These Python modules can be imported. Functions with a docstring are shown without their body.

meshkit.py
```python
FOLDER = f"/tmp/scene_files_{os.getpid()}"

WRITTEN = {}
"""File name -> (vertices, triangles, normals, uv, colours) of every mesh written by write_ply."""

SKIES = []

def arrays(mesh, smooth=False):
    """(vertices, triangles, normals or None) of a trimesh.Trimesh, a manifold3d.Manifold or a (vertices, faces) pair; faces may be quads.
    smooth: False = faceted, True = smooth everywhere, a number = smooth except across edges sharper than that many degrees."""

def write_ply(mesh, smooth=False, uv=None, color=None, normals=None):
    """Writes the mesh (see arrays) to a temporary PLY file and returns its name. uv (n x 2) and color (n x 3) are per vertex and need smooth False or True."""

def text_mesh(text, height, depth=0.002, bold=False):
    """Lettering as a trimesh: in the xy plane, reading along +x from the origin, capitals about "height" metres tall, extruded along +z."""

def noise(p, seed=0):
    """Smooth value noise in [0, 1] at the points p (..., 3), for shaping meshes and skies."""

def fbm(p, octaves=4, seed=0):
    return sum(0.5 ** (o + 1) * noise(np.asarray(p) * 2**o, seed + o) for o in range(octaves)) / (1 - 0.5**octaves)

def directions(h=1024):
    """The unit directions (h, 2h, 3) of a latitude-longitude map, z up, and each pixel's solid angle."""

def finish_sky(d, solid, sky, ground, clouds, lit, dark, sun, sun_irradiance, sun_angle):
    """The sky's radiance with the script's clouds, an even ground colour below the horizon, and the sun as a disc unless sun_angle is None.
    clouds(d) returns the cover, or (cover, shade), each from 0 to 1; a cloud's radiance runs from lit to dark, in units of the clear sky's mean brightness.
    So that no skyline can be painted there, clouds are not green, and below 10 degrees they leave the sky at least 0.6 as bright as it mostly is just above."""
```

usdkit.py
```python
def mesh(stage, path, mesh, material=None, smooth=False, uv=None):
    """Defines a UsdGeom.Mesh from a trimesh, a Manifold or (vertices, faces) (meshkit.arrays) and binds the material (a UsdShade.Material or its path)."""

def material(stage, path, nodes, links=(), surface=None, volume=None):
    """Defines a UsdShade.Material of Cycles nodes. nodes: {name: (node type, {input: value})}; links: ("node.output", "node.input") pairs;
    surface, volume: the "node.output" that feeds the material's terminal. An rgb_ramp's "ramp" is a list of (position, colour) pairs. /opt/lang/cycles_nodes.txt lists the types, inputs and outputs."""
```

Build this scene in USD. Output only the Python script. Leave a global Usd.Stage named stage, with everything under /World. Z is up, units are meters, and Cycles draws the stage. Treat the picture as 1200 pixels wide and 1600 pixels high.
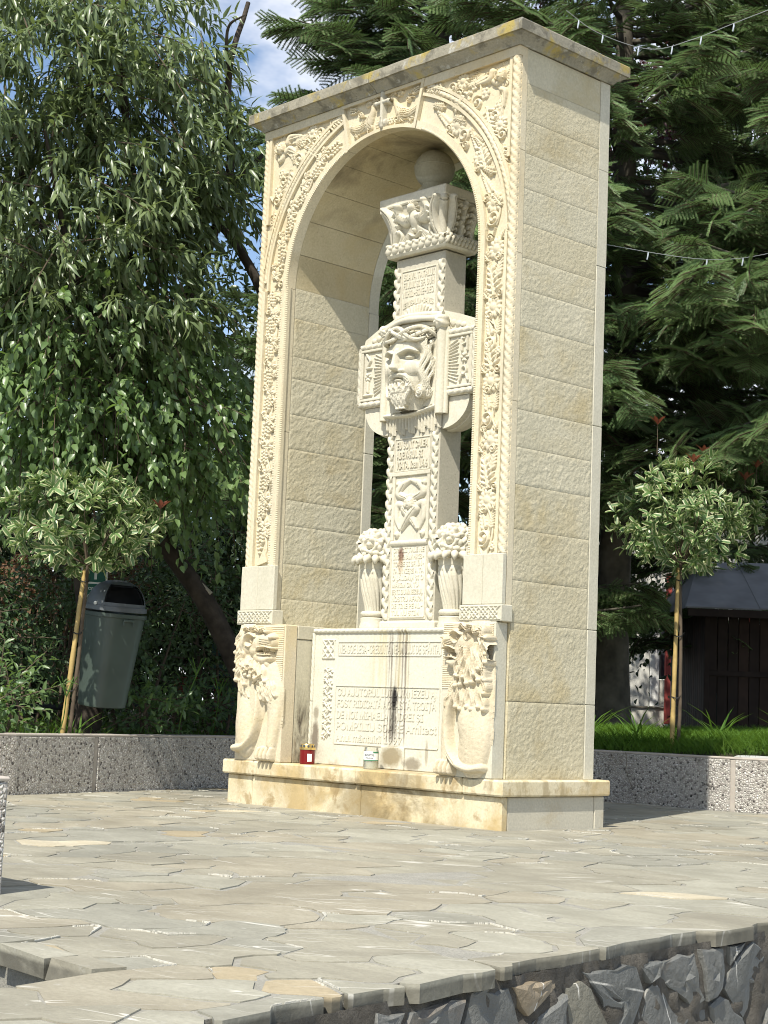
import math, random
import numpy as np
import trimesh, shapely
import shapely.geometry as sg, shapely.affinity as sa, shapely.ops as so
from scipy.spatial import Voronoi
import manifold3d as m3
import usdkit, meshkit
from pxr import Usd, UsdGeom, UsdLux, UsdShade, Gf, Sdf, Vt

# ------------------------------------------------------------------ camera, sky, sun, exposure
stage = Usd.Stage.CreateInMemory()
UsdGeom.SetStageUpAxis(stage, UsdGeom.Tokens.z)
UsdGeom.SetStageMetersPerUnit(stage, 1.0)
UsdGeom.Xform.Define(stage, '/World')
CAM = np.array([8.92, -7.158, 0.662])
YAW, PITCH, ROLL, FPX = 0.8131, 0.1181, 0.0398, 2596.0
_f = np.array([-math.sin(YAW) * math.cos(PITCH), math.cos(YAW) * math.cos(PITCH), math.sin(PITCH)])
_r = np.array([math.cos(YAW), math.sin(YAW), 0.0])
_u = np.cross(_r, _f)
CR, CU = _r * math.cos(ROLL) + _u * math.sin(ROLL), -_r * math.sin(ROLL) + _u * math.cos(ROLL)
cam = UsdGeom.Camera.Define(stage, '/World/camera')
cam.CreateHorizontalApertureAttr(36.0)
cam.CreateVerticalApertureAttr(48.0)
cam.CreateFocalLengthAttr(36.0 * FPX / 1200)
cam.CreateClippingRangeAttr(Gf.Vec2f(0.05, 2000))
cam.AddTransformOp().Set(Gf.Matrix4d(*CR, 0, *CU, 0, *(-_f), 0, *CAM, 1))
EXPOSURE = 0.55
cam.CreateExposureAttr(EXPOSURE)
SUN_AZ, SUN_EL = math.radians(21.5), math.radians(53)          # azimuth measured from -y towards +x
SUN = np.array([math.sin(SUN_AZ) * math.cos(SUN_EL), -math.cos(SUN_AZ) * math.cos(SUN_EL), math.sin(SUN_EL)])
sun = UsdLux.DistantLight.Define(stage, '/World/sun')
sun.CreateIntensityAttr(1.15)
sun.CreateAngleAttr(0.5)
sun.CreateColorAttr(Gf.Vec3f(1.0, 0.95, 0.86))
sun.CreateNormalizeAttr(True)
_z = SUN; _x = np.cross([0, 0, 1.0], _z); _x /= np.linalg.norm(_x); _y = np.cross(_z, _x)
sun.AddTransformOp().Set(Gf.Matrix4d(*_x, 0, *_y, 0, *_z, 0, 0, 0, 30, 1))


class G:
    """collects the nodes and links of one material; a value such as 'a3.fac' is a link"""
    def __init__(s): s.nodes, s.links = {}, []
    def __call__(s, kind, **inp):
        name = f'a{len(s.nodes)}'
        s.nodes[name] = (kind, {k: v for k, v in inp.items() if not (isinstance(v, str) and '.' in v)})
        s.links += [(v, f'{name}.{k}') for k, v in inp.items() if isinstance(v, str) and '.' in v]
        return name
    def make(s, name, surface, volume=None):
        return usdkit.material(stage, '/World/Looks/' + name, s.nodes, s.links, surface=surface, volume=volume)
    def pos(s):
        if not hasattr(s, '_p'): s._p = s('geometry')
        return s._p + '.position'
    def noise(s, scale, detail=4, rough=0.55, vec=None, stretch=None, dist=0.0):
        v = vec or s.pos()
        if stretch is not None: v = s('mapping', vector=v, scale=stretch) + '.vector'
        return s('noise_texture', vector=v, scale=scale, detail=detail, roughness=rough, distortion=dist) + '.fac'
    def ramp(s, fac, stops): return s('rgb_ramp', fac=fac, ramp=stops) + '.color'
    def val(s, fac, a, b, lo=0.0, hi=1.0): return s('map_range', value=fac, from_min=a, from_max=b, to_min=lo, to_max=hi, clamp=True) + '.result'
    def mix(s, fac, a, b, kind='mix'): return s('mix_color', blend_type=kind, fac=fac, a=a, b=b) + '.result'
    def math(s, op, a, b=0.5): return s('math', math_type=op, value1=a, value2=b) + '.value'


g = G()
_t = g('texture_coordinate') + '.generated'
_sky = g('sky_texture', sky_type='single_scattering', sun_disc=False, sun_elevation=SUN_EL, sun_rotation=math.atan2(SUN[0], SUN[1]), air_density=1.0, aerosol_density=0.8, altitude=300.0)
_n = g.noise(3.1, 7, 0.6, vec=_t, stretch=(1.0, 1.0, 2.0))
_c = g.val(_n, 0.47, 0.6, 0.0, 0.9)
_mixed = g.mix(_c, _sky + '.color', (6.5, 6.6, 6.9))
_b = g('background_shader', color=_mixed, strength=0.125)
sky_mat = g.make('sky_clouds', _b + '.background')
dome = UsdLux.DomeLight.Define(stage, '/World/sky')
UsdShade.MaterialBindingAPI.Apply(dome.GetPrim()).Bind(sky_mat)
dome.GetPrim().SetCustomDataByKey('kind', 'structure')

# ------------------------------------------------------------------ object helpers
_used, _loc = {}, {}


def numbered(path):
    n = _used.get(path, -1) + 1
    _used[path] = n
    return path if n == 0 else f'{path}_{n:03d}'


def tag(p, label=None, cat=None, group=None, kind=None):
    p = p.GetPrim() if hasattr(p, 'GetPrim') else p
    for k, v in (('label', label), ('category', cat), ('group', group), ('kind', kind)):
        if v: p.SetCustomDataByKey(k, v)
    return p


def path_of(p): return str((p.GetPrim() if hasattr(p, 'GetPrim') else p).GetPath())


def thing(name, label, cat, loc=(0, 0, 0), group=None, kind=None):
    p = numbered('/World/' + name)
    x = UsdGeom.Xform.Define(stage, p)
    x.AddTranslateOp().Set(Gf.Vec3d(*map(float, loc)))
    _loc[p] = np.asarray(loc, float)
    return tag(x, label, cat, group, kind)


def obj(name, mesh, mat, parent=None, smooth=False, label=None, uv=None, kind=None, cat=None, group=None):
    up = path_of(parent) if parent is not None else '/World'
    p = numbered(up + '/' + name)
    root = '/'.join(p.split('/')[:3])
    loc = _loc.get(root)
    if hasattr(mesh, 'to_mesh'):
        mm = mesh.to_mesh(); mesh = (np.array(mm.vert_properties[:, :3]), np.array(mm.tri_verts))
    v, f = (mesh.vertices, mesh.faces) if hasattr(mesh, 'vertices') else mesh
    v = np.asarray(v, float); f = np.asarray(f)
    if loc is not None: v = v - loc
    m = usdkit.mesh(stage, p, (v, f), mat, smooth, uv)
    tag(m, label, cat, group, kind)
    return m.GetPrim()


def cat_(*ms):
    """joins (v, f) pairs or trimeshes into one (v, f)"""
    vs, fs, o = [], [], 0
    for m in ms:
        v, f = (m.vertices, m.faces) if hasattr(m, 'vertices') else m
        f = np.asarray(f)
        if f.shape[1] == 4: f = np.vstack([f[:, [0, 1, 2]], f[:, [0, 2, 3]]])
        vs.append(np.asarray(v, float)); fs.append(f + o); o += len(v)
    return np.vstack(vs), np.vstack(fs)


def box(x0, x1, y0, y1, z0, z1, c=0.004):
    """a box with chamfered edges"""
    b = trimesh.creation.box((1, 1, 1))
    if c <= 0:
        v = np.array(b.vertices) + 0.5
        return v * [x1 - x0, y1 - y0, z1 - z0] + [x0, y0, z0], np.array(b.faces)
    pts = []
    for sx in (0, 1):
        for sy in (0, 1):
            for sz in (0, 1):
                p = np.array([x1 if sx else x0, y1 if sy else y0, z1 if sz else z0], float)
                s = np.array([-1 if sx else 1, -1 if sy else 1, -1 if sz else 1]) * c
                pts += [p + s * [0, 1, 1], p + s * [1, 0, 1], p + s * [1, 1, 0]]
    h = trimesh.convex.convex_hull(np.array(pts))
    return np.array(h.vertices), np.array(h.faces)


def xf(m, a=None, t=(0, 0, 0)):
    v, f = (m.vertices, m.faces) if hasattr(m, 'vertices') else m
    v = np.asarray(v, float)
    if a is not None: v = v @ np.asarray(a, float).T
    return v + np.asarray(t, float), np.asarray(f)


def rotz(a): c, s = math.cos(a), math.sin(a); return np.array([[c, -s, 0], [s, c, 0], [0, 0, 1.0]])


def ext_xz(poly, y0, y1):
    """extrudes a polygon drawn in x, z from y0 to y1"""
    out = []
    for q in getattr(poly, 'geoms', [poly]):
        if q.is_empty or q.area < 1e-6: continue
        t = trimesh.creation.extrude_polygon(q, y1 - y0, engine='earcut')
        v = np.array(t.vertices)
        out.append((np.stack([v[:, 0], y0 + v[:, 2], v[:, 1]], 1), np.array(t.faces)[:, ::-1]))
    return cat_(*out)


def ext_xy(poly, z0, z1):
    out = []
    for q in getattr(poly, 'geoms', [poly]):
        if q.is_empty or q.area < 1e-6: continue
        t = trimesh.creation.extrude_polygon(q, z1 - z0, engine='earcut')
        out.append((np.array(t.vertices) + [0, 0, z0], np.array(t.faces)))
    return cat_(*out)


def tube(pts, r, n=7, cap=True):
    """a tube along points, r a number or one per point"""
    P = np.asarray(pts, float); k = len(P)
    r = np.broadcast_to(np.asarray(r, float), (k,))
    T = np.gradient(P, axis=0); T /= np.linalg.norm(T, axis=1, keepdims=True) + 1e-12
    ref = np.array([0.13, 0.2, 0.97]) if abs(T[0, 2]) < 0.9 else np.array([0.97, 0.2, 0.1])
    N = np.empty_like(P); nn = np.cross(T[0], ref)
    for i in range(k):
        nn = nn - T[i] * (nn @ T[i]); nn /= np.linalg.norm(nn) + 1e-12; N[i] = nn
    B = np.cross(T, N)
    a = np.arange(n) / n * 2 * np.pi
    V = (P[:, None] + r[:, None, None] * (np.cos(a)[None, :, None] * N[:, None] + np.sin(a)[None, :, None] * B[:, None])).reshape(-1, 3)
    i, j = np.meshgrid(np.arange(k - 1), np.arange(n), indexing='ij'); j2 = (j + 1) % n
    q = np.stack([i * n + j, i * n + j2, (i + 1) * n + j2, (i + 1) * n + j], -1).reshape(-1, 4)
    F = np.vstack([q[:, [0, 1, 2]], q[:, [0, 2, 3]]])
    if cap:
        V = np.vstack([V, P[:1], P[-1:]]); jj = np.arange(n)
        F = np.vstack([F, np.stack([np.full(n, len(V) - 2), (jj + 1) % n, jj], 1), np.stack([np.full(n, len(V) - 1), (k - 1) * n + jj, (k - 1) * n + (jj + 1) % n], 1)])
    return V, F


def spline(pts, n=24):
    """Catmull-Rom through the points"""
    P = np.asarray(pts, float)
    P = np.vstack([2 * P[0] - P[1], P, 2 * P[-1] - P[-2]])
    out = []
    m = len(P) - 3
    for t in np.linspace(0, m - 1e-9, n):
        i = int(t); u = t - i
        a, b, c, d = P[i:i + 4]
        out.append(0.5 * (2 * b + (c - a) * u + (2 * a - 5 * b + 4 * c - d) * u * u + (3 * b - a - 3 * c + d) * u ** 3))
    return np.array(out)


def grid_mesh(X, Y, Z, mask=None):
    """a triangulated grid of points; cells whose corners are not all in mask are dropped"""
    h, w = X.shape
    V = np.stack([X, Y, Z], -1).reshape(-1, 3)
    i, j = np.meshgrid(np.arange(h - 1), np.arange(w - 1), indexing='ij')
    a = i * w + j
    q = np.stack([a, a + 1, a + w + 1, a + w], -1).reshape(-1, 4)
    if mask is not None:
        q = q[mask.reshape(-1)[q].all(1)]
    used, inv = np.unique(q, return_inverse=True)
    q = inv.reshape(q.shape)
    return V[used], np.vstack([q[:, [0, 1, 2]], q[:, [0, 2, 3]]])


class Relief:
    """a carved height field over a rectangle (u to the right, v up); strokes and domes are joined by the higher one"""
    def __init__(s, u0, u1, v0, v1, res=0.004, base=0.0):
        s.u, s.v = np.arange(u0, u1 + res * .5, res), np.arange(v0, v1 + res * .5, res)
        s.U, s.V = np.meshgrid(s.u, s.v)
        s.H = np.full(s.U.shape, float(base)); s.res = res
    def _win(s, x0, x1, y0, y1):
        return slice(max(0, np.searchsorted(s.v, y0) - 1), np.searchsorted(s.v, y1) + 1), slice(max(0, np.searchsorted(s.u, x0) - 1), np.searchsorted(s.u, x1) + 1)
    def ell(s, cx, cy, rx, ry, h, rot=0.0, base=0.0, pw=0.5, cut=False):
        r = max(rx, ry); w = s._win(cx - r, cx + r, cy - r, cy + r)
        U, V = s.U[w] - cx, s.V[w] - cy
        c, n = math.cos(rot), math.sin(rot)
        d = ((U * c + V * n) / rx) ** 2 + ((-U * n + V * c) / ry) ** 2
        k = np.where(d < 1, np.clip(1 - d, 0, 1) ** pw, 0)
        if cut: s.H[w] -= h * k
        else: s.H[w] = np.where(d < 1, np.maximum(s.H[w], base + h * k), s.H[w])
        return s
    def stroke(s, pts, r, h, base=0.0, cut=False, pw=0.5, curve=0, add=False):
        P = np.asarray(pts, float)
        r = np.asarray(r, float) * np.ones(len(P)); hh = np.asarray(h, float) * np.ones(len(P))
        if curve:
            t = np.linspace(0, 1, len(P)); P = spline(P, curve); t2 = np.linspace(0, 1, curve)
            r, hh = np.interp(t2, t, r), np.interp(t2, t, hh)
        R = r.max()
        w = s._win(P[:, 0].min() - R, P[:, 0].max() + R, P[:, 1].min() - R, P[:, 1].max() + R)
        U, V = s.U[w], s.V[w]
        best = np.zeros(U.shape); hit = np.zeros(U.shape, bool)
        for i in range(len(P) - 1):
            a, b = P[i], P[i + 1]; d = b - a; L = d @ d + 1e-12
            t = np.clip(((U - a[0]) * d[0] + (V - a[1]) * d[1]) / L, 0, 1)
            D2 = (U - a[0] - t * d[0]) ** 2 + (V - a[1] - t * d[1]) ** 2
            rr = r[i] + t * (r[i + 1] - r[i]); k = 1 - D2 / (rr * rr + 1e-12)
            z = (hh[i] + t * (hh[i + 1] - hh[i])) * np.clip(k, 0, 1) ** pw
            best = np.where((k > 0) & (z > best), z, best); hit |= k > 0
        if cut: s.H[w] -= best
        elif add: s.H[w] += best
        else: s.H[w] = np.where(hit, np.maximum(s.H[w], base + best), s.H[w])
        return s
    def fill(s, poly, h):
        poly = np.asarray(poly, float)
        w = s._win(poly[:, 0].min(), poly[:, 0].max(), poly[:, 1].min(), poly[:, 1].max())
        m = shapely.contains_xy(sg.Polygon(poly), s.U[w], s.V[w])
        s.H[w] = np.where(m, np.maximum(s.H[w], h), s.H[w])
        return s
    def rough(s, amp, scale, seed=0):
        s.H = s.H + amp * (meshkit.fbm(np.stack([s.U * scale, s.V * scale, np.zeros_like(s.U)], -1), 4, seed) - .5)
        return s
    def motif(s, sink=0.003):
        """(u, v, h) mesh of what stands above zero, with a short skirt into the ground"""
        on = s.H > 5e-4
        d = on.copy()
        d[1:] |= on[:-1]; d[:-1] |= on[1:]; d[:, 1:] |= on[:, :-1]; d[:, :-1] |= on[:, 1:]
        d2 = d.copy()
        d2[1:] |= d[:-1]; d2[:-1] |= d[1:]; d2[:, 1:] |= d[:, :-1]; d2[:, :-1] |= d[:, 1:]
        return grid_mesh(s.U, s.V, np.where(on, s.H, -sink), d2)


def place(m, x, z, y, ang=0.0, sc=1.0, mirror=False, depth=1.0):
    """puts a (u, v, h) motif on a face that looks towards -y"""
    v, f = m
    u, w, h = v[:, 0] * (-1 if mirror else 1) * sc, v[:, 1] * sc, v[:, 2] * depth
    c, s = math.cos(ang), math.sin(ang)
    V = np.stack([x + u * c - w * s, y - h, z + u * s + w * c], 1)
    return V, (f[:, ::-1] if mirror else f)
rng = np.random.default_rng(7)


# ------------------------------------------------------------------ materials
def stone(name, c0, c1, big=2.2, pits=0.0, bump=0.35, bscale=90, rough=0.9, stain=None, bdist=0.004, speck=0.10):
    g = G()
    n = g.noise(big, 6, 0.6)
    col = g.ramp(n, [(0.32, c0), (0.68, c1)])
    fine = g.noise(70, 3, 0.6)
    col = g.mix(speck * 3, col, g.ramp(fine, [(0.3, tuple(x * .72 for x in c0)), (0.7, tuple(min(1, x * 1.18) for x in c1))]))
    if stain: col = stain(g, col)
    h = g.noise(bscale, 5, 0.65)
    if pits:
        vo = g('voronoi_texture', vector=g.pos(), scale=45.0, feature='f1', randomness=1.0) + '.distance'
        pit = g.val(vo, 0.0, 0.22, 0, 1)
        gate = g.val(g.noise(16, 2), 0.52, 0.6, 1, 0)
        pit2 = g.math('maximum', pit, gate)
        h = g.math('add', h, g.math('multiply', pit2, pits * 3))
        col = g.mix(g.val(pit2, 0, 1, 0.45, 0.0), col, (0.08, 0.07, 0.05))
    b = g('bump', height=h, strength=bump, distance=bdist)
    p = g('principled_bsdf', base_color=col, roughness=rough, specular_ior_level=0.25, normal=b + '.normal')
    return g.make(name, p + '.BSDF')


def patches(scale, lo, hi, colour, amount=0.8, stretch=None, detail=5, zr=None):
    """weather stains of their own colour, by noise, optionally only between two heights"""
    def f(g, col):
        k = g.val(g.noise(scale, detail, 0.62, stretch=stretch, dist=0.4), lo, hi, 0, amount)
        if zr:
            z = g('separate_xyz', vector=g.pos()) + '.z'
            k = g.math('multiply', k, g.math('multiply', g.val(z, zr[0], zr[1], 0, 1), g.val(z, zr[2], zr[3], 1, 0)))
        return g.mix(k, col, colour)
    return f


def chain(*fs):
    def f(g, col):
        for q in fs: col = q(g, col)
        return col
    return f


def runs(g, col, x0, x1, z0, z1, colour, scale=55, lo=0.5, hi=0.62, amount=0.8, soft=0.02):
    """dark water runs down a face: narrow in x, long in z"""
    s = g('separate_xyz', vector=g.pos())
    k = g.val(g.noise(1.0, 3, 0.6, stretch=(scale, 0.0, 1.3)), lo, hi, 0, amount)
    w = g.math('multiply', g.val(s + '.x', x0, x0 + soft, 0, 1), g.val(s + '.x', x1 - soft, x1, 1, 0))
    w = g.math('multiply', w, g.math('multiply', g.val(s + '.z', z0, z0 + 0.08, 0, 1), g.val(s + '.z', z1 - .04, z1, 1, 0)))
    return g.mix(g.math('multiply', k, w), col, colour)


def blob(g, col, x, z, rx, rz, colour, amount=0.9, wob=0.35):
    """one stain with a ragged edge on a face looking towards -y"""
    s = g('separate_xyz', vector=g.pos())
    a = g.math('power', g.math('absolute', g.math('multiply', g.math('subtract', s + '.x', x), 1 / rx)), 2.0)
    b = g.math('power', g.math('absolute', g.math('multiply', g.math('subtract', s + '.z', z), 1 / rz)), 2.0)
    d = g.math('add', g.math('add', a, b), g.math('multiply', g.math('subtract', g.noise(28, 5, 0.7), 0.5), wob * 4))
    return g.mix(g.val(d, 0.35, 1.1, amount, 0), col, colour)


def plinth_dark(g, col):
    s = g('separate_xyz', vector=g.pos())
    k = g.val(g.noise(2.6, 6, .65, stretch=(1, 1, 1.6), dist=.5), .42, .58, 0, .85)
    k = g.math('multiply', k, g.math('multiply', g.val(s + '.x', .75, 1.5, .25, 1), g.val(s + '.x', 1.75, 2.2, 1, .1)))
    col = g.mix(g.math('multiply', k, g.val(s + '.z', .2, .29, 1, .45)), col, (0.20, 0.155, 0.08))
    k2 = g.math('multiply', g.val(g.noise(11, 5, .65, stretch=(1, 1, .35)), .5, .62, 0, .6), g.val(s + '.z', .08, .2, .2, 1))
    return g.mix(k2, col, (0.30, 0.23, 0.12))


OCHRE, GREY, DARK = (0.36, 0.26, 0.11), (0.30, 0.28, 0.23), (0.055, 0.045, 0.035)
mat_front = stone('carved_limestone', (0.56, 0.49, 0.33), (0.66, 0.59, 0.43), 1.7, pits=0.25, bump=0.3, stain=chain(patches(1.1, 0.45, 0.7, (0.58, 0.45, 0.24), 0.75, zr=(3.3, 3.9, 5.5, 6)), patches(5, 0.52, 0.68, (0.38, 0.35, 0.27), 0.35, stretch=(1, 1, .25))))
mat_ash = [stone('ashlar_warm', (0.475, 0.43, 0.295), (0.575, 0.525, 0.38), 2.6, bump=0.55, bscale=42, bdist=0.012, stain=patches(1.9, 0.5, 0.66, (0.44, 0.35, 0.17), 0.55)),
           stone('ashlar_ochre', (0.47, 0.42, 0.28), (0.57, 0.515, 0.365), 2.4, bump=0.55, bscale=42, bdist=0.012, stain=patches(3.1, 0.5, 0.7, (0.38, 0.30, 0.15), 0.55)),
           stone('ashlar_grey', (0.48, 0.44, 0.31), (0.58, 0.535, 0.395), 2.8, bump=0.55, bscale=42, bdist=0.012, stain=patches(2.0, 0.52, 0.7, (0.45, 0.38, 0.22), 0.5))]
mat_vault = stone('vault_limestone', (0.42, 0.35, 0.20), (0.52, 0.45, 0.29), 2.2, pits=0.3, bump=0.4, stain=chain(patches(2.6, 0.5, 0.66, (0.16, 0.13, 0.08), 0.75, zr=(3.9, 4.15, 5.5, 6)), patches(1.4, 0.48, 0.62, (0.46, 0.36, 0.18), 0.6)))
mat_band = stone('band_limestone', (0.50, 0.47, 0.36), (0.58, 0.55, 0.44), 3.0, bump=0.3)
mat_cross = stone('cross_limestone', (0.53, 0.495, 0.38), (0.63, 0.59, 0.475), 2.0, pits=0.15, bump=0.28, stain=chain(patches(7, 0.6, 0.72, (0.36, 0.33, 0.27), 0.4), patches(5, 0.52, 0.68, (0.40, 0.37, 0.29), 0.35, stretch=(1, 1, .25))))
mat_globe = stone('globe_limestone', (0.28, 0.26, 0.18), (0.36, 0.335, 0.24), 2.0, bump=0.3)
mat_shaft = stone('shaft_side_limestone', (0.44, 0.41, 0.32), (0.52, 0.49, 0.39), 3.0, pits=0.5, bump=0.3)
mat_cornice = stone('lichened_cornice', (0.22, 0.205, 0.155), (0.32, 0.295, 0.225), 4.0, pits=0.3, bump=0.55, bscale=45, bdist=0.008,
                    stain=chain(patches(9, 0.5, 0.62, (0.13, 0.12, 0.09), 0.75), patches(5.5, 0.53, 0.64, (0.36, 0.28, 0.07), 0.85), patches(14, 0.6, 0.68, (0.5, 0.5, 0.45), 0.5)))
mat_plinth = stone('plinth_limestone', (0.58, 0.50, 0.32), (0.68, 0.61, 0.44), 2.5, pits=0.2, bump=0.35,
                   stain=chain(patches(2.3, 0.47, 0.62, (0.44, 0.31, 0.12), 0.75), patches(8, 0.56, 0.66, (0.28, 0.19, 0.08), 0.7), patches(5, 0.58, 0.68, (0.14, 0.11, 0.07), 0.5, zr=(0.1, 0.2, 0.3, 0.32)), plinth_dark))
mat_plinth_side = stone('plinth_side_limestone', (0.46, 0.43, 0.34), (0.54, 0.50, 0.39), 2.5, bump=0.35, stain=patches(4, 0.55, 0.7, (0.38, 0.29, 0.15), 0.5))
mat_lion = stone('lion_limestone', (0.53, 0.46, 0.32), (0.62, 0.55, 0.41), 2.4, pits=0.2, bump=0.5, bscale=130, bdist=0.004, stain=patches(2.4, 0.5, 0.66, (0.62, 0.50, 0.26), 0.5))


def return_stain(g, col):
    s = g('separate_xyz', vector=g.pos())
    k = g.val(g.noise(5.5, 6, 0.65, stretch=(1, 1.5, 0.55), dist=0.6), 0.44, 0.58, 0, 0.95)
    k = g.math('multiply', k, g.math('multiply', g.val(s + '.z', 0.55, 0.85, 1, 0), g.val(s + '.x', 0.5, 0.503, 0, 1)))
    col = g.mix(k, col, (0.07, 0.055, 0.04))
    k2 = g.val(g.noise(8, 4, 0.6, stretch=(1, 2, 0.5)), 0.5, 0.62, 0, 0.7)
    return g.mix(g.math('multiply', k2, g.val(s + '.z', 0.3, 0.6, 1, 0)), col, (0.2, 0.13, 0.06))


mat_return = stone('return_limestone', (0.46, 0.43, 0.32), (0.54, 0.50, 0.38), 2.4, bump=0.35, stain=return_stain)


def slab_stain(g, col):
    col = runs(g, col, 1.22, 1.45, 0.42, 1.2, (0.17, 0.14, 0.11), 62, 0.46, 0.6, 0.85, 0.03)
    col = runs(g, col, 1.06, 1.47, 0.75, 1.2, (0.50, 0.42, 0.22), 24, 0.45, 0.6, 0.5, 0.08)
    col = runs(g, col, 1.28, 1.345, 0.45, 0.82, (0.03, 0.025, 0.02), 30, 0.3, 0.5, 0.8, 0.03)
    col = blob(g, col, 1.32, 0.735, 0.03, 0.075, (0.02, 0.018, 0.016), 0.95, 0.25)
    col = blob(g, col, 1.32, 0.37, 0.11, 0.075, (0.25, 0.2, 0.11), 0.85, 0.3)
    col = blob(g, col, 1.50, 0.33, 0.09, 0.045, (0.2, 0.17, 0.12), 0.8, 0.35)
    col = blob(g, col, 0.575, 0.45, 0.04, 0.13, (0.14, 0.11, 0.08), 0.85, 0.3)
    col = blob(g, col, 0.575, 0.62, 0.03, 0.05, (0.2, 0.17, 0.12), 0.7, 0.3)
    col = blob(g, col, 1.62, 0.40, 0.016, 0.09, (0.3, 0.26, 0.19), 0.7, 0.3)
    s = g('separate_xyz', vector=g.pos())
    k = g.math('multiply', g.val(g.noise(9, 6, 0.65), 0.5, 0.62, 0, 0.55), g.val(s + '.z', 0.29, 0.45, 1, 0))
    return g.mix(k, col, (0.33, 0.28, 0.19))


mat_slab = stone('inscribed_limestone', (0.54, 0.515, 0.41), (0.62, 0.595, 0.49), 2.5, pits=0.2, bump=0.3, stain=slab_stain)


def rust_stain(g, col):
    col = blob(g, col, 1.165, 1.66, 0.028, 0.06, (0.16, 0.07, 0.04), 0.85, 0.35)
    return blob(g, col, 1.165, 1.60, 0.03, 0.06, (0.42, 0.30, 0.18), 0.5, 0.3)


mat_cross_text = stone('cross_panel_limestone', (0.60, 0.56, 0.44), (0.68, 0.645, 0.53), 2.0, bump=0.28, stain=rust_stain)


def plain(name, c, rough=0.6, metallic=0.0, vary=0.12, scale=12, bump=0.0, spec=0.4):
    g = G()
    n = g.noise(scale, 4)
    col = g.ramp(n, [(0.25, tuple(x * (1 - vary) for x in c)), (0.75, tuple(min(1, x * (1 + vary)) for x in c))])
    kw = {}
    if bump: kw['normal'] = g('bump', height=g.noise(scale * 6, 4), strength=bump, distance=0.004) + '.normal'
    p = g('principled_bsdf', base_color=col, roughness=rough, metallic=metallic, specular_ior_level=spec, **kw)
    return g.make(name, p + '.BSDF')


mat_joint = plain('dark_joint_mortar', (0.20, 0.18, 0.14), 0.95, vary=0.25, scale=20)

# ------------------------------------------------------------------ carving motifs (u right, v up, h out of the stone)
def m_flower(r=0.05, n=11, h=0.016, seed=0, res=0.0035):
    c = Relief(-r * 1.1, r * 1.1, -r * 1.1, r * 1.1, res)
    for k in range(n):
        a = 2 * math.pi * (k + .3 * seed) / n
        c.ell(.66 * r * math.cos(a), .66 * r * math.sin(a), .34 * r, 2.5 * r / n, h * .8, a, pw=.45)
    c.ell(0, 0, .46 * r, .46 * r, h * .5, base=h * .35)
    c.ell(0, 0, .47 * r, .47 * r, h * .35, cut=True, pw=4)
    c.ell(0, 0, .38 * r, .38 * r, h * .75, base=h * .35)
    for k in range(-3, 4):
        c.stroke([(k * .12 * r - .3 * r, -.3 * r), (k * .12 * r + .3 * r, .3 * r)], .02 * r + .0012, h * .12, cut=True)
    return c.motif()


def m_wheat(L=0.15, h=0.014, w=0.026, res=0.0035):
    c = Relief(-w * 1.3, w * 1.3, -L * .5, L * .55, res)
    c.stroke([(0, -L * .5), (0, L * .45)], .004, h * .7)
    n = 7
    for k in range(n):
        t = k / (n - 1); v = -L * .25 + t * L * .62; q = w * (1 - .55 * t)
        for s in (-1, 1):
            c.ell(s * q * .42, v + .012, q * .36, .0155, h * (1 - .2 * t), -s * .5, pw=.5)
    c.ell(0, L * .46, .006, .016, h)
    return c.motif()


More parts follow.
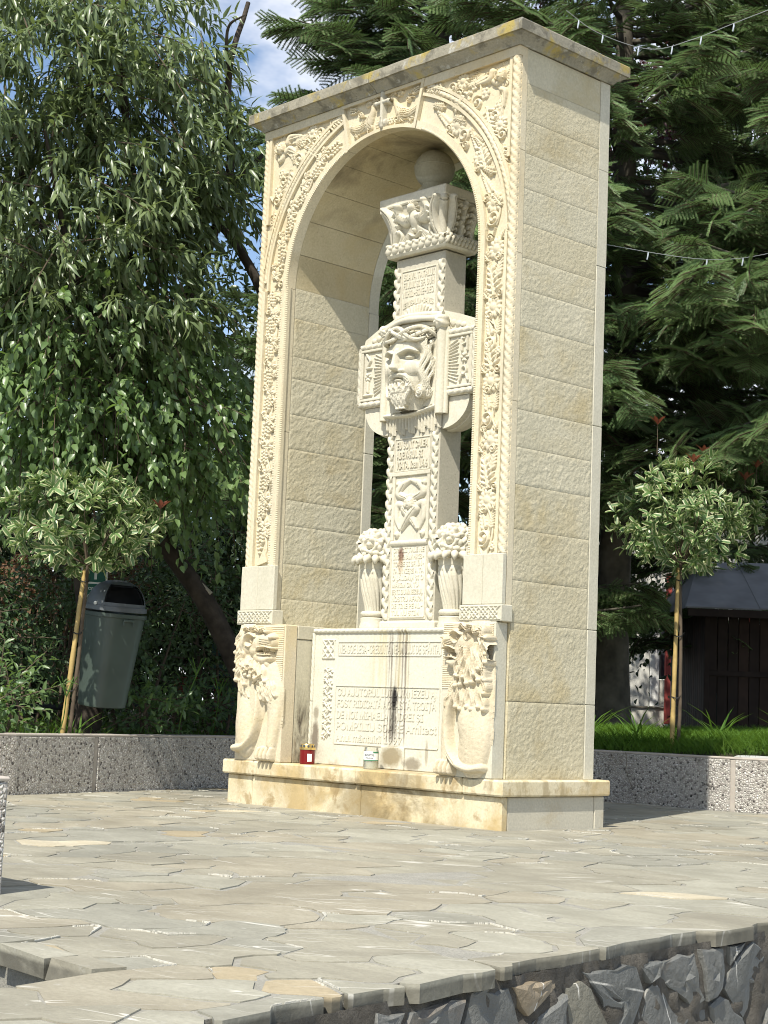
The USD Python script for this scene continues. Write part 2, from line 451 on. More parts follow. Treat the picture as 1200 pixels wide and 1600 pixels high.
def m_grapes(L=0.13, w=0.03, h=0.018, seed=0, res=0.0035):
    c = Relief(-w * 1.4, w * 1.4, -L * .55, L * .55, res)
    rg = np.random.default_rng(seed)
    rows = 7
    for k in range(rows):
        t = k / (rows - 1); v = L * .42 - t * L * .85
        q = w * (1.0 if t < .55 else 1.0 - (t - .55) * 1.5)
        m = max(1, int(round(q / .0105)))
        for j in range(m):
            u = (j - (m - 1) / 2) * (2 * q / max(m, 1)) * .95
            c.ell(u + rg.normal(0, .001), v + (.006 if j % 2 else 0), .0098, .0098, h * (.85 + .25 * rg.random()), pw=.5)
    c.stroke([(0, L * .42), (.004, L * .54)], .004, h * .7)
    return c.motif()


def m_vineleaf(r=0.045, h=0.014, res=0.0035):
    c = Relief(-r * 1.25, r * 1.25, -r * 1.25, r * 1.25, res)
    for a, k in ((90, 1.0), (28, .9), (152, .9), (-35, .65), (215, .65)):
        a = math.radians(a)
        c.ell(.55 * k * r * math.cos(a), .55 * k * r * math.sin(a), .6 * k * r, .3 * r, h, a, pw=.35)
    for a, k in ((90, 1.0), (28, .9), (152, .9), (-35, .65), (215, .65)):
        a = math.radians(a)
        c.stroke([(0, 0), (k * r * math.cos(a), k * r * math.sin(a))], .003, h * .35, cut=True)
    return c.motif()


def m_scroll(r=0.035, h=0.016, turns=1.35, res=0.0035, w=0.0085):
    c = Relief(-r * 2.2, r * 1.5, -r * 2.2, r * 1.5, res)
    t = np.linspace(0, turns * 2 * math.pi, 40)
    q = r * (1 - .72 * t / t[-1])
    P = np.stack([q * np.cos(t + 3.6), q * np.sin(t + 3.6)], 1)
    c.stroke(np.vstack([[-r * 1.3, -r * 1.9], P]), np.linspace(w * .6, w, 41), h)
    c.ell(P[-1, 0], P[-1, 1], w * 1.3, w * 1.3, h * 1.2)
    return c.motif()


def m_acanthus(L=0.12, w=0.032, h=0.018, lobes=5, res=0.0035):
    c = Relief(-w * 1.6, w * 1.6, -L * .1, L * 1.1, res)
    for k in range(lobes):
        t = .12 + .72 * k / (lobes - 1); q = w * (1.15 - .6 * t)
        for s in (-1, 1):
            c.stroke([(0, L * t * .9), (s * q * .6, L * (t + .07)), (s * q * 1.1, L * (t + .16))], [.006, .009, .005], [h * .6, h, h * .5], curve=8)
    c.stroke([(0, 0), (.004, L * .5), (0, L)], [.008, .009, .005], h, curve=10)
    c.stroke([(0, 0), (.004, L * .5), (0, L)], .002, h * .4, cut=True, curve=10)
    return c.motif()


def m_feather(L=0.2, w=0.06, h=0.02, n=7, res=0.004, bend=0.35):
    """a wing: a shoulder and long primary feathers fanned out along +u"""
    c = Relief(-w * .6, L * 1.08, -w * 1.6, w * 1.3, res)
    for k in range(n):
        t = k / (n - 1); a = -.5 + .62 * t; l = L * (.62 + .38 * t)
        c.stroke([(0, -w * .1 + w * .2 * t), (l * .5 * math.cos(a * .6), l * .5 * math.sin(a * .6) + w * .1), (l * math.cos(a), l * math.sin(a) * .8)], [w * .16, w * .15, w * .07], [h, h * .85, h * .5], curve=12)
    for k in range(n + 1):
        t = k / n; a = -.55 + .68 * t; l = L * (.6 + .4 * t)
        c.stroke([(w * .3, -w * .15 + w * .2 * t), (l * .5 * math.cos(a * .6), l * .5 * math.sin(a * .6) + w * .06), (l * math.cos(a), l * math.sin(a) * .8)], .003, h * .3, cut=True, curve=12)
    c.stroke([(0, -w * .1), (w * .35, w * .45), (L * .55, w * .42)], [w * .34, w * .3, w * .12], [h * 1.25, h * 1.1, h * .7], curve=14)
    return c.motif()


def m_angel_head(r=0.075, h=0.028, res=0.0035, rays=26):
    c = Relief(-r * 1.15, r * 1.15, -r * 1.15, r * 1.15, res)
    c.ell(0, 0, r, r, .008, pw=.12)
    for k in range(rays):
        a = 2 * math.pi * k / rays
        c.stroke([(.62 * r * math.cos(a), .62 * r * math.sin(a)), (.97 * r * math.cos(a), .97 * r * math.sin(a))], .0022, .004, cut=True)
    face(c, 0, -.08 * r, .42 * r, h, .008)
    return c.motif()


def face(c, x, y, r, h, base):
    """a small carved face with wavy hair"""
    c.ell(x, y + .12 * r, r * 1.18, r * 1.25, h * .75, base=base)
    c.ell(x, y - .05 * r, r * .78, r * 1.05, h, base=base + .003)
    for s in (-1, 1):
        c.ell(x + s * r * .33, y + .16 * r, r * .24, r * .13, h * .28, cut=True)
        c.ell(x + s * r * .33, y + .14 * r, r * .13, r * .07, h * .12, base=base + h * .8)
        for j in range(3):
            c.stroke([(x + s * r * (.75 + .1 * j), y + .7 * r), (x + s * r * (.98 + .08 * j), y + .1 * r), (x + s * r * (.8 + .14 * j), y - .6 * r)], r * .11, h * .85, base=base, curve=8)
    c.stroke([(x, y + .3 * r), (x, y - .16 * r)], [r * .07, r * .13], h * .3, base=base + h * .85)
    c.stroke([(x - .2 * r, y - .45 * r), (x + .2 * r, y - .45 * r)], r * .07, h * .22, cut=True)
    c.ell(x, y - .55 * r, r * .17, r * .07, h * .12, base=base + h * .8)


def m_cross(h=0.03, res=0.0035):
    c = Relief(-.07, .07, -.125, .125, res)
    c.stroke([(0, -.11), (0, .11)], .016, h, pw=.18)
    c.stroke([(-.052, .052), (.052, .052)], .015, h, pw=.18)
    for x, y in ((0, .112), (-.055, .052), (.055, .052)): c.ell(x, y, .02, .02, h * 1.05, pw=.3)
    c.ell(0, -.085, .045, .035, h * 1.0)
    for k in range(-2, 3): c.stroke([(k * .018, -.055), (k * .018, -.115)], .002, h * .4, cut=True)
    return c.motif()


def m_peacock(h=0.022, res=0.0035):
    """a bird facing right with its tail swept down behind it"""
    c = Relief(-.17, .13, -.10, .11, res)
    c.stroke([(-.155, -.03), (-.09, -.06), (0, -.045), (.03, -.01)], [.02, .034, .045, .036], [h * .7, h, h * 1.1, h], curve=18)
    c.stroke([(.03, -.01), (.055, .03), (.06, .065), (.08, .075)], [.034, .022, .016, .014], [h, h, h, h * 1.05], curve=14)
    c.ell(.083, .076, .019, .016, h * 1.15)
    c.stroke([(.095, .073), (.116, .062)], [.008, .002], [h, h * .5])
    c.stroke([(.078, .09), (.07, .104)], .004, h * .6)
    for k in range(5):
        c.stroke([(.0, -.07 + .012 * k), (-.07, -.088 + .016 * k), (-.15, -.06 + .014 * k)], .002, h * .35, cut=True, curve=10)
    for k in range(4):
        c.stroke([(.03 - .022 * k, .0 - .01 * k), (.015 - .022 * k, -.03 - .006 * k), (.03 - .02 * k, -.06)], .0025, h * .3, cut=True, curve=8)
    c.stroke([(.01, -.08), (.012, -.098)], .005, h * .7)
    return c.motif()


MF = {k: f for k, f in dict(flower=m_flower(), flower2=m_flower(.042, 9, .015, 1), wheat=m_wheat(), grapes=m_grapes(seed=1), grapes2=m_grapes(.115, .027, .018, 2), leaf=m_vineleaf(), scroll=m_scroll(),
      acanthus=m_acanthus(), angel=m_angel_head(), wing=m_feather(), cross=m_cross(), bird=m_peacock(), small=m_flower(.024, 8, .012, 2, .003), bud=m_flower(.03, 6, .013, 0, .003)).items()}
NAME = dict(flower='carved_flower', flower2='carved_flower', wheat='carved_wheat_ear', grapes='carved_grape_bunch', grapes2='carved_grape_bunch', leaf='carved_vine_leaf', scroll='carved_scroll', acanthus='carved_acanthus_leaf',
            angel='carved_angel_head', wing='carved_wing', cross='carved_cross', bird='carved_bird', small='carved_flower', bud='carved_flower')


def carve(parent, mat, kind, x, z, y, ang=0.0, sc=1.0, mirror=False, label=None, depth=1.3):
    return obj(NAME[kind], place(MF[kind], x, z, y, math.radians(ang), sc * (1.10 if kind not in ('cross', 'bird', 'angel', 'wing') else 1), mirror, depth), mat, parent, 40, label)


def rope(pts, R, pitch, strands=2, y=None, n=11, sink=0.25, step=0.006, side=None, deep=0.42):
    """a rope moulding along points in x, z lying on the face at depth y (or along 3-D points with side = the outward direction)"""
    P = np.asarray(pts, float)
    if P.shape[1] == 2: P = np.stack([P[:, 0], np.full(len(P), y), P[:, 1]], 1); side = np.array([0, -1.0, 0])
    d = np.r_[0, np.cumsum(np.linalg.norm(np.diff(P, axis=0), axis=1))]
    s = np.arange(0, d[-1] + step * .5, step)
    Q = np.stack([np.interp(s, d, P[:, k]) for k in range(3)], 1)
    T = np.gradient(Q, axis=0); T /= np.linalg.norm(T, axis=1, keepdims=True)
    O = np.asarray(side, float); O = np.broadcast_to(O, Q.shape); B = np.cross(T, O)
    a = np.linspace(-math.pi * .5 - sink, math.pi * .5 + sink, n)
    ph = (a[None, :] * .9 / math.pi * strands * .9 + s[:, None] / pitch) % 1.0
    prof = np.sqrt(np.clip(1 - (2 * ph - 1) ** 2, 0, 1)) ** .9
    rad = R * (1 - deep + deep * prof)
    V = Q[:, None] + rad[..., None] * (np.cos(a)[None, :, None] * O[:, None] + np.sin(a)[None, :, None] * B[:, None])
    return grid_mesh(V[..., 0], V[..., 1], V[..., 2])


def arc(cx, cz, r, a0, a1, n=60):
    t = np.radians(np.linspace(a0, a1, n))
    return np.stack([cx + r * np.cos(t), cz + r * np.sin(t)], 1)


def ashlar(x0, x1, y0, y1, z0, z1, side=1, amp=0.008, seed=0, res=0.010):
    """a block whose +x (side = 1) or -x (side = -1) face is rough, the rest sawn"""
    c = 0.002
    ny, nz = max(4, int((y1 - y0) / res)), max(4, int((z1 - z0) / res))
    y, z = np.linspace(y0, y1, ny), np.linspace(z0, z1, nz)
    Yg, Zg = np.meshgrid(y, z)
    P = np.stack([Yg * 34, Zg * 46, np.full_like(Yg, seed * 3.7)], -1)
    n1 = meshkit.fbm(P, 4, seed) - .5
    n2 = np.abs(meshkit.fbm(P * 2.3, 3, seed + 9) - .5)
    e = np.minimum(np.minimum(Yg - y0, y1 - Yg), np.minimum(Zg - z0, z1 - Zg))
    h = np.clip(e / .004, 0, 1)
    H = h * (.002 + amp * n1 * .55 + amp * n2 * 1.1) + (1 - h) * .0006
    bx = x1 if side > 0 else x0
    X = bx + side * H
    V, F = grid_mesh(X, Yg, Zg)
    if side < 0: F = F[:, ::-1]
    b = box(x0 if side > 0 else x0 + .004, x1 - .004 if side > 0 else x1, y0, y1, z0, z1, c)
    return cat_(b, (V, F))


# ------------------------------------------------------------------ the arch
X0, X1, CX, RO, ZS = 0.0, 2.41, 1.218, 0.897, 3.52
YF, YB = 0.005, 0.053                                       # sunk ground of the front slab, back of the slab
YR, YE = 0.752, 0.844                                     # rear slab
ZT, ZP = 4.68, 0.287
arch = thing('stone_arch', 'tall cream limestone arch with carved front, rough ashlar sides and lichened cornice', 'arch monument', (CX, 0.42, 0))

# plinth
for i, (a, b) in enumerate(((-0.045, 0.213), (0.216, 1.277), (1.280, 2.459))):
    obj('base_block', box(a, b, -0.033, 0.02, -0.03, 0.190, .006), mat_plinth, arch)
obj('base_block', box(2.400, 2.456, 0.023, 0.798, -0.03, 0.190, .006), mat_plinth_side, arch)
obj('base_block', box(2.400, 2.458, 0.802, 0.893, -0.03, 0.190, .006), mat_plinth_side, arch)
obj('base_core', box(-0.04, 2.398, 0.021, 0.88, -0.03, 0.189, 0), mat_joint, arch)
for a, b in ((-0.078, 0.243), (0.246, 1.246), (1.249, 2.164), (2.167, 2.484)):
    y1 = 0.921 if b > 2.4 else 0.5
    obj('plinth_slab', box(a, b, -0.064, y1, 0.193, ZP, .010), mat_plinth if b < 2.4 else mat_plinth, arch)
obj('plinth_slab', box(-0.078, 2.164, 0.503, 0.921, 0.193, ZP - .001, .008), mat_plinth, arch)

# lower piers behind the lions and their returns towards the inscribed slab
def pick(k): return mat_ash[int(k)]
for z0, z1, m in ((ZP + .001, 0.735, 1), (0.738, 1.192, 0)):
    obj('ashlar_block', ashlar(1.97, X1 - .004, YB + .002, YR - .002, z0, z1, 1, .009, int(z0 * 50)), pick(m), arch, 40)
obj('ashlar_block', box(0.0, 0.508, YB + .002, YR - .002, ZP + .001, 1.10, .004), mat_return, arch)
obj('ashlar_block', box(0.0, 0.512, YB + .002, YR - .002, 1.103, 1.192, .004), mat_return, arch)
# pier courses, rough outside on the right pier, rough inside on the left one
zr = [1.193, 1.443, 1.744, 2.011, 2.234, 2.459, 2.686, 2.962, 3.187, 3.381, 3.589, 3.808, 4.026, 4.23, 4.463, 4.68]
for k in range(len(zr) - 1):
    xin = X0 + 2.125 if zr[k + 1] < 3.55 else 2.218
    amp = .0095 if zr[k] < 2.2 else (.007 if zr[k] < 3.3 else .003)
    obj('ashlar_block', ashlar(xin, X1 - .004, YB + .002, YR - .002, zr[k] + .0008, zr[k + 1] - .0008, 1, amp, 11 + k), pick((1, 1, 0, 2, 2, 0, 0, 2, 0, 1, 2, 0, 1, 1, 0)[k]), arch, 40)
zl = [1.193, 1.376, 1.614, 1.875, 2.05, 2.402, 2.64, 2.889, 3.043, 3.309, 3.52]
for k in range(len(zl) - 1):
    amp = .0095 if zl[k] < 3.2 else .003
    obj('ashlar_block', ashlar(X0 + .004, 0.322, YB + .002, YR - .002, zl[k] + .0008, zl[k + 1] - .0008, 1, amp, 51 + k), pick((1, 0, 2, 2, 1, 0, 2, 0, 1, 0)[k]), arch, 40)
zq = np.linspace(3.52, 4.68, 6)
for k in range(5):
    obj('ashlar_block', box(X0 + .004, 0.215, YB + .002, YR - .002, zq[k] + .0015, zq[k + 1] - .0015), pick(k % 3), arch)
# vault lining: voussoirs with joints along the depth
av = np.linspace(0, 180, 13)
for k in range(12):
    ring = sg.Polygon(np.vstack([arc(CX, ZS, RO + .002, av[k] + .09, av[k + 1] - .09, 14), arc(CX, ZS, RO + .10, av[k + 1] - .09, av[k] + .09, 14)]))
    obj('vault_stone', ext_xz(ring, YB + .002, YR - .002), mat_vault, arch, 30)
core = sg.box(0.219, ZS + .003, 2.215, ZT - .002).difference(sg.Polygon(arc(CX, ZS, RO + .101, 0, 360, 120)))
obj('arch_core', ext_xz(core, YB + .004, YR - .004), mat_joint, arch)

# rear slab in pieces
for z0, z1 in ((ZP + .001, .736), (.739, 1.192), (1.195, 2.46), (2.463, 3.48)):
    obj('rear_slab_piece', box(2.125 if z1 > 1.2 else 1.98, X1, YR, YE, z0, z1, .004), mat_band, arch)
    obj('rear_slab_piece', box(X0, 0.33 if z1 > 1.2 else .5, YR, YE, z0, z1, .004), mat_band, arch)
out = sg.box(X0, 3.483, X1, ZT).difference(sg.Polygon(np.vstack([arc(CX, ZS, RO, 0, 180, 60), [[CX - RO, 3.4], [CX + RO, 3.4]]])))
for a, b in ((X0, .75), (.753, 1.66), (1.663, X1)):
    q = out.intersection(sg.box(a, 3.4, b, 4.8))
    if b == X1:
        obj('rear_slab_piece', ext_xz(q.intersection(sg.box(a, 3.4, b, 4.102)), YR, YE), mat_band, arch)
        q = q.intersection(sg.box(a, 4.105, b, 4.8))
    obj('rear_slab_piece', ext_xz(q, YR, YE), mat_band, arch)

# front slab: pieces of the sunk ground, then frames, mouldings and carving
opening = sg.Polygon(np.vstack([arc(CX, ZS, RO, 0, 180, 90), [[CX - RO, 1.0], [CX + RO, 1.0]]]))
front = sg.box(X0, 1.193, X1, ZT).difference(opening)
kst = sg.Polygon([(0.795, 4.70), (0.90, 4.30), (1.20, 4.42), (1.51, 4.30), (1.602, 4.70)]).intersection(front)
cuts = [(X0, X1 * .5, 1.193, 2.511), (X0, X1 * .5, 2.514, 3.508), (X0, X1 * .5, 3.511, 4.7), (X1 * .5, X1, 1.193, 2.501), (X1 * .5, X1, 2.504, 3.40), (X1 * .5, X1, 3.403, 4.035), (X1 * .5, X1, 4.038, 4.7)]
for a, b, c, d in cuts:
    obj('front_slab_piece', ext_xz(front.intersection(sg.box(a, c, b, d)).difference(kst.buffer(.002)), YF, YB), mat_front, arch)
obj('keystone', ext_xz(kst, 0.002, YB), mat_front, arch)


def band(poly, y0=-0.02, y1=YF + .0005, name='frame_band', mat=None):
    poly = poly.difference(kst.buffer(.004))
    for q in getattr(poly, 'geoms', [poly]):
        if not q.is_empty and q.area > 1e-5: obj(name, ext_xz(q, y0, y1), mat or mat_front, arch, False)


def ringpoly(r0, r1, a0, a1): return sg.Polygon(np.vstack([arc(CX, ZS, r0, a0, a1, 70), arc(CX, ZS, r1, a1, a0, 70)]))


# right pier: bands at x 2.125-2.17, 2.33-2.352 ; rope at the arris
ZB = 1.593
band(sg.box(2.115, ZB, 2.168, ZS)); band(sg.box(2.328, ZB, 2.350, ZS))
band(sg.box(0.268, ZB, 0.330, ZS)); band(sg.box(0.052, ZB, 0.082, ZS))
band(ringpoly(RO, RO + .052, 0, 180))
band(ringpoly(RO + .212, RO + .232, 0, 180), -.016)
band(ringpoly(RO + .272, RO + .292, 8, 172), -.016)
top = sg.box(X0 + .0, 4.622, X1, ZT)
band(top, -.022)
band(sg.box(2.328, 4.0, 2.350, 4.621)); band(sg.box(0.052, 4.0, 0.078, 4.621))
obj('rope_moulding', rope([(2.380, ZB + .003), (2.380, 4.62)], .031, .052, y=-.001, side=None), mat_front, arch, 50)
obj('rope_moulding', rope([(0.026, ZB + .003), (0.026, 4.62)], .026, .040, y=-.001), mat_front, arch, 50)
for a0, a1 in ((3, 63.5), (117.5, 177)):
    obj('rope_moulding', rope(arc(CX, ZS, RO + .252, a0, a1, 80), .019, .042, y=-.002, n=9), mat_front, arch, 50)
for pts in ([(2.124, ZB), (2.124, ZS)], arc(CX, ZS, RO + .007, 0, 66, 60), arc(CX, ZS, RO + .007, 113, 180, 60), [(0.322, ZB), (0.322, ZS)]):
    obj('chiselled_edge', rope(pts, .009, .014, strands=0, y=-.020, n=6, step=.0035, deep=.6), mat_front, arch, 50)
obj('bead_moulding', rope([(0.249, ZB), (0.249, ZS)], .013, .017, strands=0, y=-.002, n=8, step=.004, deep=.55), mat_front, arch, 50)

# right pier panel: sunflowers, wheat ears and scrolls on a waving stem (x 2.168 - 2.328)
XP = 2.248
zz = np.linspace(ZB + .02, ZS, 90)
stem = np.stack([XP + .045 * np.sin((zz - ZB) * 2 * math.pi / .56), np.full(90, YF - .006), zz], 1)
obj('vine_stem', tube(stem, .0075, 7), mat_front, arch, True)
z, k = ZB + .10, 0
seq = ['scroll', 'wheat', 'flower', 'acanthus', 'wheat', 'flower', 'scroll', 'wheat', 'flower', 'acanthus']
rg = np.random.default_rng(4)
while z < ZS + .02:
    s = seq[k % len(seq)]
    side = 1 if k % 2 else -1
    xo = {'scroll': .03, 'wheat': -.034, 'flower': .006, 'flower2': 0, 'acanthus': .0}[s] * side
    carve(arch, mat_front, s, XP + xo, z - (.06 if s == 'acanthus' else 0), YF - .0005, {'wheat': 14 * side, 'acanthus': 10 * side}.get(s, rg.uniform(0, 40)), {'flower': 1.3, 'wheat': 1.25, 'scroll': 1.35, 'acanthus': 1.4}[s], side > 0)
    if s in ('flower', 'wheat'):
        carve(arch, mat_front, 'scroll', XP - xo * .5 - side * .045, z + .075, YF - .0005, rg.uniform(0, 360), .75, side < 0)
        carve(arch, mat_front, 'acanthus', XP + side * .05, z + .055, YF - .0005, -38 * side, .75, side < 0)
    if s == 'wheat': carve(arch, mat_front, 'wheat', XP + .04 * side, z - .01, YF - .0005, -12 * side, .9)
    if s in ('scroll', 'acanthus'): carve(arch, mat_front, 'bud', XP - side * .045, z - .05, YF - .0005, 20, .9)
    z += {'scroll': .10, 'wheat': .125, 'flower': .132, 'acanthus': .10}[s]; k += 1
# left pier panel: grapes and vine leaves (x .082 - .235)
XP = 0.165
stem = np.stack([XP + .045 * np.sin((zz - ZB) * 2 * math.pi / .50), np.full(90, YF - .006), zz], 1)
obj('vine_stem', tube(stem, .0075, 7), mat_front, arch, True)
z, k = ZB + .17, 0
obj('carved_wedge', place((lambda c: c.fill([(-.06, -.09), (.07, -.06), (.03, .03)], .016).motif())(Relief(-.08, .09, -.11, .05)), XP, ZB + .09, YF - .0005), mat_front, arch)
while z < ZS:
    side = 1 if k % 2 else -1
    s = ('grapes', 'leaf', 'grapes2', 'leaf')[k % 4]
    carve(arch, mat_front, s, XP + side * (.022 if 'g' in s else .012), z, YF - .0005, rg.uniform(-14, 14) if 'g' in s else rg.uniform(-60, 60), 1.25 if 'g' in s else 1.15, side > 0)
    carve(arch, mat_front, 'scroll' if k % 3 else 'leaf', XP - side * .045, z + .045, YF - .0005, rg.uniform(0, 360), .78, side < 0)
    z += .102 if 'g' in s else .082; k += 1
# carving in the ring (radius .949 - 1.109)
RP = RO + .132
for a0, a1, vine in ((4, 63, False), (117.5, 176, True)):
    t = np.radians(np.linspace(a0, a1, 80)); r = RP + .042 * np.sin((t - t[0]) * RP * 2 * math.pi / .5)
    obj('vine_stem', tube(np.stack([CX + r * np.cos(t), np.full(80, YF - .006), ZS + r * np.sin(t)], 1), .0075, 7), mat_front, arch, True)
    a, k = a0 + 3.0, 0
    while a < a1 - 1:
        side = 1 if k % 2 else -1
        s = (('grapes', 'leaf', 'grapes2', 'leaf') if vine else ('scroll', 'flower', 'wheat', 'acanthus', 'flower', 'wheat'))[k % (4 if vine else 6)]
        rr = RP + side * {'flower': .0, 'acanthus': -.0}.get(s, .02)
        x, zc = CX + rr * math.cos(math.radians(a)), ZS + rr * math.sin(math.radians(a))
        tang = a if not vine else a - 180
        carve(arch, mat_front, s, x, zc, YF - .0005, tang + (rg.uniform(-16, 16)) + (180 if s == 'acanthus' and vine else 0), 1.3 if s != 'leaf' else 1.2, side > 0)
        x2, z2 = CX + (RP - side * .05) * math.cos(math.radians(a + 3.2)), ZS + (RP - side * .05) * math.sin(math.radians(a + 3.2))
        carve(arch, mat_front, 'scroll' if k % 2 else ('leaf' if vine else 'acanthus'), x2, z2, YF - .0005, tang + rg.uniform(-50, 50), .78, side < 0)
        a += (6.6 if s in ('grapes', 'grapes2', 'flower', 'wheat') else 5.3); k += 1
# spandrels: an angel head with wings, scrolls falling along the rope
for sx, hx, mir in ((1, 2.252, False), (-1, 0.165, True)):
    hz = 4.535
    carve(arch, mat_front, 'angel', hx, hz, YF - .0005, -6 * sx, 1.12, mir, depth=1.25)
    carve(arch, mat_front, 'wing', hx - sx * .075, hz + .03, YF - .0005, 180 + 4 if sx > 0 else -4, 1.25, False)
    obj('carved_wing', place(MF['wing'], hx - sx * .06, hz - .03, YF - .0005, math.radians(-148 if sx > 0 else -32), 1.1, sx > 0), mat_front, arch, 40)
    obj('carved_wing', place(MF['wing'], hx + sx * .005, hz - .09, YF - .0005, math.radians(-94), 1.0, sx < 0), mat_front, arch, 40)
    for dx, dz, kind, an, sc in ((-.33, .045, 'flower', 0, .85), (-.42, .02, 'scroll', 40, .9), (-.26, -.05, 'acanthus', 120, 1.0), (-.50, .04, 'acanthus', 80, .9), (-.20, -.13, 'scroll', 200, 1.0), (-.36, -.03, 'scroll', 150, .75),
                                 (-.12, -.18, 'acanthus', 200, 1.0), (-.05, -.25, 'scroll', 10, .95), (.0, -.31, 'flower', 0, .8), (-.06, -.33, 'acanthus', 190, .8), (.02, -.38, 'scroll', 160, .8), (.035, -.45, 'acanthus', 185, .8),
                                 (-.58, .052, 'scroll', 60, .6), (-.14, -.08, 'bud', 0, 1.0), (.05, -.52, 'scroll', 30, .5), (-.02, -.19, 'bud', 0, .9), (-.23, -.01, 'bud', 0, .8)):
        carve(arch, mat_front, kind, hx + sx * dx, hz + dz, YF - .0005, an * sx, sc * 1.25, mir)
# keystone carving, proud of the ring
kb = kst.difference(kst.buffer(-.022))
obj('frame_band', ext_xz(kb, -.026, .0025), mat_front, arch)
carve(arch, mat_shaft, 'cross', 1.215, 4.555, .0015, 0, 1.0, label='grey cross between two carved birds', depth=1.5)
carve(arch, mat_front, 'bird', 1.05, 4.545, 0.0015, 0, 1.0, depth=1.2)
carve(arch, mat_front, 'bird', 1.38, 4.545, 0.0015, 0, 1.0, True, depth=1.2)
for x, zc, kind, an, sc, mi in ((.93, 4.62, 'grapes2', 80, .8, False), (1.49, 4.62, 'grapes2', -80, .8, False), (1.06, 4.635, 'leaf', 10, .7, False), (1.36, 4.635, 'leaf', -10, .7, False), (.96, 4.45, 'leaf', 40, .75, False), (1.46, 4.45, 'leaf', -40, .75, False),
                                (1.08, 4.47, 'scroll', 30, .7, False), (1.34, 4.47, 'scroll', 30, .7, True), (1.14, 4.64, 'grapes2', 60, .6, False), (1.29, 4.64, 'grapes2', -60, .6, False), (.985, 4.58, 'scroll', 100, .6, False), (1.44, 4.58, 'scroll', 60, .6, True), (1.16, 4.475, 'bud', 0, .9, False), (1.28, 4.475, 'bud', 0, .9, False)):
    carve(arch, mat_front, kind, x, zc, 0.0015, an, sc, mi)

# bases of the piers above the lions: plain block, then the knotwork band
for x0, x1 in ((2.094, X1 + .002), (-.004, .345)):
    xm = (x0 + x1) / 2
    obj('pier_base_block', box(x0, xm - .001, -.036, .0, 1.295, ZB, .004), mat_band, arch)
    obj('pier_base_block', box(xm + .001, x1, -.036, .0, 1.295, ZB, .004), mat_band, arch)
    obj('knotwork_band', box(x0 - .012, x1 + .010, -.046, .052, 1.196, 1.293, .004), mat_band, arch)
    c = Relief(x0 - .006, x1 + .004, 1.203, 1.286, .0035)
    n = 4
    for q in range(n):
        w = (x1 - x0 - .012) / n; xa = x0 + q * w + w / 2
        for s in (-1, 1):
            c.stroke([(xa - w / 2, 1.2445 - s * .034), (xa + w / 2, 1.2445 + s * .034)], .006, .008)
        c.stroke([(xa, 1.2445 + .03), (xa + w * .38, 1.2445), (xa, 1.2445 - .03), (xa - w * .38, 1.2445), (xa, 1.2445 + .03)], .005, .009)
    c.stroke([(x0 - .004, 1.206), (x1 + .002, 1.206)], .004, .007); c.stroke([(x0 - .004, 1.283), (x1 + .002, 1.283)], .004, .007)
    obj('knotwork', (lambda m: (np.stack([m[0][:, 0], -.0455 - m[0][:, 2], m[0][:, 1]], 1), m[1]))(c.motif()), mat_band, arch, 40)

# cornice: two lengths of slab over a cavetto
prof = [(0.0, ZT + .001), (0.012, ZT + .001), (0.03, ZT + .022), (0.07, ZT + .045), (0.075, ZT + .052), (0.088, ZT + .054), (0.088, ZT + .118), (0.082, ZT + .126), (-.3, ZT + .132)]
rows = []
for o, zc in prof:
    rows.append([(X0 - o, -.02 - o, zc), (X1 + o, -.02 - o, zc), (X1 + o, YE + o, zc), (X0 - o, YE + o, zc)])
def cornice(xa, xb, seed):
    V, F = [], []
    nx = 60
    for o, zc in prof:
        lx, rx = max(X0 - o, xa) if xa > X0 else X0 - o, min(X1 + o, xb) if xb < X1 else X1 + o
        ring = [(x, -.02 - o, zc) for x in np.linspace(lx, rx, nx)] + [(rx, y, zc) for y in np.linspace(-.02 - o, YE + o, 24)[1:]] + [(x, YE + o, zc) for x in np.linspace(rx, lx, nx)[1:]] + [(lx, y, zc) for y in np.linspace(YE + o, -.02 - o, 24)[1:-1]]
        V.append(ring)
    n = len(V[0]); V = np.array(V).reshape(-1, 3)
    for r_ in range(len(prof) - 1):
        for k in range(n):
            a, b = r_ * n + k, r_ * n + (k + 1) % n
            F += [(a, b, b + n), (a, b + n, a + n)]
    c0 = len(V); V = np.vstack([V, V[-n:].mean(0)[None]])
    for k in range(n): F.append(((len(prof) - 1) * n + k, (len(prof) - 1) * n + (k + 1) % n, c0))
    V[:, 2] += (V[:, 2] > ZT + .04) * .008 * (meshkit.fbm(V * 9, 3, seed) - .5)
    V[:, 1] += .007 * (meshkit.fbm(V * 12 + 5, 3, seed) - .5) * (V[:, 2] > ZT + .03)
    return V, np.array(F)
obj('cornice_slab', cornice(-9, 1.157, 1), mat_cornice, arch, 35)
obj('cornice_slab', cornice(1.161, 9, 2), mat_cornice, arch, 35)
# ------------------------------------------------------------------ lions on blocks before the piers
def front_map(m, y):
    return np.stack([m[0][:, 0], y - m[0][:, 2], m[0][:, 1]], 1), m[1]


def sdome(c, cx, cy, rx, ry, h, rot=0.0, k=0.012, base=0.0):
    """a dome blended softly into what is there"""
    r = max(rx, ry); w = c._win(cx - r, cx + r, cy - r, cy + r)
    U, V = c.U[w] - cx, c.V[w] - cy
    co, n = math.cos(rot), math.sin(rot)
    d = ((U * co + V * n) / rx) ** 2 + ((-U * n + V * co) / ry) ** 2
    b = np.where(d < 1, base + h * np.sqrt(np.clip(1 - d, 0, 1)), -.02)
    a = c.H[w]
    q = np.clip(.5 + .5 * (a - b) / k, 0, 1)
    c.H[w] = np.where(d < 1, b * (1 - q) + a * q + k * q * (1 - q), a)


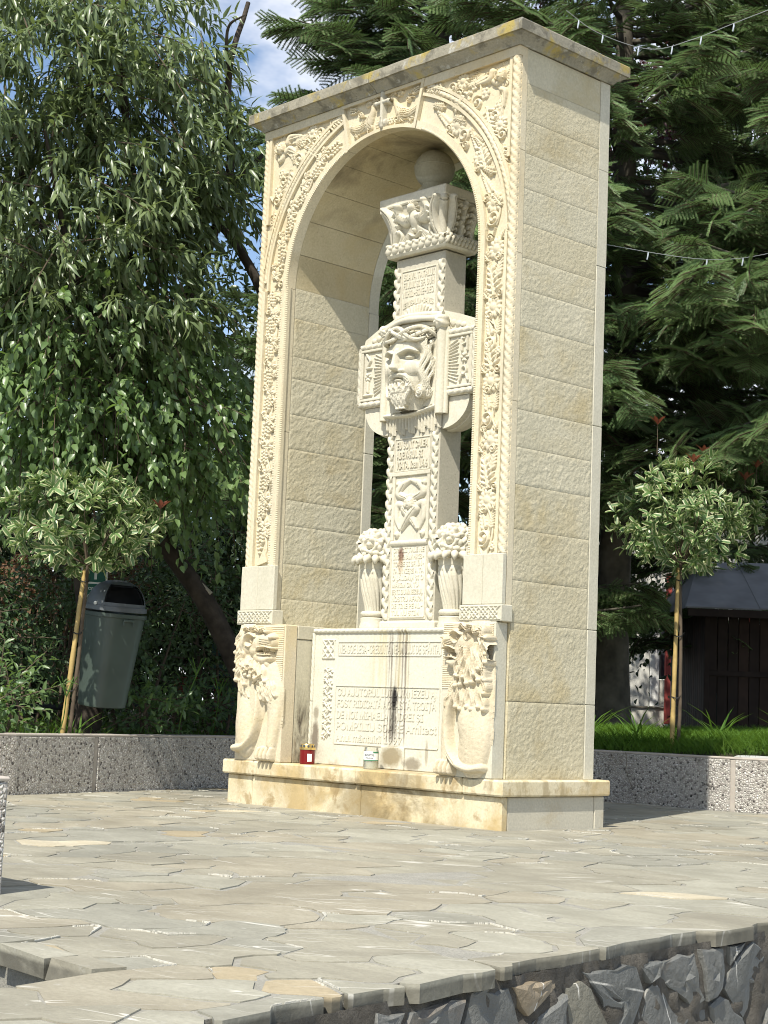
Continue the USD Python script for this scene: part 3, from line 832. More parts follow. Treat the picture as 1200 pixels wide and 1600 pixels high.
def smear(c, passes=2):
    """softens the carving so far"""
    for _ in range(passes):
        H = c.H
        H[1:-1, 1:-1] = (4 * H[1:-1, 1:-1] + H[2:, 1:-1] + H[:-2, 1:-1] + H[1:-1, 2:] + H[1:-1, :-2]) / 8


def lock(c, P, r, h, base=0.0, curl=True):
    """one wavy lock of mane with a parting line and a curled end"""
    c.stroke(P, [r * .6, r, r, r * .75], [h * .7, h, h, h * .9], base=base, curve=16, pw=.6)
    d = np.array(P[-1]) - np.array(P[-2]); d = d / (np.linalg.norm(d) + 1e-9); nrm = np.array([-d[1], d[0]])
    for q in (-.35, .3):
        c.stroke([tuple(np.array(p) + nrm * r * q) for p in P], .0026, h * .28, cut=True, curve=16)
    if curl:
        e = np.array(P[-1]); c.ell(e[0], e[1], r * .95, r * .85, h * 1.12, base=base, pw=.6)


def wavy(x, z, ang, L, amp, s):
    a = math.radians(ang); d = np.array([math.cos(a), math.sin(a)]); n = np.array([-d[1], d[0]])
    return [tuple(np.array([x, z]) + d * L * t + n * amp * o * s) for t, o in ((0, 0), (.35, 1), (.7, -.6), (1, .5))]


def lion_left(c):
    rg = np.random.default_rng(3)
    # body
    c.stroke([(.20, .95), (.24, .80), (.22, .62)], [.15, .15, .12], .045, curve=24)
    c.stroke([(.36, .86), (.43, .74), (.452, .58), (.432, .40)], [.11, .085, .06, .046], [.06, .068, .066, .062], curve=30)
    sdome(c, .155, .53, .10, .225, .075); sdome(c, .165, .45, .10, .14, .07)
    smear(c, 3)
    for k in range(4):
        xx = .328 + .040 * k
        c.stroke([(xx + .006, .372), (xx, .335), (xx, .312)], [.018, .022, .02], [.07, .088, .085], curve=8)
    c.stroke([(.26, .80), (.292, .70), (.296, .58), (.26, .46), (.18, .385), (.075, .367)], [.017, .020, .023, .026, .028, .029], [.06, .075, .085, .09, .095, .09], curve=60)
    # neck and mane mass
    c.stroke([(.13, 1.13), (.13, 1.0), (.19, .90)], [.085, .11, .13], [.05, .055, .06], curve=24)
    for k in range(5): lock(c, wavy(.115 + .01 * k, .90 - .012 * k, -98 + 6 * k, .15, .008, (-1) ** k), .022, .05, .015, False)
    for k in range(5): lock(c, wavy(.30 + .034 * k, .86 - .012 * k, -80 + 4 * k, .135 - .008 * k, .008, (-1) ** k), .023, .052, .035, False)
    for k in range(4): lock(c, wavy(.325 + .034 * k, .795 - .006 * k, -84 + 3 * k, .10, .010, (-1) ** k), .018, .05, .035, False)
    for k in range(5): lock(c, wavy(.09 + .002 * k, 1.165 - .06 * k, -112, .11, .010, (-1) ** k), .024, .055, .02)
    for k in range(4): lock(c, wavy(.135, 1.04 - .045 * k, -95 + 8 * k, .12, .008, (-1) ** k), .022, .055, .04)
    for k in range(5): lock(c, wavy(.18 + .042 * k, .965 - .012 * k, -92 + 5 * k, .11, .008, (-1) ** k), .022, .05, .05)
    # head in profile towards the right
    c.stroke([(.155, 1.065), (.25, 1.075)], [.085, .085], .085, pw=.35)
    sdome(c, .265, 1.065, .12, .085, .095); sdome(c, .345, 1.083, .10, .062, .098); sdome(c, .40, 1.078, .052, .058, .10)
    sdome(c, .25, 1.02, .07, .055, .092)
    c.stroke([(.27, .975), (.34, .958), (.405, .968)], [.05, .038, .026], [.078, .084, .08], curve=16)
    sdome(c, .375, .932, .032, .036, .07)
    smear(c, 2)
    c.stroke([(.285, 1.012), (.35, 1.02), (.45, 1.012)], [.004, .017, .016], .075, cut=True, curve=14)
    for xx in (.345, .368, .392, .418): c.stroke([(xx, 1.036), (xx + .001, 1.013)], [.007, .003], .07)
    for xx in (.36, .385, .408): c.stroke([(xx, .997), (xx, 1.008)], [.006, .003], .07)
    c.stroke([(.29, 1.035), (.36, 1.044), (.44, 1.033)], [.006, .009, .008], .102, curve=14)
    c.stroke([(.29, .992), (.35, .99), (.42, .990)], [.005, .007, .006], .09, curve=14)
    sdome(c, .428, 1.105, .024, .020, .108); c.ell(.438, 1.092, .009, .006, .04, cut=True)
    for q in (0, .013, .026): c.stroke([(.325, 1.062 + q), (.38, 1.055 + q * 1.1), (.43, 1.066 + q * .6)], .0032, .011, cut=True, curve=12)
    c.ell(.212, 1.083, .050, .034, .045, cut=True); c.ell(.214, 1.081, .022, .017, .078); c.ell(.216, 1.081, .007, .007, .02, cut=True)
    c.stroke([(.150, 1.055), (.168, 1.11), (.215, 1.13), (.275, 1.108)], [.010, .015, .018, .010], .108, curve=20)
    c.stroke([(.168, 1.052), (.215, 1.043), (.262, 1.062)], [.005, .009, .005], .098, curve=12)
    for k in range(4): lock(c, wavy(.14 + .05 * k, 1.155 + .004 * k, 8 - 7 * k, .09, .010, (-1) ** k), .016, .05, .055)
    for x, z in ((.225, .90), (.27, .88), (.178, .885)):
        t = np.linspace(0, 8.5, 26); q = .026 * (1 - t / 10)
        c.ell(x, z, .03, .03, .095, pw=.3); c.stroke(np.stack([x + q * np.cos(t), z + q * np.sin(t)], 1), .006, .113)
    c.stroke([(.275, .80), (.315, .822), (.372, .865)], [.014, .034, .005], [.105, .12, .105], curve=18)
    for q in (-.014, 0, .014): c.stroke([(.28, .802 + q * .5), (.322, .826 + q), (.36, .855 + q * .4)], .003, .03, cut=True, curve=10)


def lion_right(c):
    rg = np.random.default_rng(8)
    c.stroke([(2.24, .95), (2.27, .78), (2.29, .6)], [.14, .125, .09], .05, curve=24)
    c.stroke([(2.10, .80), (2.055, .70), (2.035, .56), (2.035, .38)], [.06, .055, .045, .04], .045, curve=24)
    sdome(c, 2.262, .545, .122, .26, .085); sdome(c, 2.25, .44, .115, .165, .08); sdome(c, 2.215, .60, .085, .135, .088)
    smear(c, 3)
    for k in range(4):
        xx = 1.985 + .036 * k
        c.stroke([(xx + .006, .372), (xx, .335), (xx, .312)], [.017, .021, .019], [.07, .088, .085], curve=8)
    c.stroke([(2.128, .82), (2.10, .755), (2.07, .66), (2.06, .56), (2.085, .44), (2.16, .362), (2.26, .338), (2.335, .348)], [.015, .020, .022, .024, .027, .029, .029, .026], [.07, .085, .09, .09, .1, .11, .11, .10], curve=60)
    c.stroke([(2.10, .755), (2.066, .66), (2.056, .56), (2.08, .44), (2.155, .362)], .003, .016, cut=True, curve=40)
    # mane mass
    c.stroke([(2.27, 1.14), (2.28, 1.0), (2.25, .86)], [.085, .10, .10], [.05, .055, .055], curve=24)
    for k in range(6): lock(c, wavy(2.145 + .037 * k, .86 - .012 * (k % 2), -96 + 3 * k, .165, .009, (-1) ** k), .023, .05, .035)
    for k in range(3): lock(c, wavy(2.12 - .022 * k, .87 - .03 * k, -115, .12, .010, (-1) ** k), .015, .045, .02, False)
    for k in range(6): lock(c, wavy(2.155 + .033 * k, .965 + .008 * k, -99 + 5 * k, .15, .009, (-1) ** k), .022, .05, .055)
    for k in range(4): lock(c, wavy(2.255 + .028 * k, 1.03 + .03 * k, -78 + 5 * k, .15, .009, (-1) ** k), .023, .05, .06)
    # head in profile towards the left
    sdome(c, 2.165, 1.07, .095, .09, .095); sdome(c, 2.085, 1.082, .085, .062, .098); sdome(c, 2.036, 1.074, .038, .05, .096)
    sdome(c, 2.15, 1.02, .06, .05, .092)
    c.stroke([(2.16, .972), (2.10, .950), (2.055, .955)], [.045, .034, .022], [.078, .082, .078], curve=16)
    smear(c, 2)
    c.stroke([(2.015, 1.008), (2.075, 1.022), (2.13, 1.0)], [.014, .020, .006], .08, cut=True, curve=14)
    for xx in (2.04, 2.06, 2.083): c.stroke([(xx, 1.044), (xx, 1.014)], [.007, .003], .072)
    for xx in (2.055, 2.08): c.stroke([(xx, .985), (xx, 1.003)], [.006, .003], .07)
    c.stroke([(2.02, 1.035), (2.07, 1.048), (2.125, 1.03)], [.007, .009, .006], .102, curve=14)
    c.stroke([(2.035, .98), (2.085, .985), (2.13, .972)], [.006, .007, .005], .09, curve=14)
    sdome(c, 2.018, 1.100, .02, .018, .104); c.ell(2.012, 1.090, .008, .006, .04, cut=True)
    for q in (0, .013, .026): c.stroke([(2.035, 1.064 + q * .6), (2.075, 1.055 + q), (2.115, 1.066 + q)], .0032, .011, cut=True, curve=12)
    c.ell(2.128, 1.098, .038, .027, .042, cut=True); c.ell(2.127, 1.096, .018, .014, .078); c.ell(2.124, 1.096, .006, .006, .02, cut=True)
    c.stroke([(2.085, 1.122), (2.125, 1.138), (2.175, 1.115)], [.009, .015, .009], .11, curve=16)
    c.stroke([(2.10, 1.07), (2.13, 1.064), (2.16, 1.08)], [.004, .007, .004], .1, curve=12)
    sdome(c, 2.212, 1.108, .03, .037, .12); c.ell(2.212, 1.108, .016, .023, .05, cut=True)
    for k in range(3): lock(c, wavy(2.17 + .017 * k, 1.045 - .004 * k, -100 + 4 * k, .17, .011, (-1) ** k), .017, .05, .065)
    for k in range(4): lock(c, wavy(2.345 + .006 * (k % 2), 1.13 - .075 * k, -84, .13, .009, (-1) ** k), .022, .05, .045)
    for k in range(5): lock(c, wavy(2.155 + .04 * k, 1.155 + .006 * (k % 2), 6 - 14 * k, .085, .016, (-1) ** k), .018, .055, .06)


for nm, x0, x1, draw, lab in (('l', 0.036, 0.512, lion_left, 'pale stone lion facing right with snarling mouth and curled tail, left of the slab'),
                              ('r', 1.966, 2.389, lion_right, 'pale stone lion facing left with heavy mane, beside the rough right pier')):
    ln = thing('stone_lion', lab, 'lion', ((x0 + x1) / 2, -.05, ZP), 'stone lions guarding the arch')
    obj('backing_block', box(x0, x1, -.055, YB - .001, ZP + .001, 1.193, .006), mat_lion if nm == 'l' else mat_band, ln)
    c = Relief(x0 - .06, x1 + .01, ZP + .002, 1.199, .003)
    draw(c)
    c.H = np.where(c.H > .002, c.H * .72 + .003 * (meshkit.fbm(np.stack([c.U * 60, c.V * 60, c.U * 0], -1), 3, 2) - .5), c.H)
    obj('lion_body', front_map(c.motif(.006), -.054), mat_lion, ln, 50)
    # comb-chiselled ground behind the head
    d = Relief(x0 + .01, x1 - .01, .80, 1.185, .003)
    d.H = .0022 + .0022 * np.sin(d.V * 2 * math.pi / .0125 + 1.5 * meshkit.noise(np.stack([d.U * 30, d.V * 12, d.U * 0], -1))) + .001
    obj('chiselled_ground', front_map(d.motif(), -.0545), mat_lion, ln, 50)

# ------------------------------------------------------------------ inscribed slab between the lions
SY = 0.19
slab = thing('inscription_slab', 'whitish stone slab with raised lettering and black drip stains, between the two lions', 'stone slab', (1.22, SY, ZP))
obj('panel', box(0.510, 1.968, SY, SY + .16, ZP + .001, 1.178, .005), mat_slab, slab)
obj('rope_moulding', rope([(.53, 1.163), (1.968, 1.163)], .016, .045, y=SY - .001), mat_slab, slab, 50)
obj('rope_moulding', rope([(.527, .70), (.527, 1.15)], .014, .045, y=SY - .001), mat_slab, slab, 50)
obj('rope_moulding', rope([(.527, .30), (.527, .697)], .014, .045, y=SY - .001), mat_slab, slab, 50)


def lettering(parent, mat, text, x, z, h, width, y, name='lettering', depth=.005, bold=True):
    """a line of raised letters squeezed to a width"""
    t = meshkit.text_mesh(text, h, depth, bold)
    v = np.array(t.vertices); v[:, 0] -= v[:, 0].min(); v[:, 0] *= width / v[:, 0].max()
    return obj(name, (np.stack([x + v[:, 0], y - v[:, 2] + .0008, z + v[:, 1]], 1), np.array(t.faces)), mat, parent)


def sunk_frame(parent, mat, x0, x1, z0, z1, y, w=.006, d=.005):
    obj('border_fillet', cat_(*[box(*q, 0) for q in ((x0, x1, y - d, y + .001, z1, z1 + w), (x0, x1, y - d, y + .001, z0 - w, z0), (x0 - w, x0, y - d + .0005, y + .001, z0, z1), (x1, x1 + w, y - d + .0005, y + .001, z0, z1))]), mat, parent)


sunk_frame(slab, mat_slab, .775, 1.715, 1.006, 1.088, SY)
lettering(slab, mat_slab, 'NEAGOE LEGA-CREDINȚĂ NEAMULUI DE SFÂNTA', .785, 1.018, .055, .92, SY)
sunk_frame(slab, mat_slab, .765, 1.715, .432, .802, SY)
for i, (t, w, h) in enumerate((('CU AJUTORUL LUI DUMNEZEU A', .90, .048), ('FOST RIDICATĂ ACEASTĂ TROIȚĂ', .91, .048), ('DE NOI MIHAELA ANDREI ȘI', .80, .048), ('POMPILIU SOARE Arhitect', .92, .050), ('Anul mântuirii 1997', .62, .046))):
    lettering(slab, mat_slab, t, .782, .742 - i * .0735, h, w, SY)
obj('niche_block', box(1.22, 1.43, SY - .012, SY + .0005, ZP + .002, .428, .004), mat_slab, slab)
for x0, x1, z0, z1 in ((.612, .742, .975, 1.11), (.635, .735, .455, .93), (1.735, 1.87, .975, 1.11)):
    c = Relief(x0, x1, z0, z1, .0032)
    rg = np.random.default_rng(int(z0 * 100))
    if z1 - z0 < .2:
        xm, zm = (x0 + x1) / 2, (z0 + z1) / 2
        for s in (-1, 1):
            c.stroke([(xm - .055, zm - s * .055), (xm + .055, zm + s * .055)], .007, .010); c.stroke([(xm - .05, zm), (xm, zm + s * .055), (xm + .05, zm)], .006, .010)
            c.stroke([(xm + s * .057, zm - .06), (xm + s * .057, zm + .06)], .005, .009); c.stroke([(xm - .06, zm + s * .06), (xm + .06, zm + s * .06)], .005, .009)
        c.ell(xm, zm, .02, .02, .014)
    else:
        zz = z0 + .02; k = 0; xm = (x0 + x1) / 2
        t = np.linspace(z0 + .01, z1 - .01, 60); c.stroke(np.stack([xm + .022 * np.sin((t - z0) * 40), t], 1), .005, .010)
        while zz < z1 - .02:
            s = 1 if k % 2 else -1
            for a in range(5): c.ell(xm + s * .022 + .016 * math.cos(a * 1.257), zz + .016 * math.sin(a * 1.257), .011, .008, .011, a * 1.257)
            c.stroke([(xm, zz), (xm - s * .02, zz + .018), (xm - s * .04, zz + .01)], [.006, .008, .003], .012, curve=8)
            zz += .038; k += 1
    obj('floral_relief', front_map(c.motif(), SY - .0003), mat_slab, slab, 45)

# ------------------------------------------------------------------ the carved cross under the arch
XC, FY, SD = 1.235, 0.355, 0.20
x0, x1 = XC - .243, XC + .243
cr = thing('carved_cross', 'tall carved stone cross with bearded face and globe on top, standing under the arch', 'cross', (XC, FY + SD / 2, 1.178))
obj('shaft', box(x0 + .004, x1 - .004, FY, FY + SD, 1.179, 2.60, .006), mat_shaft, cr)
obj('shaft', box(x0 + .012, x1 - .012, FY, FY + SD, 3.06, 3.66, .006), mat_shaft, cr)
obj('shaft_core', box(XC - .25, XC + .25, FY + .004, FY + SD + .02, 2.56, 3.14, .006), mat_cross, cr)
obj('foot_moulding', box(x0 - .012, x1 + .012, FY - .016, FY + SD + .012, 1.179, 1.235, .012), mat_cross, cr)


def facing(xa, xb, za, zb, y=FY, amp=.002, name='front_facing', mat=None):
    obj(name, box(xa, xb, y - .006, y + .002, za, zb, .003), mat or mat_cross, cr)


def lozenge_rope(x, za, zb, R, seed=0):
    """laurel rope: fat oval leaves along a corner"""
    n = int((zb - za) / .075); c = Relief(-R * 1.3, R * 1.3, 0, zb - za, .0045)
    for k in range(n + 1):
        z = (k + .5) * (zb - za) / (n + 1)
        c.ell(-R * .25, z, R * 1.05, .044, R * .85, .55); c.ell(R * .5, z + .025, R * .55, .035, R * .8, -.4)
        c.ell(R * .75, z - .018, R * .28, R * .28, R * .8); c.stroke([(-R * .7, z - .03), (R * .4, z + .03)], .003, R * .25, cut=True)
    v, f = c.motif()
    obj('laurel_border', (np.stack([x + v[:, 0], FY - .004 - v[:, 2], za + v[:, 1]], 1), f), mat_cross, cr, 50)


for za, zb in ((1.24, 2.46), (3.16, 3.60)):
    lozenge_rope(x1 - .036, za, zb, .019); lozenge_rope(x0 + .036, za, zb, .019)
facing(x0 + .075, x1 - .075, 1.245, 1.728, mat=mat_cross_text); facing(x0 + .075, x1 - .075, 2.21, 2.44); facing(x0 + .075, x1 - .075, 3.14, 3.575)
sunk_frame(cr, mat_cross, x0 + .085, x1 - .085, 1.262, 1.722, FY - .006); sunk_frame(cr, mat_cross, x0 + .085, x1 - .085, 2.222, 2.43, FY - .006); sunk_frame(cr, mat_cross, x0 + .085, x1 - .085, 3.17, 3.565, FY - .006)
T = x1 - x0 - .2
for i, (t, w) in enumerate((('CRUCII TALE NE', 1), ('ÎNCHINĂM HRIS-', 1), ('TOASE ȘI SF. ÎN-', 1), ('TA ÎNVIERE A TA', 1), ('O LĂUDĂM ȘI O', 1), ('MĂRIM CĂ TU', .85), ('EȘTI DUMNEZEUL', 1), ('NOSTRU AFARĂ', 1), ('DE TINE PE AL-', 1), ('TUL NU ȘTIM', .9))):
    lettering(cr, mat_cross_text, t, x0 + .10, 1.682 - i * .0455, .030, T * w, FY - .0062)
for i, (t, w) in enumerate((('EU SUNT CALEA', 1), ('ADEVĂRUL ȘI', .84), ('VIAȚA. Ioan 14.6', 1))):
    lettering(cr, mat_cross, t, x0 + .10, 2.368 - i * .066, .046, T * w, FY - .0062, depth=.008)
for i, (t, w) in enumerate((('SLAVA TATĂLUI', 1), ('FIULUI ȘI SF. DUH', 1), ('NIHIL-SINE-DEO', 1))):
    lettering(cr, mat_cross, t, x0 + .10, 3.508 - i * .058, .042, T * w, FY - .0062)
# curved line of letters over rays
t3 = meshkit.text_mesh('IERUSALIM-DAVIS', .036, .005, True); v = np.array(t3.vertices); v[:, 0] *= (T * 1.0) / v[:, 0].max()
uu = v[:, 0] / T - .5
obj('lettering', (np.stack([x0 + .10 + v[:, 0], FY - .0062 - v[:, 2] + .0008, 3.335 + v[:, 1] - .10 * uu ** 2], 1), np.array(t3.faces)), mat_cross, cr)
c = Relief(x0 + .08, x1 - .08, 3.15, 3.335, .0035)
for k in range(13):
    a = math.radians(35 + 110 * k / 12)
    c.stroke([(XC + .05 * math.cos(a), 3.12 + .05 * math.sin(a)), (XC + .20 * math.cos(a), 3.12 + .20 * math.sin(a))], [.006, .011], .012)
obj('ray_relief', front_map(c.motif(), FY - .006), mat_cross, cr, 45)
# seraph panel: sunk field, border, six wings round a small head
facing(x0 + .075, x1 - .075, 1.748, 2.205, y=FY + .003)
obj('panel_border', cat_(box(x0 + .07, x1 - .07, FY - .016, FY + .001, 2.185, 2.212, .003), box(x0 + .07, x0 + .095, FY - .014, FY + .001, 1.76, 2.184, .003), box(x1 - .095, x1 - .07, FY - .014, FY + .001, 1.76, 2.184, .003)), mat_cross, cr)
obj('roll_moulding', tube([(x0 + .075, FY - .004, 1.742), (x1 - .075, FY - .004, 1.742)], .019, 12), mat_cross, cr, 40)
c = Relief(XC - .16, XC + .16, 1.76, 2.18, .0035)
SZ = 1.985
for s in (-1, 1):
    c.stroke([(XC + s * .03, SZ + .05), (XC + s * .115, SZ + .085), (XC + s * .075, SZ + .14), (XC - s * .02, SZ + .175)], [.02, .03, .026, .008], [.02, .024, .022, .014], curve=24)
    c.stroke([(XC + s * .05, SZ), (XC + s * .12, SZ + .01), (XC + s * .125, SZ - .08), (XC + s * .095, SZ - .15)], [.022, .026, .022, .008], [.02, .022, .02, .012], curve=24)
    c.stroke([(XC + s * .055, SZ - .02), (XC - s * .01, SZ - .075), (XC - s * .07, SZ - .15)], [.036, .034, .014], [.026 + .004 * s, .026 + .004 * s, .02], curve=20)
    c.stroke([(XC + s * .06, SZ - .02), (XC, SZ - .075), (XC - s * .065, SZ - .15)], .003, .007, cut=True, curve=20)
    for q in (.145, -.185): c.ell(XC + s * .118, SZ + q, .024, .024, .02); c.ell(XC + s * .118, SZ + q, .012, .012, .027)
    c.stroke([(XC + s * .04, SZ + .05), (XC + s * .10, SZ + .08), (XC + s * .06, SZ + .14)], .003, .007, cut=True, curve=20)
c.ell(XC, SZ + .02, .06, .06, .018, pw=.15)
for k in range(20):
    a = k * math.pi / 10; c.stroke([(XC + .04 * math.cos(a), SZ + .02 + .04 * math.sin(a)), (XC + .058 * math.cos(a), SZ + .02 + .058 * math.sin(a))], .0022, .006, cut=True)
face(c, XC, SZ + .012, .034, .024, .014)
obj('seraph_relief', front_map(c.motif(), FY - .003), mat_cross, cr, 45)

# arms with sunk panels
for s in (-1, 1):
    xa, xb = (XC + .246, XC + .555) if s > 0 else (XC - .545, XC - .246)
    za, zb = 2.675, 3.118
    obj('arm', box(xa, xb, FY - .012, FY + SD - .02, za, zb, .012), mat_cross, cr)
    obj('arm_frame', cat_(*[box(*q, .004) for q in ((xa + .035, xb - .035, FY - .028, FY - .011, zb - .062, zb - .044), (xa + .035, xb - .035, FY - .028, FY - .011, za + .044, za + .062), (xa + .035, xa + .053, FY - .027, FY - .011, za + .063, zb - .063), (xb - .053, xb - .035, FY - .027, FY - .011, za + .063, zb - .063))]), mat_cross, cr)
    for pts in ([(xa + .02, zb - .024), (xb - .01, zb - .024)], [(xa + .02, za + .024), (xb - .01, za + .024)], [((xb if s > 0 else xa) - s * .018, za + .03), ((xb if s > 0 else xa) - s * .018, zb - .03)]):
        obj('laurel_border', rope(pts, .021, .06, strands=2, y=FY - .010, n=9, step=.006), mat_cross, cr, 50)
    c = Relief(xa + .055, xb - .055, za + .065, zb - .065, .0033)
    xm, zm, W = (xa + xb) / 2, (za + zb) / 2, xb - xa - .11
    for k in range(13):
        z = zm + .14 * (k - 6) / 6
        c.stroke([(xm - s * W * .48, zm + (z - zm) * .75), (xm - s * W * (.08 - .03 * (k % 3)), z)], [.006, .0045], .011)
    xo = xm + s * W * .26
    if s > 0:
        for q in (-1, 1): c.stroke([(xo + q * .024, zm + .06), (xo + q * .024, zm + .145)], .009, .018)
        c.stroke([(xo - .03, zm + .14), (xo - .01, zm + .14)], .008, .018); c.stroke([(xo - .02, zm + .10), (xo + .02, zm + .11)], .007, .016)
        for a in range(6): c.ell(xo + .022 * math.cos(a * 1.047), zm + .015 + .022 * math.sin(a * 1.047), .014, .010, .017, a * 1.047)
        t = np.linspace(0, 6.3, 20); c.stroke(np.stack([xo + .021 * np.cos(t), zm - .07 + .026 * np.sin(t)], 1), .009, .018)
        c.stroke([(xo - .02, zm - .10), (xo - .035, zm - .135)], .009, .018); c.stroke([(xo + .02, zm - .10), (xo + .035, zm - .135)], .009, .018)
    else:
        c.stroke([(xo - .02, zm + .145), (xo + .02, zm + .10), (xo - .015, zm + .05), (xo + .025, zm + .05)], .010, .018)
        for a in range(6): c.ell(xo + .02 * math.cos(a * 1.047), zm - .01 + .02 * math.sin(a * 1.047), .014, .010, .017, a * 1.047)
        c.stroke([(xo, zm - .05), (xo, zm - .11)], .014, .018); c.stroke([(xo - .035, zm - .135), (xo + .035, zm - .135)], .010, .018)
    obj('emblem_relief', front_map(c.motif(), FY - .0115), mat_cross, cr, 45)
    # curved brackets below and sloping shoulders above the arm
    xi = XC + s * .246; t = np.linspace(0, math.pi / 2, 12)
    quarter = sg.Polygon([(xi, 2.672)] + [(xi + s * .24 * math.cos(a) , 2.672 - .20 * math.sin(a)) for a in t])
    obj('bracket', ext_xz(quarter, FY + .006, FY + SD - .03), mat_cross, cr, 30)
    inner = sg.Polygon([(xi, 2.672)] + [(xi + s * .27 * math.cos(a), 2.672 - .225 * math.sin(a)) for a in t] ).difference(quarter)
    obj('bracket_rib', ext_xz(quarter.buffer(.012).intersection(sg.box(min(xi, xi + s), 2.3, max(xi, xi + s), 2.672)), FY + .055, FY + .10), mat_cross, cr, 30)
    sh = sg.Polygon([(xi - s * .05, 3.12)] + [(xi + s * .27, 3.12), (xi + s * .26, 3.15), (xi + s * .12, 3.215), (xi - s * .05, 3.265)])
    obj('shoulder', ext_xz(sh, FY + .002, FY + SD - .03), mat_cross, cr, 30)
    c = Relief(min(xi, xi + s * .27), max(xi, xi + s * .27), 3.12, 3.24, .004)
    for k in range(4): c.ell(xi + s * (.035 + .045 * k), 3.17 - .012 * k, .024, .028 - .003 * k, .014)
    obj('floral_relief', front_map(c.motif(), FY + .002), mat_cross, cr, 45)

# veil behind the face: hem, side folds and knots
c = Relief(XC - .27, XC + .30, 2.46, 3.235, .005)
for k in range(17):
    u = -.235 + .47 * k / 16
    c.stroke([(XC + u, 2.585), (XC + u * 1.02, 2.50 - .022 * (k % 3))], [.010, .006], .022)
c.fill([(XC - .255, 3.02), (XC - .25, 2.60), (XC + .26, 2.63), (XC + .26, 3.08)], .03)
c.stroke([(XC - .245, 2.592), (XC, 2.585), (XC + .25, 2.62)], .016, .05, curve=20)
obj('veil', front_map(c.motif(.0), FY - .006), mat_cross, cr, 50)
for s, r_ in ((1, .036), (-1, .028)):
    xx = XC + s * .262
    P = np.array([(xx, FY - .030, z) for z in np.linspace(2.565, 3.13, 12)])
    obj('veil_fold', cat_(tube(P, r_ * (1 + .06 * np.sin(np.linspace(0, 9, 12))), 12), tube(P + [s * .034, .012, 0], r_ * .55, 8), tube(P - [s * .034, -.01, 0], r_ * .5, 8)), mat_cross, cr, 50)
    k = trimesh.creation.icosphere(3, .052 if s > 0 else .045); vv = np.array(k.vertices)
    ang = np.arctan2(vv[:, 2], vv[:, 0]); vv *= (1 + .10 * np.cos(5 * ang + 60 * np.linalg.norm(vv[:, [0, 2]], axis=1)))[:, None]
    obj('veil_knot', (vv + [xx, FY - .045, 3.165], np.array(k.faces)), mat_cross, cr, True)
P = spline([(XC - .26, FY - .05, 3.16), (XC - .1, FY - .075, 3.205), (XC + .08, FY - .075, 3.205), (XC + .26, FY - .05, 3.19)], 24)
obj('veil_swag', cat_(tube(P, .022 + .003 * np.sin(np.linspace(0, 14, 24)), 10), tube(P + [0, .02, .03], .020, 9), tube(P + [0, .03, -.03], .018, 9), box(XC - .25, XC + .25, FY - .03, FY + .05, 3.10, 3.23, .02)), mat_cross, cr, 50)

# bearded face, worked round an upright axis
c = Relief(-.26, .26, 2.60, 3.12, .0035)
E = lambda *a, **k: c.ell(*a, **k)
c.H += .0
E(0, 2.88, .145, .25, .028, pw=.5)
E(0, 3.005, .115, .06, .018, base=.02)
for s in (-1, 1):
    E(s * .062, 2.945, .050, .030, .034, cut=True)
    c.stroke([(s * .018, 2.962), (s * .06, 2.985), (s * .105, 2.968)], [.011, .014, .008], .026, base=.026, curve=12)
    E(s * .062, 2.936, .030, .014, .020, base=.008)
    c.stroke([(s * .034, 2.934), (s * .064, 2.926), (s * .094, 2.936)], .003, .007, cut=True, curve=10)
    E(s * .075, 2.865, .046, .046, .018, base=.022)
    E(s * .024, 2.846, .017, .015, .024, base=.03)
    for k in range(2):
        c.stroke([(s * .004, 2.822 - .006 * k), (s * (.045 + .008 * k), 2.808 - .012 * k), (s * (.082 + .012 * k), 2.742 - .03 * k)], [.012, .016, .006], .022 - .004 * k, base=.028, curve=14)
        c.stroke([(s * .02, 2.818 - .006 * k), (s * (.05 + .008 * k), 2.80 - .012 * k), (s * (.08 + .012 * k), 2.75 - .03 * k)], .0022, .006, cut=True, curve=14)
    rg = np.random.default_rng(20 + s)
    for k in range(9):
        u = s * (.118 + .016 * k); z = 3.065 - .006 * k
        ph = rg.uniform(0, 6)
        t = np.linspace(0, 1, 22); P = np.stack([u + s * .012 * t * 3 * (1 - t) + .013 * np.sin(t * 11 + ph), z - t * (.34 + .03 * rg.random())], 1)
        c.stroke(P, .0125, np.linspace(.035, .05, 22), base=.012)
        c.stroke(P, .0022, .009, cut=True)
c.stroke([(0, 2.985), (0, 2.90), (0, 2.862)], [.012, .016, .022], [.035, .055, .072], base=.018, curve=16)
c.stroke([(-.032, 2.796), (0, 2.800), (.032, 2.796)], .005, .022, cut=True, curve=10)
E(0, 2.786, .028, .009, .018, base=.028)
for row, (z, L, n, w_) in enumerate(((2.768, .085, 8, .021), (2.735, .105, 7, .020), (2.705, .10, 5, .019))):
    for k in range(n):
        u = (k - (n - 1) / 2) * w_
        lock(c, wavy(u, z, -90 - u * 160, L, .006, (-1) ** k), .0125, .026, .030 - .003 * row, row == 2)
smear(c, 1)
U, Vv, H = c.U, c.V, c.H
taper = np.interp(Vv, [2.60, 2.66, 2.78, 2.95, 3.12], [.085, .105, .125, .135, .13])
taper = taper * 1.2; H = H * 1.15; th = U / .135
Xf, Yf, Zf = XC + (taper + H) * np.sin(th), FY - .02 - (taper * .9 + H) * np.cos(th) + .02, Vv
fm = grid_mesh(Xf, Yf, Zf)
obj('bearded_face', fm, mat_cross, cr, 60, label='bearded face with wavy hair and closed eyes')
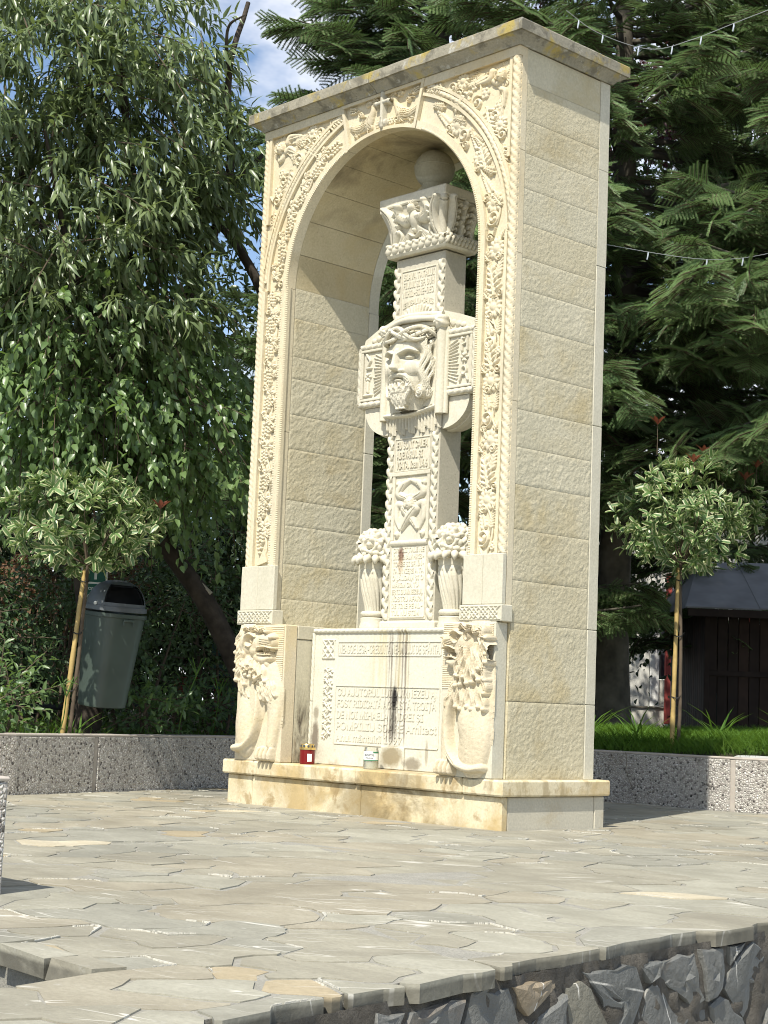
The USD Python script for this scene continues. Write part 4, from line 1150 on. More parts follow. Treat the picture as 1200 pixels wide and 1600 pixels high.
# crown of thorns
rg = np.random.default_rng(12)
cw = []
for k in range(7):
    t = np.linspace(-1.75, 1.75, 60); ph = k * 1.9; fq = (2.3, 3.9, 2.9)[k % 3]
    R_ = .196 + .02 * np.cos(t * fq * 1.3 + ph * 2); z = 3.09 + .045 * np.sin(t * fq * (1 if k % 2 else -1) + ph)
    cw.append(tube(np.stack([XC + R_ * np.sin(t), FY - R_ * 1.0 * np.cos(t) + .005, z], 1), .0125, 7))
for k in range(22):
    t = rg.uniform(-1.5, 1.5); d = np.array([math.sin(t), -math.cos(t), rg.uniform(-.8, .8)]); p = np.array([XC + .20 * math.sin(t), FY - .20 * math.cos(t), 3.085 + rg.uniform(-.03, .03)])
    cw.append(tube([p, p + d * .018, p + d * .04], [.006, .004, .0008], 5))
obj('crown_of_thorns', cat_(*cw), mat_cross, cr, 50)
nail = tube([(XC + .155, FY - .02, 2.715), (XC + .145, FY - .11, 2.712)], [.034, .034], 14)
obj('knotted_roll', cat_(nail, *[tube([(XC + .155 - .01 * q + .036 * math.cos(a), FY - .04 - .03 * q, 2.714 + .036 * math.sin(a)) for a in np.linspace(0, 6.29, 18)], .009, 6) for q in range(3)], tube([(XC + .145 + .016 * math.cos(a), FY - .112, 2.712 + .016 * math.sin(a)) for a in np.linspace(0, 6.29, 14)], .009, 6)), mat_cross, cr, 40)

# collar, flaring capital, abacus, globe
obj('collar', box(XC - .285, XC + .285, FY - .055, FY + SD + .055, 3.668, 3.735, .016), mat_cross, cr, 40)
c = Relief(XC - .28, XC + .28, 3.66, 3.765, .004)
for k in range(9):
    x = XC - .25 + .0625 * k
    c.ell(x, 3.715, .033, .026, .018, .5); c.ell(x + .02, 3.735, .02, .018, .022); c.ell(x - .01, 3.75, .022, .014, .014)
obj('leaf_moulding', front_map(c.motif(.004), FY - .054), mat_cross, cr, 45)
obj('leaf_moulding', (lambda m: (np.stack([XC + .284 + m[0][:, 2], FY + SD / 2 + (m[0][:, 0] - XC) * .55, m[0][:, 1]], 1), m[1]))(c.motif(.004)), mat_cross, cr, 45)
CY = FY + SD / 2
zc = np.linspace(3.733, 3.995, 24)
hx = .232 + .062 * ((zc - 3.733) / .262) ** 1.3; hy = .115 + .075 * ((zc - 3.733) / .262) ** 1.3
V = np.array([[(XC - a, CY - b, z), (XC + a, CY - b, z), (XC + a, CY + b, z), (XC - a, CY + b, z)] for a, b, z in zip(hx, hy, zc)]).reshape(-1, 3)
F = []
for r_ in range(23):
    for k in range(4):
        a, b = r_ * 4 + k, r_ * 4 + (k + 1) % 4; F += [(a, b, b + 4), (a, b + 4, a + 4)]
F += [(0, 2, 1), (0, 3, 2), (92, 93, 94), (92, 94, 95)]
obj('capital', (V, np.array(F)), mat_cross, cr, 30)


def capital_relief(draw, right=False):
    c = Relief(-.30, .30, 3.735, 4.02, .0035); draw(c)
    v, f = c.motif(.004)
    k = ((np.clip(v[:, 1], 3.733, 3.995) - 3.733) / .262) ** 1.3
    if right: return np.stack([XC + .232 + .062 * k + v[:, 2], CY + v[:, 0] * .62, v[:, 1]], 1), f
    return np.stack([XC + v[:, 0], CY - .115 - .075 * k - v[:, 2], v[:, 1]], 1), f


def eagle(c):
    c.ell(0, 3.885, .045, .075, .05); c.ell(0, 3.96, .026, .03, .06); c.stroke([(0, 3.955), (-.012, 3.93)], [.012, .004], .066)
    for k in range(14):
        a = 2 * math.pi * k / 14; c.stroke([(.03 * math.cos(a), 3.965 + .03 * math.sin(a)), (.05 * math.cos(a), 3.965 + .05 * math.sin(a))], .005, .02)
    for s in (-1, 1):
        c.stroke([(s * .03, 3.90), (s * .09, 3.89), (s * .135, 3.93), (s * .125, 3.985)], [.03, .04, .034, .02], [.045, .05, .05, .055], curve=24)
        c.ell(s * .125, 3.985, .026, .026, .06)
        for k in range(7):
            t = k / 6
            c.stroke([(s * (.045 + .09 * t), 3.90 + .05 * t * t), (s * (.04 + .085 * t), 3.865 + .04 * t)], .0022, .014, cut=True)
        for k in range(6):
            c.stroke([(s * .02, 3.85), (s * (.03 + .022 * k), 3.76 - .004 * (k == 0))], [.008, .011], .03)
        c.stroke([(s * .215, 3.745), (s * .185, 3.83), (s * .20, 3.92), (s * .25, 3.985)], [.03, .042, .04, .024], [.045, .055, .06, .065], curve=24)
        c.stroke([(s * .215, 3.75), (s * .19, 3.83), (s * .205, 3.92), (s * .25, 3.98)], .004, .015, cut=True, curve=24)
        for k in range(4): c.stroke([(s * .19, 3.80 + .04 * k), (s * (.155 - .004 * k), 3.83 + .04 * k), (s * .15, 3.815 + .04 * k)], [.012, .012, .007], .05, curve=10)
        c.stroke([(s * .165, 3.75), (s * .13, 3.80), (s * .16, 3.85)], [.014, .018, .01], .035, curve=12)
    c.stroke([(-.055, 3.80), (0, 3.775), (.055, 3.80)], [.008, .014, .008], .05, curve=14)
    c.ell(0, 3.815, .014, .02, .06)


def leaves(c):
    for s in (-1, 1):
        c.stroke([(s * .17, 3.745), (s * .15, 3.84), (s * .175, 3.93), (s * .23, 3.985)], [.035, .045, .042, .026], [.04, .05, .055, .06], curve=24)
        for k in range(5): c.stroke([(s * .15, 3.78 + .04 * k), (s * .10, 3.80 + .04 * k), (s * .085, 3.785 + .04 * k)], [.015, .015, .008], .045, curve=10)
        c.stroke([(s * .17, 3.75), (s * .155, 3.84), (s * .18, 3.93), (s * .23, 3.98)], .004, .014, cut=True, curve=24)
        c.ell(s * .2, 3.99, .04, .028, .055)
    c.stroke([(0, 3.74), (0, 3.98)], [.035, .02], .04)
    for k in range(4): c.ell(0, 3.77 + .06 * k, .05 - .006 * k, .022, .045, .3 * (-1) ** k); c.ell(.03 * (-1) ** k, 3.80 + .05 * k, .022, .022, .05)


obj('eagle_relief', capital_relief(eagle), mat_cross, cr, 50, label='eagle with raised wings carved on the capital')
obj('leaf_relief', capital_relief(leaves, True), mat_cross, cr, 50)
for s in (-1, 1):
    obj('corner_volute', cat_(tube(spline([(XC + s * .23, CY - .12, 3.75), (XC + s * .235, CY - .14, 3.86), (XC + s * .26, CY - .165, 3.95), (XC + s * .282, CY - .182, 3.985), (XC + s * .295, CY - .190, 3.965)], 18), np.r_[np.linspace(.026, .036, 12), np.linspace(.034, .018, 6)], 10)), mat_cross, cr, True)
obj('abacus', box(XC - .312, XC + .312, FY - .105, FY + SD + .105, 3.998, 4.068, .008), mat_cross, cr)
gl = trimesh.creation.icosphere(4, .136)
obj('globe_foot', xf(trimesh.creation.revolve(np.array([(0, 4.066), (.13, 4.066), (.13, 4.10), (.085, 4.125), (.08, 4.17), (0, 4.17)]), sections=32), None, (XC, CY, 0)), mat_globe, cr)
obj('globe', (np.array(gl.vertices) * [1, 1, .98] + [XC, CY, 4.272], np.array(gl.faces)), mat_globe, cr, True)
obj('globe_band', tube([(XC + .1352 * math.cos(a), CY + .1352 * math.sin(a), 4.285) for a in np.linspace(0, 6.2832, 60)], .0045, 6, False), mat_globe, cr, True)

# ------------------------------------------------------------------ two vases of stone flowers
def vase(x, label, seed):
    y, zb = 0.40, 1.179
    t = thing('flower_vase', label, 'stone vase', (x, y, zb), 'carved vases beside the cross')
    prof = np.array([(.0, .0), (.115, .0), (.118, .03), (.105, .045), (.108, .06)]);
    obj('vase_foot', xf(trimesh.creation.revolve(np.array([(0, 0), (.090, 0), (.096, .02), (.086, .05), (.090, .075), (.072, .085), (.0, .085)]), sections=36), None, (x, y, zb)), mat_cross, t, 40)
    obj('vase_ring', xf(trimesh.creation.torus(.070, .020, major_sections=36, minor_sections=10), None, (x, y, zb + .105)), mat_cross, t, True)
    zz = np.linspace(.115, .405, 40); r = np.interp(zz, [.115, .15, .25, .34, .385, .405], [.058, .064, .088, .102, .100, .095])
    th = np.linspace(0, 2 * math.pi, 145); TH, ZZ = np.meshgrid(th, zz); R_ = np.broadcast_to(r[:, None], TH.shape)
    fl = 1 - .075 * np.clip(ZZ < .375, 0, 1) * (1 - np.abs(np.sin(9 * (TH + 2.4 * (ZZ - .115))))) ** 1.6 * 1.4
    obj('vase_body', grid_mesh(x + R_ * fl * np.cos(TH), y + R_ * fl * np.sin(TH), zb + ZZ), mat_cross, t, 60)
    obj('vase_lip', xf(trimesh.creation.revolve(np.array([(0, .40), (.095, .40), (.102, .41), (.102, .445), (.09, .452), (0, .452)]), sections=36), None, (x, y, zb)), mat_cross, t, 40)
    rg = np.random.default_rng(seed)
    obj('bouquet_core', (lambda s: (np.array(s.vertices) * [.09, .08, .10] + [x, y, zb + .53], np.array(s.faces)))(trimesh.creation.icosphere(3, 1)), mat_cross, t, True)
    spots = [(-70, 8, 'c'), (-25, -16, 'd'), (-110, -20, 'c'), (-95, 48, 'd'), (-45, 38, 'c'), (-5, 25, 'd'), (-150, 15, 'c'), (20, -12, 'c'), (-140, 50, 'd'), (35, 45, 'c'), (-75, -42, 'd')]
    for a, e, k in spots:
        a, e = math.radians(a + rg.uniform(-5, 5)), math.radians(e)
        n = np.array([math.cos(a) * math.cos(e), math.sin(a) * math.cos(e), math.sin(e)])
        b = np.cross([0, 0, 1.0], n); b /= np.linalg.norm(b); w = np.cross(n, b)
        c = Relief(-.058, .058, -.058, .058, .0045)
        if k == 'c':
            c.ell(0, 0, .05, .05, .045, pw=.6); c.ell(0, 0, .036, .036, .055, cut=True, pw=1); c.ell(0, 0, .02, .02, .045)
            for q in range(5): c.ell(.042 * math.cos(q * 1.257), .042 * math.sin(q * 1.257), .018, .018, .03)
        else:
            for q in range(6): c.ell(.032 * math.cos(q * 1.047), .032 * math.sin(q * 1.047), .024, .016, .028, q * 1.047)
            c.ell(0, 0, .018, .018, .04)
        v, f = c.motif(.02)
        cc = np.array([x, y, zb + .54]) + n * [.108, .095, .115]
        obj('stone_flower', (cc + 1.25 * v[:, :1] * b + 1.25 * v[:, 1:2] * w + v[:, 2:] * n, f), mat_cross, t, 50)
    for k in range(9):
        a = math.radians(-170 + 25 * k)
        n = np.array([math.cos(a), math.sin(a), 0])
        P = spline([np.array([x, y, zb + .44]) + n * .05, np.array([x, y, zb + .47]) + n * .115, np.array([x, y, zb + .455]) + n * .15, np.array([x, y, zb + .43]) + n * .15], 12)
        obj('stone_leaf', tube(P, [.012, .016, .02, .024, .026, .026, .025, .022, .018, .014, .01, .005], 8), mat_cross, t, True)


vase(1.598, 'fluted stone vase of carved flowers right of the cross, close to the right pier', 5)
vase(.872, 'fluted stone vase of carved flowers left of the cross, half hidden behind it', 6)

# ------------------------------------------------------------------ grave candles on the plinth
g = G(); mat_red = g.make('red_glass', g('principled_bsdf', base_color=(0.16, 0.008, 0.010), roughness=0.2, specular_ior_level=0.4) + '.BSDF')
mat_gold = plain('gold_tin', (0.75, 0.55, 0.22), 0.3, 1.0, 0.1)
mat_paper = plain('paper_label', (0.78, 0.78, 0.74), 0.7, vary=.04)
mat_wax = plain('candle_wax', (0.82, 0.78, 0.62), 0.5, vary=.06)
mat_ink = plain('label_ink', (0.05, 0.06, 0.07), 0.7, vary=.05)
mat_green_ink = plain('label_green', (0.05, 0.20, 0.10), 0.7, vary=.05)
g = G(); _fr = g('fresnel', IOR=1.45) + '.fac'
mat_jar = g.make('clear_jar', g('mix_closure', fac=g.math('multiply', _fr, 0.7), closure1=g('transparent_bsdf', color=(0.97, 0.975, 0.965)) + '.BSDF', closure2=g('glossy_bsdf', color=(0.9, 0.9, 0.9), roughness=0.15) + '.BSDF') + '.closure')


def curved(x, y, z0, z1, r, a0, a1, thick=.0006, n=14):
    a = np.radians(np.linspace(a0, a1, n)); A, Z = np.meshgrid(a, np.array([z0, z1]))
    return grid_mesh(x + (r + thick) * np.cos(A), y + (r + thick) * np.sin(A), Z)


rc = thing('grave_candle', 'small red grave candle with perforated gold lid, beside the stained left return', 'candle', (.655, .06, ZP))
cx, cy = .655, .06
obj('glass_cup', xf(trimesh.creation.revolve(np.array([(0, .001), (.046, .001), (.050, .006), (.050, .092), (.046, .096), (0, .096)]), sections=36), None, (cx, cy, ZP)), mat_red, rc, 40)
lid = obj('lid', xf(trimesh.creation.revolve(np.array([(.044, .092), (.053, .094), (.053, .106), (.047, .110), (.045, .124), (.041, .131), (0, .135)]), sections=36), None, (cx, cy, ZP)), mat_gold, rc, 40)
for k in range(10):
    a = k * math.pi / 5
    obj('lid_hole', xf(trimesh.creation.cylinder(.0075, .004, sections=12), rotz(a) @ np.array([[0, 0, 1.0], [0, 1, 0], [-1, 0, 0]]), (cx + .0455 * math.cos(a), cy + .0455 * math.sin(a), ZP + .117)), mat_ink, lid)
obj('paper_label', curved(cx, cy, ZP + .018, ZP + .068, .0502, -42, -5), mat_paper, rc, True)
wc = thing('grave_candle', 'clear jar candle with white printed label and half-burnt cream wax, before the slab', 'candle', (1.262, .06, ZP))
cx = 1.262
obj('wax', xf(trimesh.creation.cylinder(.0455, .088, sections=36), None, (cx, cy, ZP + .048)), mat_wax, wc, 40)
obj('jar', xf(trimesh.creation.revolve(np.array([(0, .001), (.044, .001), (.049, .006), (.049, .108), (.044, .122), (.044, .135), (.040, .135), (.040, .121), (.0465, .106), (.0465, .006)]), sections=40), None, (cx, cy, ZP)), mat_jar, wc, 40)
obj('paper_label', curved(cx, cy, ZP + .052, ZP + .110, .0492, -115, 20, n=24), mat_paper, wc, True)
obj('label_stripe', curved(cx, cy, ZP + .0525, ZP + .058, .0496, -115, 20, n=24), mat_green_ink, wc, True)
obj('label_stripe', curved(cx, cy, ZP + .100, ZP + .1095, .0496, -30, 20, n=14), mat_green_ink, wc, True)
for txt, h, z, wd in (('BISPOL', .0135, .082, .066), ('PREMIUM', .007, .066, .05)):
    t = meshkit.text_mesh(txt, h, .0006, True); v = np.array(t.vertices); v[:, 0] -= v[:, 0].min(); v[:, 0] *= wd / v[:, 0].max()
    a = math.radians(-58) + (v[:, 0] - wd / 2) / .05
    obj('label_print', (np.stack([cx + (.0503 + v[:, 2]) * np.cos(a), cy + (.0503 + v[:, 2]) * np.sin(a), ZP + z + v[:, 1]], 1), np.array(t.faces)), mat_ink, wc)
# ------------------------------------------------------------------ terrace, kerb walls, lawn, retaining wall
def flag_mat(name, c0, c1, vein=0.7):
    g = G()
    c0, c1 = tuple(x * .90 for x in c0), tuple(x * 1.0 for x in c1)
    n = g.noise(3.2, 6, 0.6, stretch=(1.0, 2.0, 1.0))
    col = g.ramp(n, [(0.3, c0), (0.7, c1)])
    col = g.mix(g.val(g.noise(1.3, 5, .6, dist=.6), .45, .65, 0, .55), col, tuple(x * .68 for x in c0))
    col = g.mix(g.val(g.noise(60, 4, .6), .4, .65, 0, .35), col, tuple(x * .75 for x in c0))
    line = None
    for ang, st, wd in ((.60, (5.5, .42, 1.0), .0045), (.95, (4.6, .5, 1.0), .0035), (1.45, (6.0, .38, 1.0), .0022)):
        vec = g('mapping', vector=g('mapping', vector=g.pos(), rotation=(0.0, 0.0, ang)) + '.vector', scale=st) + '.vector'
        w_ = g.math('absolute', g.math('subtract', g('noise_texture', vector=vec, scale=1.0, detail=1.5, roughness=.4) + '.fac', .5))
        q_ = g.math('multiply', g.val(w_, wd * .6, wd * 1.1, 1, 0), g.val(g.noise(1.6 + ang, 2), .52, .58, 0, vein))
        line = q_ if line is None else g.math('maximum', line, q_)
    gate = g.val(g.noise(5, 3), 0.42, 0.5, 0.2, 1)
    col = g.mix(g.math('multiply', line, gate), col, (0.62, 0.60, 0.53))
    col = g.mix(g.val(g.noise(9, 5, .7), .62, .7, 0, .5), col, (0.42, 0.41, 0.36))
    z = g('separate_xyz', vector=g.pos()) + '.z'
    col = g.mix(g.math('multiply', g.val(z, -.014, -.004, 1, 0), g.val(g.noise(7, 4), .3, .6, .35, .9)), col, (0.085, 0.08, 0.062))  # darker stone sides: shade of the side faces painted in, along with weathering
    h = g.math('add', g.noise(26, 6, .65), g.math('multiply', g.noise(5, 3), 1.5))
    b = g('bump', height=h, strength=.5, distance=.006)
    p = g('principled_bsdf', base_color=col, roughness=.72, specular_ior_level=.35, normal=b + '.normal')
    return g.make(name, p + '.BSDF')


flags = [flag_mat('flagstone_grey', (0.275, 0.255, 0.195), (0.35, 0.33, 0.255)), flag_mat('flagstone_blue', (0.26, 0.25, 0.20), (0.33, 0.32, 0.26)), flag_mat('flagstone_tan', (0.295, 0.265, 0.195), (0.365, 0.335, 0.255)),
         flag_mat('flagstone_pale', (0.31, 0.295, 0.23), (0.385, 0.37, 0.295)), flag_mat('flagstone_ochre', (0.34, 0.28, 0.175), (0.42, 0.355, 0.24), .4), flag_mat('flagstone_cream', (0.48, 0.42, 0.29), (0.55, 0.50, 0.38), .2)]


def flag_random():
    g = G()
    isl = g('geometry') + '.random_per_island'
    col = g.ramp(isl, [(0, (0.21, 0.195, 0.15)), (.3, (0.26, 0.25, 0.20)), (.6, (0.22, 0.21, 0.17)), (.8, (0.26, 0.23, 0.165)), (1, (0.285, 0.275, 0.225))])
    col = g.mix(g.val(g.noise(6, 5, .65), .4, .65, 0, .5), col, (0.2, 0.195, 0.16))
    vo = g('voronoi_texture', vector=g.pos(), scale=2.1, feature='distance_to_edge') + '.distance'
    col = g.mix(g.math('multiply', g.val(vo, .004, .01, 1, 0), g.val(g.noise(1.7, 2), .5, .56, 0, .6)), col, (0.6, 0.58, 0.52))
    b = g('bump', height=g.noise(26, 6, .65), strength=.5, distance=.006)
    return g.make('flagstone_mixed', g('principled_bsdf', base_color=col, roughness=.75, normal=b + '.normal') + '.BSDF')


mat_flag_mix = flag_random()
g = G()
_c = g.ramp(g.noise(8, 6, .65), [(.3, (0.25, 0.24, 0.20)), (.7, (0.335, 0.32, 0.27))])
_c = g.mix(g.val(g.noise(140, 3, .6), .45, .65, 0, .45), _c, (0.13, 0.125, 0.11))
mat_mortar = g.make('grey_mortar', g('principled_bsdf', base_color=_c, roughness=.95, normal=g('bump', height=g.noise(120, 4, .7), strength=.7, distance=.006) + '.normal') + '.BSDF')
g = G()
_c = g.ramp(g.noise(10, 6, .7), [(.3, (0.07, 0.062, 0.05)), (.7, (0.165, 0.15, 0.122))])
mat_mortar_dark = g.make('weathered_mortar', g('principled_bsdf', base_color=_c, roughness=.95, normal=g('bump', height=g.noise(70, 5, .75), strength=1.0, distance=.02) + '.normal') + '.BSDF')

EDGE = np.array([(5.2, 1.6), (5.38, 0.4), (5.55, -1.0), (5.68, -2.23), (5.77, -2.89), (5.871, -3.631), (5.994, -4.328), (6.09, -4.84), (6.26, -5.7), (6.5, -6.8)])
LOW = np.array([(1.2, -5.2), (.35, -3.9), (-.62, -2.35), (-.82, -1.22), (-1.06, -.42), (-1.50, 1.05), (-1.62, 2.1), (-1.1, 3.05), (.36, 3.44), (1.55, 3.55), (1.84, 3.62), (3.0, 4.1), (4.1, 4.6)])
_es = np.r_[0, np.cumsum(np.linalg.norm(np.diff(EDGE, axis=0), axis=1))]; _ef = np.linspace(0, _es[-1], 260)
EDGE_ROUGH = np.stack([np.interp(_ef, _es, EDGE[:, k]) for k in (0, 1)], 1)
EDGE_ROUGH[:, 0] += -.004 + .05 * (meshkit.fbm(np.c_[EDGE_ROUGH * 6, np.zeros(260)], 4, 8) - .5) + .03 * (meshkit.noise(np.c_[EDGE_ROUGH * 3.1, np.ones(260)], 4) > .55)
terr = sg.Polygon(np.vstack([EDGE_ROUGH[::-1], [(5.0, 3.2), (4.4, 4.9)], LOW[::-1], [(3.0, -6.8)]])).buffer(0)
notch = sg.Polygon([(5.47, -4.79), (4.95, -4.748), (4.3, -4.70), (4.3, -5.6), (5.2, -5.6), (5.53, -5.06)])
monument_base = sg.box(-.02, .0, 2.44, .87)
terr2 = terr.difference(notch)
terrace = thing('terrace', None, None, (3, -1, 0), kind='structure')
_smooth = sg.Polygon(np.vstack([EDGE[::-1] - [.035, 0], [(5.0, 3.2), (4.4, 4.9)], LOW[::-1], [(3.0, -6.8)]])).buffer(0)
obj('mortar_bed', ext_xy(terr2.buffer(-.02).intersection(_smooth), -.30, -.0022), mat_mortar, terrace)
rg = np.random.default_rng(21)
bx0, by0, bx1, by1 = terr.bounds
pts = []
cell = {}
for _ in range(60000):                                      # uneven dart throwing: stones of 0.22 - 0.5 m
    p = np.array([rg.uniform(bx0 - .5, bx1 + .5), rg.uniform(by0 - .5, by1 + .5)])
    rmin = .12 + .10 * meshkit.noise(np.array([p[0] * .9, p[1] * .9, 3.0]))
    k = (int(p[0] // .5), int(p[1] // .5)); ok = True
    for i in (-1, 0, 1):
        for j in (-1, 0, 1):
            for q in cell.get((k[0] + i, k[1] + j), ()):
                if (q[0] - p[0]) ** 2 * 1.25 + (q[1] - p[1]) ** 2 * .8 < rmin * rmin: ok = False; break
            if not ok: break
        if not ok: break
    if ok: cell.setdefault(k, []).append(p); pts.append(p)
pts = np.array(pts)
vor = Voronoi(pts)
base = {}
for i, reg in enumerate(vor.point_region):
    r_ = vor.regions[reg]
    if -1 in r_ or not r_: continue
    q = sg.Polygon(vor.vertices[r_])
    if q.is_valid and q.intersects(terr2): base[i] = q
nb = {i: [] for i in base}
for (p0, p1), rv in zip(vor.ridge_points, vor.ridge_vertices):
    if p0 in base and p1 in base and -1 not in rv and np.linalg.norm(vor.vertices[rv[0]] - vor.vertices[rv[1]]) > .07: nb[p0].append(p1); nb[p1].append(p0)
free = set(base); stones = []                                # neighbouring cells run together into stones of very unlike size
for i in rg.permutation(list(base)):
    if i not in free: continue
    free.discard(i); grp = [i]; want = int(rg.choice([1, 2, 3, 4, 6, 9], p=[.22, .22, .2, .16, .13, .07]))
    while len(grp) < want:
        opt = sorted({j for g_ in grp for j in nb[g_] if j in free}, key=lambda j: np.linalg.norm(pts[j] - pts[grp].mean(0)) * (.7 + .6 * ((j * 7919) % 101) / 101))
        if not opt: break
        grp.append(opt[0]); free.discard(opt[0])
    u_ = so.unary_union([base[j] for j in grp]).buffer(.001)
    if u_.geom_type == 'Polygon': stones.append(np.array(sg.Polygon(u_.exterior).simplify(.012).exterior.coords)[:-1])
cells = []
for q in stones:
    poly = sg.Polygon(q)
    if not poly.is_valid or not poly.intersects(terr2): continue
    # wobble the outline so that joints are not straight
    ring = np.array(poly.exterior.coords)[:-1]
    P = []
    for a, b in zip(ring, np.roll(ring, -1, 0)):
        n = max(2, int(np.linalg.norm(b - a) / .07))
        for t in np.arange(n) / n:
            P.append(a + (b - a) * t)
    P = np.array(P)
    off = np.stack([meshkit.fbm(np.c_[P * 5, np.full(len(P), s)], 3, 5 + s) for s in (0, 1)], 1) - .5
    poly = sg.Polygon(P + off * .15).buffer(0)
    poly = poly.intersection(terr2.buffer(-.004)).difference(monument_base.buffer(.02)) if True else poly
    gap = rg.uniform(.002, .016)
    poly = poly.buffer(-gap - .012).buffer(.012).simplify(.006)
    for w in getattr(poly, 'geoms', [poly]):
        if w.area > .004: cells.append(w)


EDGE_LINE = sg.LineString(EDGE_ROUGH)


def flagstone(poly, rg):
    """a split stone: its top slightly tilted, its rim worn"""
    c = poly.centroid
    a, b = rg.normal(0, .006, 2); z0 = rg.uniform(-.001, .0018)
    thick = -rg.uniform(.030, .055) if poly.distance(EDGE_LINE) < .03 else -.02
    v, f = ext_xy(poly, thick, z0); v = v.copy(); up = v[:, 2] > -.012
    v[up, 2] += np.clip(a * (v[up, 0] - c.x) + b * (v[up, 1] - c.y), -.0014, .0018) + rg.normal(0, .0004, up.sum())
    return v, f


fw = _f / np.linalg.norm(_f)
def seen(poly):
    c = poly.centroid; d = np.array([c.x, c.y, 0]) - CAM
    z = d @ _f
    return z > 1 and abs(d @ CR / z) < .26 and abs(d @ CU / z) < .34, math.hypot(d[0], d[1])
near = sorted([(seen(p)[1], i) for i, p in enumerate(cells) if seen(p)[0]])
pick300 = [i for _, i in near[:300]]; rest = [i for i in range(len(cells)) if i not in set(pick300)]
tone = np.random.default_rng(5)
mat_calcite = plain('white_calcite', (0.50, 0.48, 0.41), .8, vary=.12, scale=30, bump=.4)
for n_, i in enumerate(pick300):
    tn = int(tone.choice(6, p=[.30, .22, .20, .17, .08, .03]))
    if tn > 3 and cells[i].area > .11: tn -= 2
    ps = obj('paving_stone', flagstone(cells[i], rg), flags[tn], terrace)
    if tone.random() < .40:                                  # a broken white calcite rim along part of one edge
        ln = sg.LineString(cells[i].exterior.coords); s0 = tone.uniform(0, ln.length); sl = tone.uniform(.06, .30)
        bits, s_ = [], 0.0
        while s_ < sl:
            w_ = abs(tone.normal(0, .0035)) * math.sin(math.pi * min(1, max(0.05, s_ / sl))) + .0008
            if tone.random() < .85: bits.append(ln.interpolate((s0 + s_) % ln.length).buffer(w_ + .0035 * (tone.random() < .12), 3))
            s_ += .006
        st = so.unary_union(bits).buffer(.0012, 2).simplify(.0008).intersection(cells[i].buffer(-.0006))
        if not st.is_empty and st.area > 5e-5: obj('white_rim', ext_xy(st, -.004, .0046), mat_calcite, ps)
obj('paving_stones', cat_(*[flagstone(cells[i], rg) for i in rest]), mat_flag_mix, terrace, kind='stuff')

# the notch at the near left: a low riser and a lower tread
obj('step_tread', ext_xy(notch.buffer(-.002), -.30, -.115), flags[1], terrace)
rg2 = np.random.default_rng(9)
for k, (a, b) in enumerate((((5.46, -4.79), (5.25, -4.775)), ((5.23, -4.773), (4.98, -4.752)), ((4.96, -4.75), (4.6, -4.72)))):
    a, b = np.array(a), np.array(b); d = b - a; L = np.linalg.norm(d); d /= L; n = np.array([d[1], -d[0]])
    if n[1] > 0: n = -n
    q = sg.Polygon([a, b, b - n * .10, a - n * .10]); q2 = sa.translate(q, *(n * rg2.uniform(.0, .015)))
    v, f = ext_xy(q2, -.05, .008)
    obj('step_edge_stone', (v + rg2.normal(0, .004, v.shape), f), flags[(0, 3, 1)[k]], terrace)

# ------------------------------------------------------------------ retaining wall below the terrace edge
rw = thing('retaining_wall', 'rough stone retaining wall with dark mortar and broken coping at the terrace edge', 'stone wall', (5.8, -3, 0))
ed = np.r_[0, np.cumsum(np.linalg.norm(np.diff(EDGE, axis=0), axis=1))]
fine = np.linspace(0, ed[-1], 220); EX = np.stack([np.interp(fine, ed, EDGE[:, k]) for k in (0, 1)], 1)
TN = np.gradient(EX, axis=0); TN /= np.linalg.norm(TN, axis=1, keepdims=True); NN = np.stack([-TN[:, 1], TN[:, 0]], 1)
if NN[100, 0] < 0: NN = -NN


def wall_pt(s, z, out):
    p = np.stack([np.interp(s, fine, EX[:, k]) for k in (0, 1)], -1); n = np.stack([np.interp(s, fine, NN[:, k]) for k in (0, 1)], -1)
    return np.concatenate([p + n * np.asarray(out)[..., None], np.asarray(z)[..., None]], -1)


S, Zg = np.meshgrid(np.linspace(.2, ed[-1] - .2, 420), np.linspace(-1.05, -.03, 44))
O = .000 + .045 * (meshkit.fbm(np.stack([S * 16, Zg * 16, S * 0], -1), 4, 3) - .5)
W = wall_pt(S, Zg, O)
obj('mortar_core', grid_mesh(W[..., 0], W[..., 1], W[..., 2]), mat_mortar_dark, rw, True)


def rock_mat(name, c0, c1, rust=0.5):
    g = G()
    col = g.ramp(g.noise(4, 6, .65), [(.3, c0), (.7, c1)])
    col = g.mix(g.val(g.noise(3.2, 5, .6, dist=.5), .54, .66, 0, rust), col, (0.28, 0.17, 0.075))
    vo = g('voronoi_texture', vector=g.pos(), scale=3.0, feature='distance_to_edge') + '.distance'
    col = g.mix(g.math('multiply', g.val(vo, .004, .012, 1, 0), g.val(g.noise(3, 2), .54, .6, 0, .8)), col, (0.62, 0.6, 0.54))
    b = g('bump', height=g.math('add', g.noise(14, 7, .65), g.math('multiply', g.noise(60, 4, .6), .3)), strength=.7, distance=.02)
    return g.make(name, g('principled_bsdf', base_color=col, roughness=.62, specular_ior_level=.4, normal=b + '.normal') + '.BSDF')


